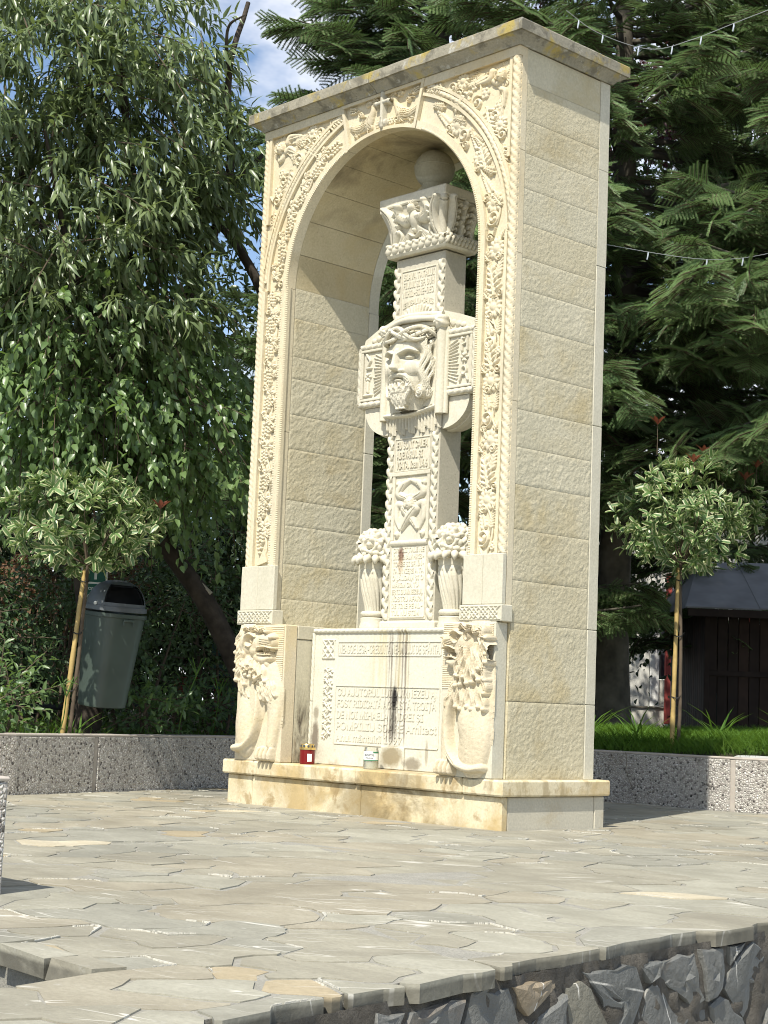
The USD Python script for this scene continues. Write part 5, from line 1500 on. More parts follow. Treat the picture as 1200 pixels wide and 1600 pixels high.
rocks = [rock_mat('wall_rock_blue', (0.10, 0.105, 0.10), (0.165, 0.165, 0.15), .25), rock_mat('wall_rock_green', (0.125, 0.12, 0.095), (0.195, 0.185, 0.145), .4), rock_mat('wall_rock_brown', (0.20, 0.16, 0.105), (0.28, 0.23, 0.16), .5), rock_mat('wall_rock_white', (0.42, 0.40, 0.34), (0.54, 0.52, 0.45), .2)]
wp = []
for _ in range(5000):
    p = np.array([rg.uniform(0, ed[-1]), rg.uniform(-1.15, .1)])
    if all((q[0] - p[0]) ** 2 * 2.0 + (q[1] - p[1]) ** 2 * .7 > .235 ** 2 for q in wp): wp.append(p)
vor = Voronoi(np.array(wp)); wpoly = []
for reg in vor.point_region:
    r_ = vor.regions[reg]
    if -1 in r_ or not r_: continue
    q = sg.Polygon(vor.vertices[r_]).intersection(sg.box(.25, -1.05, ed[-1] - .25, -.045))
    q = q.buffer(-rg.choice([.006, .010, .016, .028]))
    for w in getattr(q, 'geoms', [q]):
        if w.area > .004: wpoly.append(w)


def rock(poly, rg, proud):
    """a split face: rim set back, three or four flat facets"""
    ring = np.array(poly.simplify(.008).exterior.coords)[:-1]; c = ring.mean(0)
    P = []
    for a, b in zip(ring, np.roll(ring, -1, 0)):
        n = max(1, int(np.linalg.norm(b - a) / .05))
        for t in np.arange(n) / n: P.append(a + (b - a) * t + rg.normal(0, .005, 2))
    P = np.array(P); n = len(P)
    tilt = rg.normal(0, .05, 2); ph = rg.uniform(0, 6.3); fd = np.array([math.cos(ph), math.sin(ph)])
    rows = []
    for q, o in ((1.0, -.03), (1.0, proud * .45), (.93, proud * .8), (.62, proud), (.3, proud)):
        R_ = c + (P - c) * q
        oo = o + ((R_ - c) @ tilt + .06 * np.abs((R_ - c) @ fd - .03) * -1 * (o > 0)) * (1 if o > 0 else 0) + (rg.normal(0, .0035, n) if o > 0 else 0)
        rows.append(wall_pt(R_[:, 0], np.minimum(R_[:, 1], -.042), oo))
    V = np.vstack(rows + [wall_pt(c[:1], c[1:], np.array([proud]))]); F = []
    for r_ in range(4):
        for k in range(n):
            a, b = r_ * n + k, r_ * n + (k + 1) % n; F += [(a, b, b + n), (a, b + n, a + n)]
    for k in range(n): F.append((4 * n + k, 4 * n + (k + 1) % n, 5 * n))
    return V, np.array(F)


for q in wpoly:
    obj('wall_stone', rock(q, rg, rg.uniform(.010, .022)), rocks[int(tone.choice(4, p=[.50, .36, .13, .01]))], rw, 25)
# ------------------------------------------------------------------ low walls of exposed pebble concrete round the back
g = G()
_v = g('voronoi_texture', vector=g('mapping', vector=g.pos(), location=(.3, .1, .2)) + '.vector', scale=62.0, feature='f1')
_e = g('voronoi_texture', vector=g('mapping', vector=g.pos(), location=(.3, .1, .2)) + '.vector', scale=62.0, feature='distance_to_edge') + '.distance'
_s = g('separate_xyz', vector=_v + '.color') + '.x'
_c = g.ramp(_s, [(0, (0.06, 0.055, 0.05)), (.12, (0.34, 0.31, 0.27)), (.35, (0.60, 0.565, 0.50)), (.55, (0.74, 0.71, 0.64)), (.75, (0.52, 0.48, 0.42)), (1, (0.80, 0.77, 0.71))])
_c = g.mix(g.val(_e, .02, .11, 1, 0), _c, (0.46, 0.43, 0.38))
_c = g.mix(g.val(g.noise(2.5, 5), .5, .68, 0, .3), _c, (0.30, 0.26, 0.20))
_h = g.val(_e, 0.0, .3, 0, 1)
mat_pebble = g.make('pebble_concrete', g('principled_bsdf', base_color=_c, roughness=.8, normal=g('bump', height=_h, strength=1.0, distance=.011) + '.normal') + '.BSDF')
mat_concrete = plain('smooth_concrete', (0.40, 0.36, 0.31), .9, vary=.2, scale=9, bump=.3)
WH = 0.405


def panel(a, b, thick=.16, z0=-.03, z1=WH, top=True):
    """a wall panel between two plan points; the outer face lies behind the line"""
    a, b = np.array(a), np.array(b); d = (b - a) / np.linalg.norm(b - a); n = np.array([-d[1], d[0]])
    mid = (a + b) / 2
    if (np.array([1.2, .6]) - mid) @ n > 0: n = -n
    L = np.linalg.norm(b - a)
    A = np.array([[d[0], n[0], 0], [d[1], n[1], 0], [0, 0, 1]])
    return A, np.array([*a, 0]), L, thick


def low_wall(name, label, P, joints, cat='low wall'):
    t = thing(name, label, cat, (P[0][0], P[0][1], 0), 'pebble concrete walls round the terrace')
    for i in range(len(P) - 1):
        A, o, L, th = panel(P[i], P[i + 1])
        ov = .012
        obj('pebble_panel', xf(box(.022 if joints[i] else -ov, L - (.022 if joints[i + 1] else -ov), 0, th, -.03, WH - .018, .006), A, o), mat_pebble, t)
        obj('top_band', xf(box(-ov, L + ov, .002, th + .01, WH - .017, WH, .005), A, o), mat_concrete, t)
        if joints[i + 1] and i + 2 < len(P):
            obj('joint_strip', xf(box(L - .0215, L + .0215, .006, th, -.03, WH - .018, .004), A, o), mat_concrete, t)
    return t


low_wall('low_wall', 'pebbled concrete low wall under the litter bin, with one pale vertical joint', LOW[[2, 3, 4, 5]], [0, 0, 1, 0])
low_wall('low_wall', 'pebbled concrete low wall hidden behind the monument, curving round the terrace', LOW[[5, 6, 7, 8]], [0, 1, 1, 0])
low_wall('low_wall', 'pebbled concrete low wall below the sunny grass at right, with dark crack', LOW[[8, 9, 10, 11, 12]], [0, 1, 0, 1, 0])
obj('wall_crack', tube([(.62, 3.437, .40), (.635, 3.435, .33), (.625, 3.437, .27), (.66, 3.433, .2), (.70, 3.43, .12)], .004, 5), mat_joint, stage.GetPrimAtPath('/World/low_wall_002'))
# the end of another such wall at the left edge of the view
K = np.array([3.975, -4.16])
we = thing('wall_end', 'pebbled concrete wall end with weathered top at the left edge, casting a dark shadow', 'low wall', (K[0], K[1], 0))
obj('pebble_panel', box(K[0] - 1.2, K[0], K[1] - .3, K[1], -.03, .372, .010), mat_pebble, we)
obj('top_band', box(K[0] - 1.2, K[0] + .004, K[1] - .304, K[1] + .004, .373, .388, .006), mat_concrete, we)

# ------------------------------------------------------------------ ground
g = G()
_c = g.ramp(g.noise(3, 6, .65), [(.3, (0.035, 0.03, 0.02)), (.55, (0.06, 0.05, 0.03)), (.75, (0.035, 0.05, 0.02))])
mat_soil = g.make('leafy_soil', g('principled_bsdf', base_color=_c, roughness=.95, normal=g('bump', height=g.noise(25, 6, .7), strength=1.0, distance=.03) + '.normal') + '.BSDF')
n = 160
a = np.linspace(-1, 1, n); gx = 3 + np.sign(a) * np.abs(a) ** 2.6 * 300; gy = 2 + np.sign(a) * np.abs(a) ** 2.6 * 300
GX, GY = np.meshgrid(gx, gy)
bowl = sg.Polygon(np.vstack([LOW, [(4.6, 5.2), (9, 5), (30, 0), (30, -30), (-2, -30), (.9, -5.4)]]))
# upper ground: everything behind the low wall; lower ground: the street side
def sheet(poly, z, step):
    x0, y0, x1, y1 = poly.bounds
    return ext_xy(poly, z - .2, z)
back = sg.box(-300, -300, 300, 300).difference(sg.Polygon(np.vstack([LOW - [0, 0], [(4.6, 5.0), (300, 40), (300, -300), (-20, -300), (1.1, -5.4)]])).buffer(.12))
ground = thing('ground', None, None, (0, 0, 0), kind='structure')
def hgt(x, y):
    d = np.hypot(x - 1.2, y - .8)
    m = np.clip((y - 3.35) / .8, 0, 1) * np.clip((x + 1.5) / 1.0, 0, 1)
    return .34 + np.clip((d - 3.2) / 16, 0, 1) * .10 + .15 * m * m * (3 - 2 * m) + .03 * (meshkit.noise(np.stack([x * .7, y * .7, x * 0], -1)) - .5)
tri = []
ang = np.linspace(0, 2 * math.pi, 145)
rad = np.r_[np.linspace(2.0, 8, 28), np.geomspace(8.5, 400, 26)]
A_, R_ = np.meshgrid(ang, rad); PX, PY = 1.2 + R_ * np.cos(A_), .8 + R_ * np.sin(A_)
inside = shapely.contains_xy(back, PX, PY)
obj('upper_ground', grid_mesh(PX, PY, hgt(PX, PY), inside), mat_soil, ground, True)
obj('lower_ground', (np.array([(-30, -300, -1.0), (400, -300, -1.0), (400, 60, -1.0), (-30, 60, -1.0)], float), np.array([(0, 1, 2), (0, 2, 3)])), mat_mortar, ground)
# ------------------------------------------------------------------ foliage helpers
def unit(v): return v / (np.linalg.norm(v, axis=-1, keepdims=True) + 1e-12)


def leaf_cloud(P, D, U, L, W, fold=.25, droop=.3, wide=.45):
    """leaves as (N, 8, 3) points: base P, direction D, upward side U, length L, width W"""
    n = len(P); D = unit(D); U = unit(U - D * (U * D).sum(1, keepdims=True)); B = np.cross(D, U)
    L, W = np.broadcast_to(L, (n,))[:, None], np.broadcast_to(W, (n,))[:, None]
    out = np.empty((n, 8, 3))
    spine = lambda t: P + D * L * t - U * L * droop * t * t
    out[:, 0] = spine(0.0)
    for k, (t, w) in enumerate(((wide * .75, .95), (wide * 1.55, .78))):
        c = spine(t); up = U * W * fold * w
        out[:, 1 + 3 * k] = c - B * W * .5 * w + up; out[:, 2 + 3 * k] = c; out[:, 3 + 3 * k] = c + B * W * .5 * w + up
    out[:, 7] = spine(1.0)
    return out


LF = np.array([(0, 2, 1), (0, 3, 2), (1, 2, 5), (1, 5, 4), (2, 3, 6), (2, 6, 5), (4, 5, 7), (5, 6, 7)])
LUV = np.array([(.5, 0), (0, .33), (.5, .33), (1, .33), (.05, .7), (.5, .7), (.95, .7), (.5, 1)])
DF = np.array([(0, 1, 7), (0, 7, 3)])


def leaves_mesh(A):
    n = len(A)
    return A.reshape(-1, 3), (LF[None] + 8 * np.arange(n)[:, None, None]).reshape(-1, 3)


def leaf_mat(name, c0, c1, trans=(0.10, 0.16, 0.03), gloss=.45, spec=.4, tfac=.3, margin=None, isl=True):
    g = G()
    r = (g('object_info') + '.random') if not isl else g.math('fraction', g.math('add', g('geometry') + '.random_per_island', g('object_info') + '.random'), 0.0)
    col = g.ramp(r, [(0, c0), (.7, c1), (1, tuple(min(1, x * 1.25) for x in c1))])
    col = g.mix(g.val(g.noise(1.6, 3), .35, .65, .0, .35), col, tuple(x * .6 for x in c0))
    if margin:
        uv = g('separate_xyz', vector=g('uvmap', attribute='st') + '.UV')
        e = g.math('absolute', g.math('subtract', uv + '.x', .5))
        e = g.math('add', e, g.math('multiply', g.math('subtract', g.noise(60, 3), .5), .35))
        col = g.mix(g.val(e, .27, .34, 0, 1), col, margin)
    p = g('principled_bsdf', base_color=col, roughness=gloss, specular_ior_level=spec) + '.BSDF'
    t = g('translucent_bsdf', color=trans) + '.BSDF'
    return g.make(name, g('mix_closure', fac=tfac, closure1=p, closure2=t) + '.closure')


mat_bark = plain('dark_bark', (0.055, 0.045, 0.035), .95, vary=.5, scale=9, bump=1.0, spec=.2)
mat_bark_fir = plain('fir_bark', (0.10, 0.09, 0.07), .95, vary=.5, scale=7, bump=1.0, spec=.2)
mat_twig = plain('brown_twig', (0.10, 0.075, 0.05), .9, vary=.3)
mat_bamboo = plain('bamboo_cane', (0.42, 0.30, 0.11), .5, vary=.25, scale=14)
mat_tie = plain('black_tie', (0.02, 0.02, 0.02), .6)
lf_peach = leaf_mat('narrow_leaf', (0.11, 0.16, 0.06), (0.21, 0.26, 0.115), (0.20, 0.27, 0.07), .36, .6, .25)
lf_broad = leaf_mat('broad_leaf', (0.075, 0.14, 0.048), (0.145, 0.22, 0.08), (0.22, 0.36, 0.06), .36, .55, .3)
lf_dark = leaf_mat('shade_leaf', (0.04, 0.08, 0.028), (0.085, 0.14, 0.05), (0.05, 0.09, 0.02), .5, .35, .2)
lf_far = leaf_mat('distant_leaf', (0.014, 0.026, 0.013), (0.03, 0.048, 0.022), (0.03, 0.05, 0.015), .6, .25, .15)
lf_purple = leaf_mat('purple_leaf', (0.04, 0.015, 0.02), (0.09, 0.03, 0.035), (0.12, 0.03, 0.03), .45, .4, .25)
lf_brown = leaf_mat('dry_leaf', (0.10, 0.055, 0.03), (0.20, 0.11, 0.06), (0.2, 0.1, 0.04), .6, .3, .25)
lf_var = leaf_mat('variegated_leaf', (0.08, 0.16, 0.05), (0.15, 0.25, 0.085), (0.3, 0.42, 0.12), .35, .5, .25, margin=(0.55, 0.56, 0.32))
lf_red = leaf_mat('young_red_leaf', (0.16, 0.05, 0.035), (0.26, 0.10, 0.065), (0.3, 0.08, 0.04), .35, .5, .3)
lf_grass = leaf_mat('grass_blade', (0.05, 0.12, 0.018), (0.11, 0.21, 0.035), (0.2, 0.36, 0.04), .5, .35, .35)
lf_fir = leaf_mat('fir_needle', (0.11, 0.20, 0.08), (0.20, 0.31, 0.115), (0.22, 0.34, 0.09), .45, .4, .2, isl=False)


def put_leaves(parent, A, mat, n_parts, face_to=CAM, name='leaf', uv=False, stuff='foliage'):
    """the leaves that show largest as parts, the others as one part"""
    c = A.mean(1); size = np.linalg.norm(np.cross(A[:, 3] - A[:, 1], A[:, 7] - A[:, 0]), axis=1)
    d = np.linalg.norm(c - face_to, axis=1)
    v = c - face_to; z = v @ _f; ok = (np.abs(v @ CR / z) < .235) & (np.abs(v @ CU / z) < .31)
    score = np.where(ok, size / d ** 2 - .00002 * d, -9)
    order = np.argsort(-score - .00004 * np.random.default_rng(1).random(len(c)))
    first = order[:n_parts]; rest = order[n_parts:]
    for i in first: obj(name, (A[i], LF), mat, parent, True, uv=LUV if uv else None)
    if len(rest):
        m = leaves_mesh(A[rest]); obj(stuff, m, mat, parent, True, uv=np.tile(LUV, (len(rest), 1)) if uv else None, kind='stuff')


def inside_blob(rg, n, c, r, power=.5):
    """points in an ellipsoid, denser towards the surface"""
    d = unit(rg.normal(size=(n, 3))); q = rg.random(n)[:, None] ** (power * .66)
    return np.asarray(c) + d * q * np.asarray(r), d


def broad_crown(rg, c, r, n_twig, per, L, W, droop, hang=.6, twig_len=.35, lump=.35, seed=0, jit=.5):
    """twigs through an uneven crown with alternate leaves; returns leaves and twig tubes"""
    p, d = inside_blob(rg, n_twig * 2, c, r)
    q = meshkit.fbm((p - c) / np.asarray(r).mean() * 2.6, 3, seed)
    keep = q > np.quantile(q, lump); p, d = p[keep][:n_twig], d[keep][:n_twig]
    dirs = unit(d * [1, 1, .4] + rg.normal(0, jit, p.shape) + [0, 0, -hang])
    P, D, U, tw = [], [], [], []
    for i in range(len(p)):
        tl = twig_len * rg.uniform(.6, 1.3); t = np.linspace(.1, 1, per)
        sag = np.array([0, 0, -.35 * hang * tl])
        pts = p[i] + dirs[i] * tl * t[:, None] + sag * (t ** 2)[:, None]
        b = unit(np.cross(dirs[i], [0.1, .2, 1])); w = np.cross(b, dirs[i])
        a = np.arange(per) * 2.4 + rg.uniform(0, 6)
        side = np.cos(a)[:, None] * b + np.sin(a)[:, None] * w
        P.append(pts); D.append(unit(side * .8 + dirs[i] * .7 + [0, 0, -hang * .8] + rg.normal(0, .25, (per, 3)))); U.append(unit(side * .2 + [0, 0, .6] + rg.normal(0, .4, (per, 3)) + SUN * .8))
        if i % 3 == 0: tw.append(tube([p[i] - dirs[i] * tl * .3, p[i] + dirs[i] * tl * .5 + sag * .25, p[i] + dirs[i] * tl + sag], [.005, .004, .002], 4, False))
    P, D, U = np.vstack(P), np.vstack(D), np.vstack(U); n = len(P)
    return leaf_cloud(P, D, U, L * rg.uniform(.65, 1.2, n), W * rg.uniform(.7, 1.15, n), .22, droop), tw


def limb(pts, r0, r1, n=18, sides=9, seed=0):
    P = spline(pts, n); P = P + .012 * (np.stack([meshkit.noise(np.c_[P * 4 + 7 * k, ][:, :3], seed + k) for k in range(3)], 1) - .5) * (1 + 0 * P)
    return tube(P, np.linspace(r0, r1, n), sides)


# ------------------------------------------------------------------ two staked standard trees
def standard_tree(name, label, base, lean, stake_h, crown, radii, seed, red):
    rg = np.random.default_rng(seed)
    t = thing(name, label, 'tree', base, 'staked variegated standard trees')
    b = np.array(base); top = b + np.array([lean[0], lean[1], 1]) * stake_h
    z = np.linspace(0, 1, 14); P = b + (top - b) * z[:, None]
    rad = .019 - .003 * z; rad = np.where(np.arange(14) % 4 == 2, rad * 1.12, rad)
    obj('cane_stake', tube(P, rad, 12), mat_bamboo, t, 50)
    off = np.array([.035, .02, 0])
    obj('trunk', limb([b + off * 1.3, b + (top - b) * .5 + off * 1.1, top + off * .4, np.array(crown) - [0, 0, radii[2] * .2]], .015, .011), mat_twig, t, True)
    for k in (.28, .62, .93):
        c = b + (top - b) * k + off * .4
        obj('tie', tube([c + np.array([.034 * math.cos(a), .028 * math.sin(a), .006 * math.sin(2 * a)]) for a in np.linspace(0, 6.6, 20)], .0045, 6), mat_tie, t, True)
        obj('tie_end', tube([c + [.03, 0, 0], c + [.06, .01, .03]], .002, 5), mat_tie, t)
    fork = top + [.02, .015, .03]
    for k in range(9):
        a = k * 2.4; e = np.array(crown) + np.array([math.cos(a) * radii[0] * .6, math.sin(a) * radii[1] * .6, radii[2] * rg.uniform(-.2, .5)])
        obj('branch', limb([fork, (fork + e) / 2 + [0, 0, -.05], e], .008, .003, 10, 6), mat_twig, t, True)
    n = 340
    p, d = inside_blob(rg, n, crown, radii, .45)
    q = meshkit.fbm((p - crown) * 4.2, 3, seed); keep = q > np.quantile(q, .2); p, d = p[keep], d[keep]
    d = unit(d + rg.normal(0, .35, d.shape) + [0, 0, .25])
    P, D, U = [], [], []
    for i in range(len(p)):
        m = rg.integers(5, 9)
        bb = unit(np.cross(d[i], [.1, .2, 1.0])); w = np.cross(bb, d[i])
        a = np.arange(m) * 2.399 + rg.uniform(0, 6); s = np.cos(a)[:, None] * bb + np.sin(a)[:, None] * w; o = rg.uniform(.25, .95, m)[:, None]
        P.append(p[i] - d[i] * (o * .07)); D.append(unit(s * (.55 + .55 * o) + d[i] * (1.05 - o * .6) + rg.normal(0, .3, (m, 3)))); U.append(unit(d[i] + rg.normal(0, .4, (m, 3)) + [0, 0, .4]))
    P, D, U = np.vstack(P), np.vstack(D), np.vstack(U)
    A = leaf_cloud(P, D, U, rg.uniform(.065, .115, len(P)), rg.uniform(.028, .044, len(P)), .22, .18, .6)
    put_leaves(t, A, lf_var, 300, uv=True)
    for (x, y, z, up) in red:
        o = np.array(crown) + [x, y, z]
        obj('red_shoot', tube([o - [0, 0, up], o], [.004, .0025], 5), mat_twig, t)
        for k in range(5):
            a = k * 1.3 + x; dd = np.array([math.cos(a), math.sin(a), 1.0 + .4 * (k % 2)])
            obj('young_leaf', (leaf_cloud(o[None], dd[None], np.array([[0, 0, 1.0]]), .105, .036, .25, .15)[0], LF), lf_red, t, True, label='dark red young leaf')
    return t


standard_tree('standard_tree', 'small variegated round-headed tree on a cane stake beside the litter bin', (-1.243, -.597, .37), (.05, .055), 1.2, (-1.157, -.59, 1.93), (.60, .60, .40), 3, [(.45, .35, .08, .08), (-.1, -.3, -.12, .05)])
standard_tree('standard_tree', 'small variegated round-headed tree with red shoots on the sunny grass', (.763, 3.848, .44), (.012, .014), 1.46, (.86, 3.82, 2.33), (.64, .64, .50), 4, [(-.19, -.12, .74, .25), (.12, .10, .50, .1), (.26, .22, .42, .1), (.42, .40, .40, .12), (.16, -.1, .40, .1), (.34, .36, .30, .1)])

# ------------------------------------------------------------------ litter bin and notice
mat_bin = plain('green_bin_plastic', (0.055, 0.075, 0.062), .42, vary=.12, scale=5, spec=.5)
mat_hood = plain('grey_hood_plastic', (0.10, 0.11, 0.115), .38, vary=.12, scale=6, spec=.5)
mat_black = plain('bin_inside', (0.025, 0.028, 0.03), .7)
B0 = np.array([-1.47, -.125, .0])
bn = thing('litter_bin', 'dark green litter bin with domed hood, leaning on a trunk above the wall', 'litter bin', (-1.47, -.125, .60))
LEAN = np.array([.055, .062])


def sup(a, rx, ry, n=3.2):
    c, s = np.cos(a), np.sin(a)
    k = (np.abs(c) ** n + np.abs(s) ** n) ** (-1 / n)
    return rx * k * c, ry * k * s


def bin_pt(x, y, z):
    x, y = x * .84, y * .84
    return np.stack([B0[0] + x + LEAN[0] * (z - .6), B0[1] + y + LEAN[1] * (z - .6), z + x * -.10], -1)


aa = np.linspace(0, 2 * math.pi, 73)
lev = np.array([(.60, .150, .175, 0), (.606, .165, .190, 0), (.63, .170, .196, 0), (1.20, .215, .243, 0), (1.265, .222, .250, 0), (1.268, .234, .262, 0), (1.295, .236, .264, 0), (1.297, .205, .235, 0), (1.20, .195, .225, 0), (.70, .155, .18, 0)])
V = np.stack([bin_pt(*sup(aa, r1, r2), np.full(73, z)) for z, r1, r2, _ in lev])
obj('bin_body', grid_mesh(V[..., 0], V[..., 1], V[..., 2]), mat_bin, bn, 40)
v0 = bin_pt(*sup(aa, .15, .175), np.full(73, .60)); obj('bin_bottom', (np.vstack([v0, v0.mean(0)[None]]), np.array([(i, (i + 1) % 73, 73) for i in range(72)])), mat_bin, bn)
ph = np.linspace(0, math.pi / 2, 22); AA, PH = np.meshgrid(aa, ph)
xs, ys = sup(AA, .225, .255, 2.5); hz = 1.345 + .195 * np.sin(PH); k = np.cos(PH) ** .82
V = bin_pt(xs * k, ys * k, hz)
hole = (np.abs(((AA + math.pi) % (2 * math.pi)) - math.pi + .12) < .80) & (PH > .22) & (PH < .92)
obj('hood', grid_mesh(V[..., 0], V[..., 1], V[..., 2], ~hole), mat_hood, bn, 60)
rim = np.stack([bin_pt(*sup(aa, r1, r2, 2.6), np.full(73, z)) for z, r1, r2 in ((1.348, .225, .255), (1.346, .238, .268), (1.312, .240, .270), (1.310, .222, .252))])
obj('hood_rim', grid_mesh(rim[..., 0], rim[..., 1], rim[..., 2]), mat_hood, bn, 40)
V = bin_pt(xs * k * .93, ys * k * .93, hz - .014)
obj('hood_lining', grid_mesh(V[..., 0], V[..., 1], V[..., 2], ~hole), mat_black, bn, 60)
e = np.radians(np.linspace(0, 360, 40))
fl = bin_pt(*sup(aa, .2, .23), np.full(73, 1.12)); obj('bin_inside', (np.vstack([fl, fl.mean(0)[None]]), np.array([(i, (i + 1) % 73, 73) for i in range(72)])), mat_black, bn)
obj('latch', cat_(xf(box(.196, .207, -.05, .05, 1.245, 1.262, .003), None, (B0[0] + LEAN[0] * .65, B0[1] + LEAN[1] * .65, -.022)), xf(box(.190, .201, -.05, -.04, 1.215, 1.25, .002), None, (B0[0] + LEAN[0] * .65, B0[1] + LEAN[1] * .65, -.022)), xf(box(.190, .201, .04, .05, 1.215, 1.25, .002), None, (B0[0] + LEAN[0] * .65, B0[1] + LEAN[1] * .65, -.022))), mat_bin, bn)
obj('hinge_pin', xf(trimesh.creation.icosphere(2, .014), None, tuple(bin_pt(np.array([.06]), np.array([-.255]), np.array([1.36]))[0])), mat_paper, bn, True)
obj('bracket', box(B0[0] - .26, B0[0] - .19, B0[1] - .04, B0[1] + .08, .85, .92, .006), mat_black, bn)

mat_sign = plain('sign_green', (0.02, 0.12, 0.085), .5, vary=.08)
sg_ = np.array([-1.80, -.035, 1.56])
nt = thing('notice_plate', 'small green and white notice plate half hidden behind the bin hood', 'notice', sg_)
cdir = unit(np.array([[CAM[0] - sg_[0], CAM[1] - sg_[1], 0]]))[0]; sx_ = np.array([-cdir[1], cdir[0], 0])
A3 = np.stack([sx_, cdir * 1.0, [0, 0, 1]], 1)
def on_sign(m): return xf(m, A3, sg_)
obj('plate', on_sign(box(-.10, .10, -.006, 0, -.17, .15, .004)), mat_paper, nt)
obj('picture_panel', on_sign(box(-.085, .085, .0005, .002, -.02, .135, .0005)), mat_sign, nt)
obj('text_panel', on_sign(box(-.085, .085, .0005, .002, -.155, -.035, .0005)), mat_sign, nt)
obj('figure', on_sign(cat_(box(.0, .02, .002, .0035, .0, .07, .0005), xf(trimesh.creation.cylinder(.014, .002, sections=16), np.array([[1, 0, 0], [0, 0, 1], [0, -1, 0.0]]), (.01, .0032, .095)), box(-.02, .04, .002, .0034, .055, .066, .0005))), mat_paper, nt)
for i, s in enumerate(('ocrotiți', 'natura')):
    q = meshkit.text_mesh(s, .026, .001, True); v = np.array(q.vertices); v[:, 0] *= .14 / v[:, 0].max()
    obj('lettering', on_sign((np.stack([-.07 + v[:, 0], .0022 + v[:, 2], -.08 - .055 * i + v[:, 1]], 1), np.array(q.faces))), mat_paper, nt)
obj('post', on_sign(tube([(0, -.02, -1.2), (0, -.02, .1)], .012, 8)), mat_black, nt)

# ------------------------------------------------------------------ the big narrow-leaved tree and the broad-leaved one at left
rg = np.random.default_rng(41)
t1 = thing('narrow_leaved_tree', 'tall dark tree with long narrow drooping leaves filling the upper left', 'tree', (-1.85, .03, .38))
obj('trunk', limb([(-1.86, .03, .30), (-1.88, .02, 1.1), (-2.02, -.05, 2.2), (-2.0, .1, 3.4), (-1.9, .2, 4.6)], .11, .055, 24, 12), mat_bark, t1, True)
for pts, r0 in (([(-2.0, .0, 2.6), (-1.7, .5, 3.6), (-1.25, .62, 4.7), (-1.02, .40, 5.5), (-.95, .5, 6.1)], .05), ([(-2.0, .1, 3.4), (-2.2, -.5, 4.4), (-2.3, -.9, 5.4)], .045), ([(-1.9, .2, 4.6), (-1.6, -.2, 5.6), (-1.4, -.3, 6.6)], .04), ([(-2.0, .1, 3.2), (-1.7, -.5, 4.0), (-1.5, -.9, 4.8)], .035),
                ([(-1.3, 1.25, 3.7), (-1.42, .95, 4.25), (-1.55, .62, 4.6), (-1.75, .4, 4.75)], .05), ([(-1.25, .62, 4.7), (-1.0, 1.0, 5.2), (-.85, 1.3, 5.6)], .022), ([(-1.02, .4, 5.5), (-.8, .2, 5.75), (-.6, .2, 5.8)], .018)):
    obj('branch', limb(pts, r0, r0 * .35, 18, 8), mat_bark, t1, True)
As, tw = [], []
for c, r, n in (((-1.75, -.55, 5.0), (1.15, 1.25, 1.5), 820), ((-1.5, -.05, 5.2), (.65, .65, 1.1), 300), ((-1.55, -.35, 3.75), (.85, .95, .6), 330), ((-2.4, -.9, 5.6), (1.0, 1.0, 1.3), 250), ((-1.0, .45, 4.75), (.45, .5, .4), 60)):
    a, b = broad_crown(rg, np.array(c), np.array(r), n, 13, .135, .032, .45, .35, .34, .32, 5)
    As.append(a); tw += b
put_leaves(t1, np.vstack(As), lf_peach, 200)
obj('twigs', cat_(*tw), mat_twig, t1, kind='stuff')

t2 = thing('broad_leaved_tree', 'broad-leaved tree with hanging leafy shoots, left of the arch below the narrow leaves', 'tree', (-2.1, .9, .38))
obj('trunk', limb([(-1.45, 1.55, .35), (-1.75, 1.05, 1.4), (-2.05, .55, 2.2), (-2.1, .2, 3.2)], .10, .05, 22, 10), mat_bark, t2, True)
obj('bark_scar', limb([(-1.72, 1.02, 1.52), (-1.80, .90, 1.66), (-1.86, .84, 1.78)], .028, .012, 8, 6), plain('pale_bark_scar', (0.34, 0.30, 0.22), .9, vary=.3), t2, True)
for pts in ([(-2.05, .5, 2.3), (-1.6, -.1, 3.2), (-1.2, -.5, 3.6)], [(-2.1, .3, 3.0), (-1.7, .4, 3.7), (-1.3, .7, 3.5)], [(-2.1, .3, 2.9), (-2.3, -.4, 3.5), (-2.2, -.9, 3.3)]): obj('branch', limb(pts, .035, .010, 14, 7), mat_bark, t2, True)
As, tw = [], []
for c, r, n in (((-1.65, -.25, 3.25), (.85, 1.05, .75), 300), ((-1.55, .1, 2.75), (.8, .9, .65), 230), ((-1.6, .75, 2.8), (.4, .5, .7), 100), ((-1.9, -.8, 2.9), (.7, .6, .9), 130)):
    a, b = broad_crown(rg, np.array(c), np.array(r), n, 12, .088, .052, .25, .85, .42, .3, 8)
    As.append(a); tw += b
hp = []
for k in range(34):                                         # long hanging shoots
    x, y = rg.uniform(-1.95, -1.15), rg.uniform(-.9, .95); z0 = rg.uniform(2.6, 3.4); L = rg.uniform(.5, 1.05)
    P = spline([(x, y, z0), (x + .05, y - .06, z0 - .25 * L), (x + .08, y - .06, z0 - L)], 14)
    tw.append(tube(P, .0035, 4, False)); hp.append(P)
P = np.vstack(hp); n = len(P); a = np.arange(n) * 2.4
As.append(leaf_cloud(P, np.stack([np.cos(a), np.sin(a), np.full(n, -.7)], 1) + rg.normal(0, .2, (n, 3)), np.stack([np.cos(a) * .6, np.sin(a) * .6, np.ones(n)], 1), .085 * rg.uniform(.7, 1.2, n), .05, .2, .3))
put_leaves(t2, np.vstack(As), lf_broad, 300)
obj('twigs', cat_(*tw), mat_twig, t2, kind='stuff')

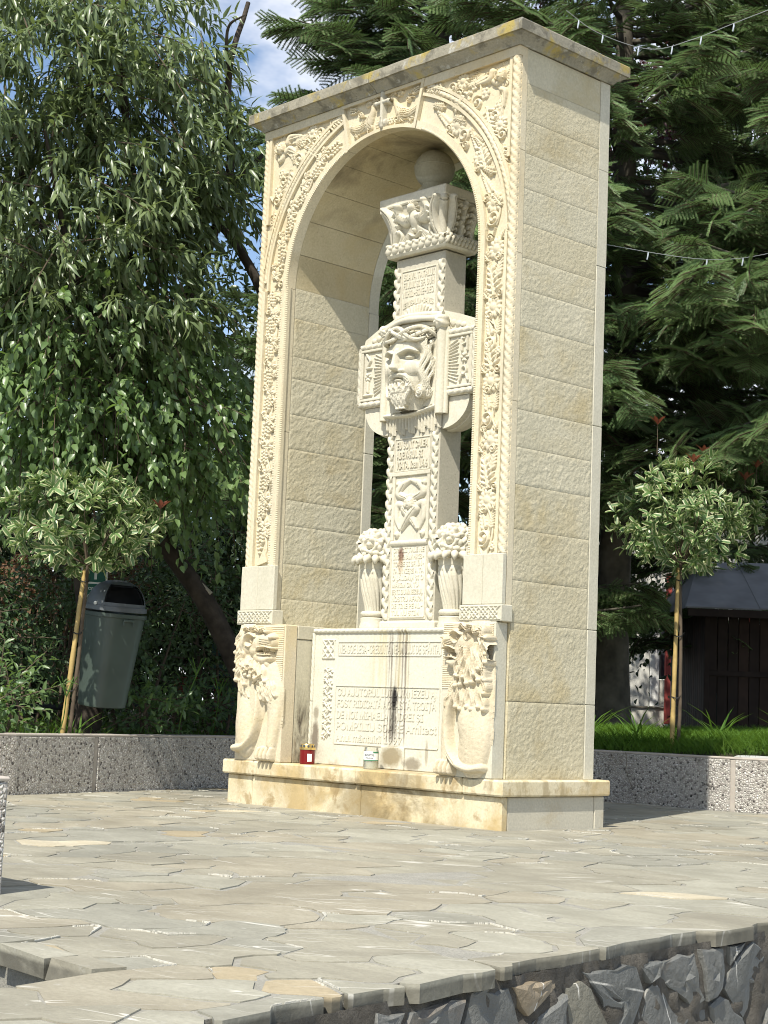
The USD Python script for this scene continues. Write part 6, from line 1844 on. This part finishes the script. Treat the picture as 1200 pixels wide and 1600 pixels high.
# ------------------------------------------------------------------ shrubs in the shade behind the left wall
def shrub(name, label, c, r, n, L, W, mat, seed, parts=0, hang=.2, stems=5, group=None, cat='shrub'):
    rg = np.random.default_rng(seed); c = np.array(c, float)
    t = thing(name, label, cat, (c[0], c[1], .38), group)
    for k in range(stems):
        a = rg.uniform(0, 6.3); e = c + [math.cos(a) * r[0] * .5, math.sin(a) * r[1] * .5, r[2] * rg.uniform(.1, .7)]
        b = np.array([c[0] + .1 * math.cos(a), c[1] + .1 * math.sin(a), .35]); obj('stem', limb([b, (b + e) / 2 + rg.normal(0, .05, 3), e], .018, .005, 10, 6), mat_twig, t, True)
    A, tw = broad_crown(rg, c, np.array(r), n, 10, L, W, .2, hang, .3, .25, seed, .6)
    put_leaves(t, A, mat, parts)
    obj('twigs', cat_(*tw), mat_twig, t, kind='stuff')
    return t


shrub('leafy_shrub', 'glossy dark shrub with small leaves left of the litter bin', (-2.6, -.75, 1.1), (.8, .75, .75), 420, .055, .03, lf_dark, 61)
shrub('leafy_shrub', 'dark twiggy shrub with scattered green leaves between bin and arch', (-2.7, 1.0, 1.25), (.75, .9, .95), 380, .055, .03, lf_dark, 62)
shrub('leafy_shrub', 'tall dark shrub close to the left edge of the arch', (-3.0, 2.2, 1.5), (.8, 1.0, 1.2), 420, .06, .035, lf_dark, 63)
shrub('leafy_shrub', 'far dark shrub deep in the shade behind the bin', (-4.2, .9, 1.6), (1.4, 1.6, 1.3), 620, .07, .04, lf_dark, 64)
shrub('dry_shrub', 'shrub of brown dry leaves behind the hood of the bin', (-3.3, .65, 1.75), (.55, .6, .45), 130, .06, .03, lf_brown, 65)
for k, (x, y, z, r) in enumerate(((-1.68, .40, .58, .17), (-2.02, .92, .58, .2), (-1.45, -.95, .58, .2), (-2.2, 1.5, .56, .2), (-1.2, -1.4, .56, .18))):
    shrub('leafy_weed', ('low leafy weed under the right side of the bin', 'low weed with pale leaves midway between bin and lion', 'low dark weed left of the cane stake', 'low weed beside the left lion behind the wall', 'low weed at the far left behind the wall')[k], (x, y, z), (r, r, r), 45, .07, .032, lf_broad, 70 + k, 0, .0, 3, 'weeds behind the left wall', 'weed')

# ------------------------------------------------------------------ firs
def spray(L, rg):
    """a flat fir spray along +x with its needles"""
    V, F, TV = [], [], []
    o = 0
    axes = [(np.zeros(3), np.array([1.0, 0, 0]), L)]
    n = int(L / .045)
    for k in range(1, n):
        t = k / n
        for s in (-1, 1):
            l = L * .62 * (1 - t) ** .7 + .045
            axes.append((np.array([L * t, 0, 0]), unit(np.array([[.72, s * .75, rg.uniform(-.12, .05)]]))[0], l * rg.uniform(.8, 1.1)))
    for b, d, l in axes:
        m = max(4, int(l / .0055)); t = (np.arange(m) + .5) / m
        p = b + d * (l * t)[:, None] + np.array([0, 0, -.10]) * (l * t ** 2)[:, None]
        side = unit(np.cross(d, [0, 0, 1.0])[None])[0]; upv = np.cross(side, d)
        for q, (sd, u) in enumerate(((1, .12), (-1, .12), (.45, .75), (-.45, .75))):
            nd = unit(side * sd + upv * u + d * .55 + rg.normal(0, .12, (m, 3)))
            nl = .024 * (1 - .35 * t)[:, None] * rg.uniform(.8, 1.15, (m, 1)); w = d * .0021
            tri = np.stack([p - w, p + w, p + nd * nl], 1)
            V.append(tri.reshape(-1, 3)); F.append(np.arange(3 * m).reshape(-1, 3) + o); o += 3 * m
        TV.append(tube([b, b + d * l * .5 + [0, 0, -.025 * l], b + d * l + [0, 0, -.10 * l]], [.004, .003, .0015], 4, False))
    return (np.vstack(V), np.vstack(F)), cat_(*TV)


_sr = np.random.default_rng(2)
SPRAYS = [spray(l, _sr) for l in (.22, .29, .36)]


def instancer(path, pos, R, scale, which):
    pi = UsdGeom.PointInstancer.Define(stage, path)
    for k, (nd, tw) in enumerate(SPRAYS):
        x = UsdGeom.Xform.Define(stage, f'{path}/spray_{k:03d}' if k else f'{path}/spray')
        usdkit.mesh(stage, str(x.GetPath()) + '/needles', nd, lf_fir); usdkit.mesh(stage, str(x.GetPath()) + '/twig', tw, mat_twig)
        pi.GetPrototypesRel().AddTarget(x.GetPath())
    pi.CreateProtoIndicesAttr(Vt.IntArray([int(w) for w in which]))
    pi.CreatePositionsAttr(Vt.Vec3fArray.FromNumpy(np.asarray(pos, np.float32)))
    from scipy.spatial.transform import Rotation
    q = Rotation.from_matrix(R).as_quat()
    pi.CreateOrientationsAttr(Vt.QuathArray([Gf.Quath(float(a[3]), float(a[0]), float(a[1]), float(a[2])) for a in q]))
    pi.CreateScalesAttr(Vt.Vec3fArray.FromNumpy(np.repeat(np.asarray(scale, np.float32)[:, None], 3, 1)))
    pi.GetPrim().SetCustomDataByKey('kind', 'stuff')
    return pi


def fir(label, base, h, spread, z0, seed, r0=.22, dens=1.0, arc_=None, lo=0.0):
    """trunk, whorled limbs and drooping sprays; arc_ limits the limbs to a range of azimuth that can be seen"""
    rg = np.random.default_rng(seed); b = np.array(base, float)
    t = thing('fir_tree', label, 'fir tree', b)
    P = np.array([b + [.1 * math.sin(z * .4 + seed), .1 * math.cos(z * .3), z] for z in np.linspace(-.1, h, 30)])
    rr = r0 * (1 - np.linspace(0, 1, 30)) ** .8 + .012; rr[:3] *= [1.6, 1.3, 1.12]
    obj('trunk', tube(P, rr, 16), mat_bark_fir, t, True)
    pos, R, sc, wh, limbs = [], [], [], [], []
    z = z0
    while z < h - .3:
        k = (z - z0) / (h - z0)
        for j in range(7):
            a = rg.uniform(0, 2 * math.pi)
            if arc_ and abs((a - arc_[0] + math.pi) % (2 * math.pi) - math.pi) > arc_[1]: continue
            L = spread * (1 - k) ** .75 * rg.uniform(.7, 1.1) + .25
            d = np.array([math.cos(a), math.sin(a), 0]); s = np.array([-d[1], d[0], 0])
            zc = z + rg.uniform(-.15, .15)
            tt = np.linspace(0, 1, 12)
            C = b + [0, 0, zc] + d * (L * tt)[:, None] + np.array([0, 0, 1.0]) * (L * (-.28 * tt + .20 * tt ** 2))[:, None]
            limbs.append(tube(C, np.linspace(.03, .006, 12) * (.6 + L / 4), 6, False))
            m = int(L * 24 * dens)
            for q in range(m):
                u = .18 + .82 * (q + rg.random()) / m; i = min(10, int(u * 11)); f_ = u * 11 - i
                p = C[i] * (1 - f_) + C[i + 1] * f_
                sg_ = 1 if q % 2 else -1
                sp = (1 - u) * .9 + .12
                off = s * sg_ * rg.uniform(0, .55) * L * .42 * (1 - u) + [0, 0, -.05 * rg.random()]
                ang = sg_ * rg.uniform(.25, .95) * (1.15 - u * .75)
                dx = d * math.cos(ang) + s * math.sin(ang) + np.array([0, 0, rg.uniform(-.62, .10)]); dx /= np.linalg.norm(dx)
                uz = unit((np.array([0, 0, 1.0]) + rg.normal(0, .42, 3) - dx * dx[2])[None])[0]; uz = unit((uz - dx * (uz @ dx))[None])[0]
                pos.append(p + off); R.append(np.stack([dx, np.cross(uz, dx), uz], 1)); sc.append(rg.uniform(.75, 1.35)); wh.append(rg.integers(0, 3))
        z += .25 / dens * (1 + .3 * k)
    obj('limbs', cat_(*limbs), mat_bark_fir, t, True, kind='stuff')
    instancer(path_of(t) + '/needle_sprays', np.array(pos) - b, np.array(R), np.array(sc), wh)
    return t


TOC = math.atan2(CAM[1] - 5.7, CAM[0] + 1.4)
fir('tall dark fir with thick bare lower trunk just right of the arch', (-1.41, 5.70, .40), 11.5, 3.5, 2.9, 81, .17, 1.0, (TOC + .15, 1.75))
fir('fir whose upper boughs show above the cornice, its trunk hidden behind the arch', (-3.2, 4.9, .40), 12.5, 2.5, 1.6, 82, .22, .95, (TOC - .1, 1.6))
fir('fir at the right edge with low sunlit boughs over the shed', (1.15, 6.7, .40), 11.0, 3.0, 2.2, 83, .22, .95, (TOC + .3, 1.7))
fir('slim fir with dark low boughs in front of the white building', (-3.94, 10.69, .45), 9.5, 2.3, 1.5, 84, .11, .7, (TOC, 1.7))

# ------------------------------------------------------------------ wood behind, purple-leaved tree
def far_mass(name, label, spots, n, size, mat, seed, kind='stuff', cat='wood'):
    rg = np.random.default_rng(seed); As = []
    for c, r in spots:
        p, d = inside_blob(rg, n, c, r, .6)
        q = meshkit.fbm(p * .7, 3, seed); p, d = p[q > np.quantile(q, .3)], d[q > np.quantile(q, .3)]
        m = len(p)
        As.append(leaf_cloud(p, d + rg.normal(0, .8, (m, 3)), np.array([0, 0, 1.0]) + rg.normal(0, .6, (m, 3)), size * rg.uniform(.6, 1.3, m), size * .6 * rg.uniform(.6, 1.2, m), .2, .2))
    A = np.vstack(As)
    o = obj(name, leaves_mesh(A), mat, None, True)
    return tag(o, label, cat, kind=kind)


far_mass('background_wood', 'dark leafy wood closing the view behind the arch', [((-9, 2, 3.2), (3, 3.6, 3.2)), ((-8, 7, 4.2), (3, 3, 4.2)), ((-7.5, 10.5, 5.5), (2.6, 2.6, 5.5)), ((-6.5, 14.5, 6.5), (3, 3, 6.0)), ((-3, 15.5, 7.5), (3.2, 3, 7)), ((1.0, 14.5, 7.5), (3.2, 3, 7.5)), ((-4.5, 13, 8), (2.5, 2.5, 5)), ((-1.2, 12.5, 8.5), (2.6, 2.2, 5)), ((-10, -2, 3), (2.5, 3, 3)), ((-5.5, 8.5, 7.5), (1.8, 1.8, 4)), ((-6.3, 2.0, 1.9), (1.4, 2.6, 1.9)), ((-12, 6, 3.5), (2, 4, 3.5)), ((-6.5, 5.5, 2.5), (1.5, 2, 2.5))], 15000, .125, lf_far, 91)
pt = thing('purple_tree', 'purple-leaved tree showing dark red between the firs at the top', 'tree', (-3.4, 7.8, .4))
obj('trunk', limb([(-3.4, 7.8, .3), (-3.3, 7.7, 3), (-3.1, 7.2, 6.5)], .1, .05, 14, 8), mat_bark, pt, True)
_rg = np.random.default_rng(93)
a, b = broad_crown(_rg, np.array([-2.9, 6.9, 8.3]), np.array([1.8, 1.8, 1.5]), 520, 11, .075, .045, .2, .2, .35, .3, 4)
put_leaves(pt, a, lf_purple, 0); obj('twigs', cat_(*b), mat_twig, pt, kind='stuff')
# ------------------------------------------------------------------ shed, white building, bench, table, pipe, lights
mat_plank = [plain(f'shed_plank_{w}', c, .75, vary=.3, scale=7, bump=.4) for w, c in (('dark', (0.035, 0.022, 0.016)), ('brown', (0.055, 0.032, 0.022)), ('worn', (0.085, 0.045, 0.028)))]
mat_roof = plain('grey_roof_sheet', (0.26, 0.265, 0.27), .6, vary=.25, scale=3, bump=.2)
RT = np.array([CR[0], CR[1], 0]) / math.hypot(CR[0], CR[1]); FW = np.array([-RT[1], RT[0], 0])
A2 = np.stack([RT, FW, [0, 0, 1.0]], 1)
o = np.array([-2.09, 8.32, .38])
sh = thing('shed', 'dark brown plank shed with grey sheet roof at the right edge behind the grass', 'shed', o)
rg = np.random.default_rng(17)
for k in range(22):
    obj('plank', xf(box(k * .118, k * .118 + .112, rg.uniform(0, .008), .03, 0, 1.50, .004), A2, o), mat_plank[int(rg.choice(3, p=[.5, .35, .15]))], sh)
for k in range(18):
    obj('side_plank', xf(box(-.03, -.002 - rg.uniform(0, .006), .032 + k * .118, .142 + k * .118, 0, 1.50, .004), A2, o), mat_plank[int(rg.choice(3, p=[.5, .35, .15]))], sh)
obj('cross_rail', xf(box(.0, 2.6, -.025, -.002, .80, .86, .004), A2, o), mat_plank[0], sh)
obj('corner_post', xf(box(-.035, .02, -.03, -.001, 0, 1.48, .004), A2, o), mat_plank[0], sh)
obj('back_wall', xf(box(0, 2.6, 2.15, 2.2, 0, 1.52, 0), A2, o), mat_plank[0], sh)
RZ, RYD = .62, 1.25                                            # hipped roof: rise and run of the front slope
for k in range(4):
    xa, xb = -.30 + k * .82, -.30 + (k + 1) * .82 + .02
    ta = .36 if k == 0 else 0.0
    q = np.array([(xa, -.30, 1.53), (xb, -.30, 1.53), (xb, -.30 + RYD, 1.53 + RZ), (xa + ta, -.30 + RYD, 1.53 + RZ)]) + [0, 0, .006 * (k % 2)]
    v = np.vstack([q, q + [0, 0, .016]]); f = np.array([(0, 1, 2), (0, 2, 3), (4, 6, 5), (4, 7, 6), (0, 4, 5), (0, 5, 1), (1, 5, 6), (1, 6, 2), (2, 6, 7), (2, 7, 3), (3, 7, 4), (3, 4, 0)])
    obj('roof_sheet', xf((v, f), A2, o), mat_roof, sh)
q = np.array([(-.30, -.30, 1.53), (.06, -.30 + RYD, 1.53 + RZ), (-.30, -.30 + 2 * RYD, 1.53)]); v = np.vstack([q, q + [0, 0, .016]])
obj('roof_sheet', xf((v, np.array([(0, 1, 2), (3, 5, 4), (0, 3, 4), (0, 4, 1), (1, 4, 5), (1, 5, 2), (2, 5, 3), (2, 3, 0)])), A2, o), mat_roof, sh)
obj('fascia', xf(box(-.28, 2.9, -.31, -.285, 1.44, 1.525, .003), A2, o), mat_plank[0], sh)

mat_wall = plain('white_render', (0.62, 0.61, 0.55), .9, vary=.1, scale=1.5, bump=.2)
mat_wall2 = plain('pale_plinth', (0.52, 0.50, 0.43), .9, vary=.12, scale=2)
mat_redpost = plain('red_paint', (0.30, 0.05, 0.04), .6)
mat_pane = plain('dark_window', (0.03, 0.035, 0.04), .15, spec=.6)
o = np.array([-11.3, 15.2, .40])
wb = thing('white_building', 'white rendered building with red posts, glimpsed under the firs at right', 'building', o)
obj('wall', xf(box(0, 2.55, 0, .3, .50, 4.6, .01), A2, o), mat_wall, wb)
obj('wall', xf(box(3.35, 7.5, 0, .3, .50, 4.6, .01), A2, o), mat_wall, wb)
obj('plinth', xf(box(-.02, 7.5, -.03, .31, -.3, .47, .01), A2, o), mat_wall2, wb)
obj('ledge', xf(box(-.03, 7.5, -.06, .30, .472, .498, .004), A2, o), mat_joint, wb)
fr = obj('door_frame', xf(cat_(box(2.56, 2.72, -.02, .10, .50, 2.7, .01), box(3.24, 3.34, -.02, .10, .50, 2.7, .01), box(2.73, 3.23, -.02, .10, 2.5, 2.7, .01)), A2, o), mat_paper, wb)
obj('door_panel', xf(box(2.73, 3.23, .05, .09, 1.0, 2.49, .005), A2, o), mat_pane, fr)
obj('door_panel', xf(box(2.73, 3.23, .05, .09, .5, .99, .005), A2, o), mat_wall2, fr)
obj('lintel_wall', xf(box(2.56, 3.34, .001, .3, 2.71, 4.6, .01), A2, o), mat_wall, wb)
for x in (2.80, 4.25): obj('red_post', xf(box(x, x + .10, -.20, -.10, .2, 2.9, .01), A2, o), mat_redpost, wb)
obj('roof', xf(box(-.4, 7.9, -.6, 3.0, 4.62, 4.8, .02), A2, o), mat_roof, wb)

o = np.array([-15.6, 6.3, .40])
pb = thing('pale_building', 'pale pinkish house wall glimpsed through leaves at the far left', 'building', o)
mat_pink = plain('pinkish_render', (0.58, 0.45, 0.38), .9, vary=.1, scale=1.2)
for x0, x1, z0, z1 in ((-6, .2, 0, 4.2), (1.0, 1.6, 0, 4.2), (.203, .997, 0, 1.0), (.203, .997, 2.2, 4.2)):
    obj('wall', xf(box(x0, x1, 0, .3, z0, z1, .005), A2, o), mat_pink, pb)
w = obj('window', xf(cat_(box(.21, .27, .02, .1, 1.0, 2.19, .004), box(.93, .99, .02, .1, 1.0, 2.19, .004), box(.275, .925, .02, .1, 2.12, 2.19, .004), box(.275, .925, .02, .1, 1.0, 1.07, .004)), A2, o), mat_paper, pb)
obj('pane', xf(box(.272, .928, .05, .07, 1.07, 2.12, 0), A2, o), mat_pane, w)
obj('roof', xf(box(-6.4, 2.0, -.5, 4.0, 4.22, 4.4, .02), A2, o), mat_redpost, pb)

mat_bench = plain('bench_green_paint', (0.03, 0.075, 0.06), .6, vary=.2, scale=8, bump=.2)
o = np.array([-2.93, 2.0, .42])
pk = thing('park_bench', 'dark green slatted bench in the shade, half hidden by the left lion', 'bench', o)
for z0, z1 in ((.66, .76), (.48, .58)): obj('back_slat', xf(box(0, 1.5, 0, .03, z0, z1, .004), A2, o), mat_bench, pk)
for k in range(3): obj('seat_slat', xf(box(0, 1.5, -.40 + .13 * k, -.29 + .13 * k, .36, .39, .004), A2, o), mat_bench, pk)
for x in (.18, 1.25):
    obj('leg', xf(box(x, x + .07, .031, .075, -.05, .78, .004), A2, o), mat_bench, pk); obj('leg', xf(box(x, x + .07, -.40, -.34, -.05, .357, .004), A2, o), mat_bench, pk)
    obj('seat_bearer', xf(box(x + .002, x + .068, -.338, .03, .30, .356, .004), A2, o), mat_bench, pk)
mat_redwood = plain('red_brown_wood', (0.20, 0.05, 0.03), .7, vary=.3, scale=9)
o = np.array([-3.95, 2.35, .42])
tb = thing('wooden_table', 'low red-brown wooden table in the shade behind the bin', 'table', o)
for k in range(4): obj('top_board', xf(box(0, .50, -.2 + .13 * k, -.08 + .13 * k, .44, .47, .004), A2, o), mat_redwood, tb)
for x in (.03, .41):
    for y in (-.17, .23): obj('leg', xf(box(x, x + .06, y, y + .06, -.05, .438, .004), A2, o), mat_redwood, tb)
o = np.array([-3.0, 9.52, .42])
gb = thing('green_barrel', 'dark green waste barrel with domed lid beside the shed', 'barrel', o)
obj('barrel_body', xf(trimesh.creation.revolve(np.array([(0, 0), (.16, 0), (.19, .05), (.20, .45), (.185, .5), (0, .5)]), sections=28), None, o), mat_bench, gb, 40)
obj('lid', xf(trimesh.creation.revolve(np.array([(.20, .50), (.205, .52), (.19, .57), (.12, .63), (0, .65)]), sections=28), None, o), mat_bench, gb, 40)
pp = obj('black_pipe', tube(spline([(-3.3, -1.0, .60), (-2.95, .26, .57), (-2.75, .95, .60), (-2.56, 1.53, .62), (-2.3, 2.4, .60)], 40), .022, 8), mat_black, None, True)
tag(pp, 'black water pipe running level through the undergrowth behind the bin', 'pipe')

mat_wire = plain('white_wire', (0.22, 0.23, 0.23), .5); mat_bulb = plain('frosted_bulb', (0.42, 0.46, 0.50), .4)
for lab, pts, drops in (('string of small white lights slung between the firs above the cornice', [(.85, 2.2, 6.08), (.992, 2.425, 5.93), (1.216, 2.78, 5.85), (1.45, 3.0, 5.93), (1.701, 3.275, 6.10), (2.0, 3.6, 6.3)], 6),
                        ('string of small white lights crossing the fir right of the arch', [(.2, 3.1, 4.62), (.46, 3.30, 4.53), (1.04, 3.79, 4.42), (1.36, 4.23, 4.51), (1.7, 4.6, 4.7)], 6)):
    P = spline(pts, 60); t = thing('light_string', lab, 'string lights', P[0], 'strings of lights in the firs')
    obj('wire', tube(P, .0028, 5), mat_wire, t, True)
    for k in range(drops):
        q = P[5 + int(k * 50 / drops)]; obj('bulb', tube([q, q - [0, 0, .02], q - [.006, .004, .065]], [.003, .007, .005], 6), mat_bulb, t, True)

# ------------------------------------------------------------------ grass and tall weeds
rg = np.random.default_rng(77)
LW = sg.LineString(LOW)
n = 80000
x, y = rg.uniform(-2.2, 4.2, n), 3.2 + 4.3 * rg.random(n) ** 1.5
zone = sg.Polygon(np.vstack([LOW[6:], [(5.2, 6.5), (2.0, 8.5), (-3.5, 8.0), (-3, 3.2)]])).difference(LW.buffer(.17))
dens = meshkit.fbm(np.stack([x * 1.5, y * 1.5, x * 0], -1), 3, 2)
k = shapely.contains_xy(zone, x, y) & (dens > .22); x, y = x[k], y[k]
P = np.stack([x, y, hgt(x, y) - .01], 1); m = len(P); a = rg.uniform(0, 6.3, m)
A = leaf_cloud(P, np.stack([np.cos(a) * .55, np.sin(a) * .55, np.ones(m)], 1), np.stack([-np.cos(a), -np.sin(a), np.full(m, .4)], 1), rg.uniform(.08, .20, m) * (.7 + .6 * meshkit.noise(np.stack([x * 3, y * 3, x * 0], -1))), rg.uniform(.006, .011, m), .2, .35)
go = obj('grass', leaves_mesh(A), lf_grass, None, True); tag(go, 'bright green grass on the bed behind the right wall', 'grass', kind='stuff')
n = 5000
x, y = rg.uniform(-4, .3, n), rg.uniform(-3, 3.4, n)
zone = sg.Polygon(np.vstack([LOW[2:7], [(-4, 3.5), (-4, -3)]])).difference(LW.buffer(.19))
k = shapely.contains_xy(zone, x, y); x, y = x[k], y[k]; P = np.stack([x, y, hgt(x, y) - .01], 1); m = len(P); a = rg.uniform(0, 6.3, m)
A = leaf_cloud(P, np.stack([np.cos(a) * .6, np.sin(a) * .6, np.ones(m)], 1), np.stack([-np.cos(a), -np.sin(a), np.full(m, .4)], 1), rg.uniform(.06, .22, m), rg.uniform(.006, .012, m), .2, .35)
go = obj('grass', leaves_mesh(A), lf_grass, None, True); tag(go, 'sparse shaded grass and blades behind the left wall', 'grass', kind='stuff')


def tall_blades(label, c, n, L, W, seed, spread=.5, group='tall grass clumps'):
    rg = np.random.default_rng(seed); t = thing('grass_clump', label, 'grass clump', (*c, .36), group)
    P = np.array([*c, float(hgt(np.array([c[0]]), np.array([c[1]]))[0])]) + np.c_[rg.normal(0, .03, (n, 2)), np.zeros(n)]; a = rg.uniform(0, 6.3, n)
    A = leaf_cloud(P, np.stack([np.cos(a) * spread, np.sin(a) * spread, np.ones(n)], 1), np.stack([-np.cos(a), -np.sin(a), np.full(n, .6)], 1), L * rg.uniform(.6, 1.1, n), W, .2, .45)
    for q in A: obj('blade', (q, LF), lf_grass, t, True)


for k, (c, lab) in enumerate((((-.35, 4.15), 'arching clump of broad blades nearest the big fir trunk'), ((.35, 3.95), 'clump of broad blades just left of the right cane stake'), ((.95, 4.2), 'clump of broad blades just right of the right cane stake'), ((1.6, 4.35), 'clump of tall blades before the shed wall'), ((-1.35, -.45), 'thin tall blades at the foot of the left cane stake'))):
    tall_blades(lab, c, 14, .42 if k < 4 else .3, .016, 100 + k)
for k, (x, y, h, lab) in enumerate(((-1.52, .62, .50, 'tall seeding grass stem leaning right beside the bin'), (-1.75, 1.12, .36, 'short seeding grass stem nearer the left lion'), (-1.02, -.78, .30, 'seeding grass stem left of the cane stake'))):
    t = thing('seed_stem', lab, 'grass stem', (x, y, .36), 'seeding grass stems behind the left wall')
    top = np.array([x + .07, y + .10 if k == 0 else y + .01, .36 + h])
    obj('stalk', tube(spline([(x, y, .36), (x + .02, y + .03, .36 + h * .5), top], 12), .004, 5), lf_grass, t, True)
    for q in range(4):
        a = q * 1.6 + .4; e = top + [.08 * math.cos(a), .08 * math.sin(a), .14]
        obj('seed_head', tube(spline([top, (top + e) / 2 + [0, 0, .01], e], 8), [.0035] * 8, 5), lf_grass, t, True)
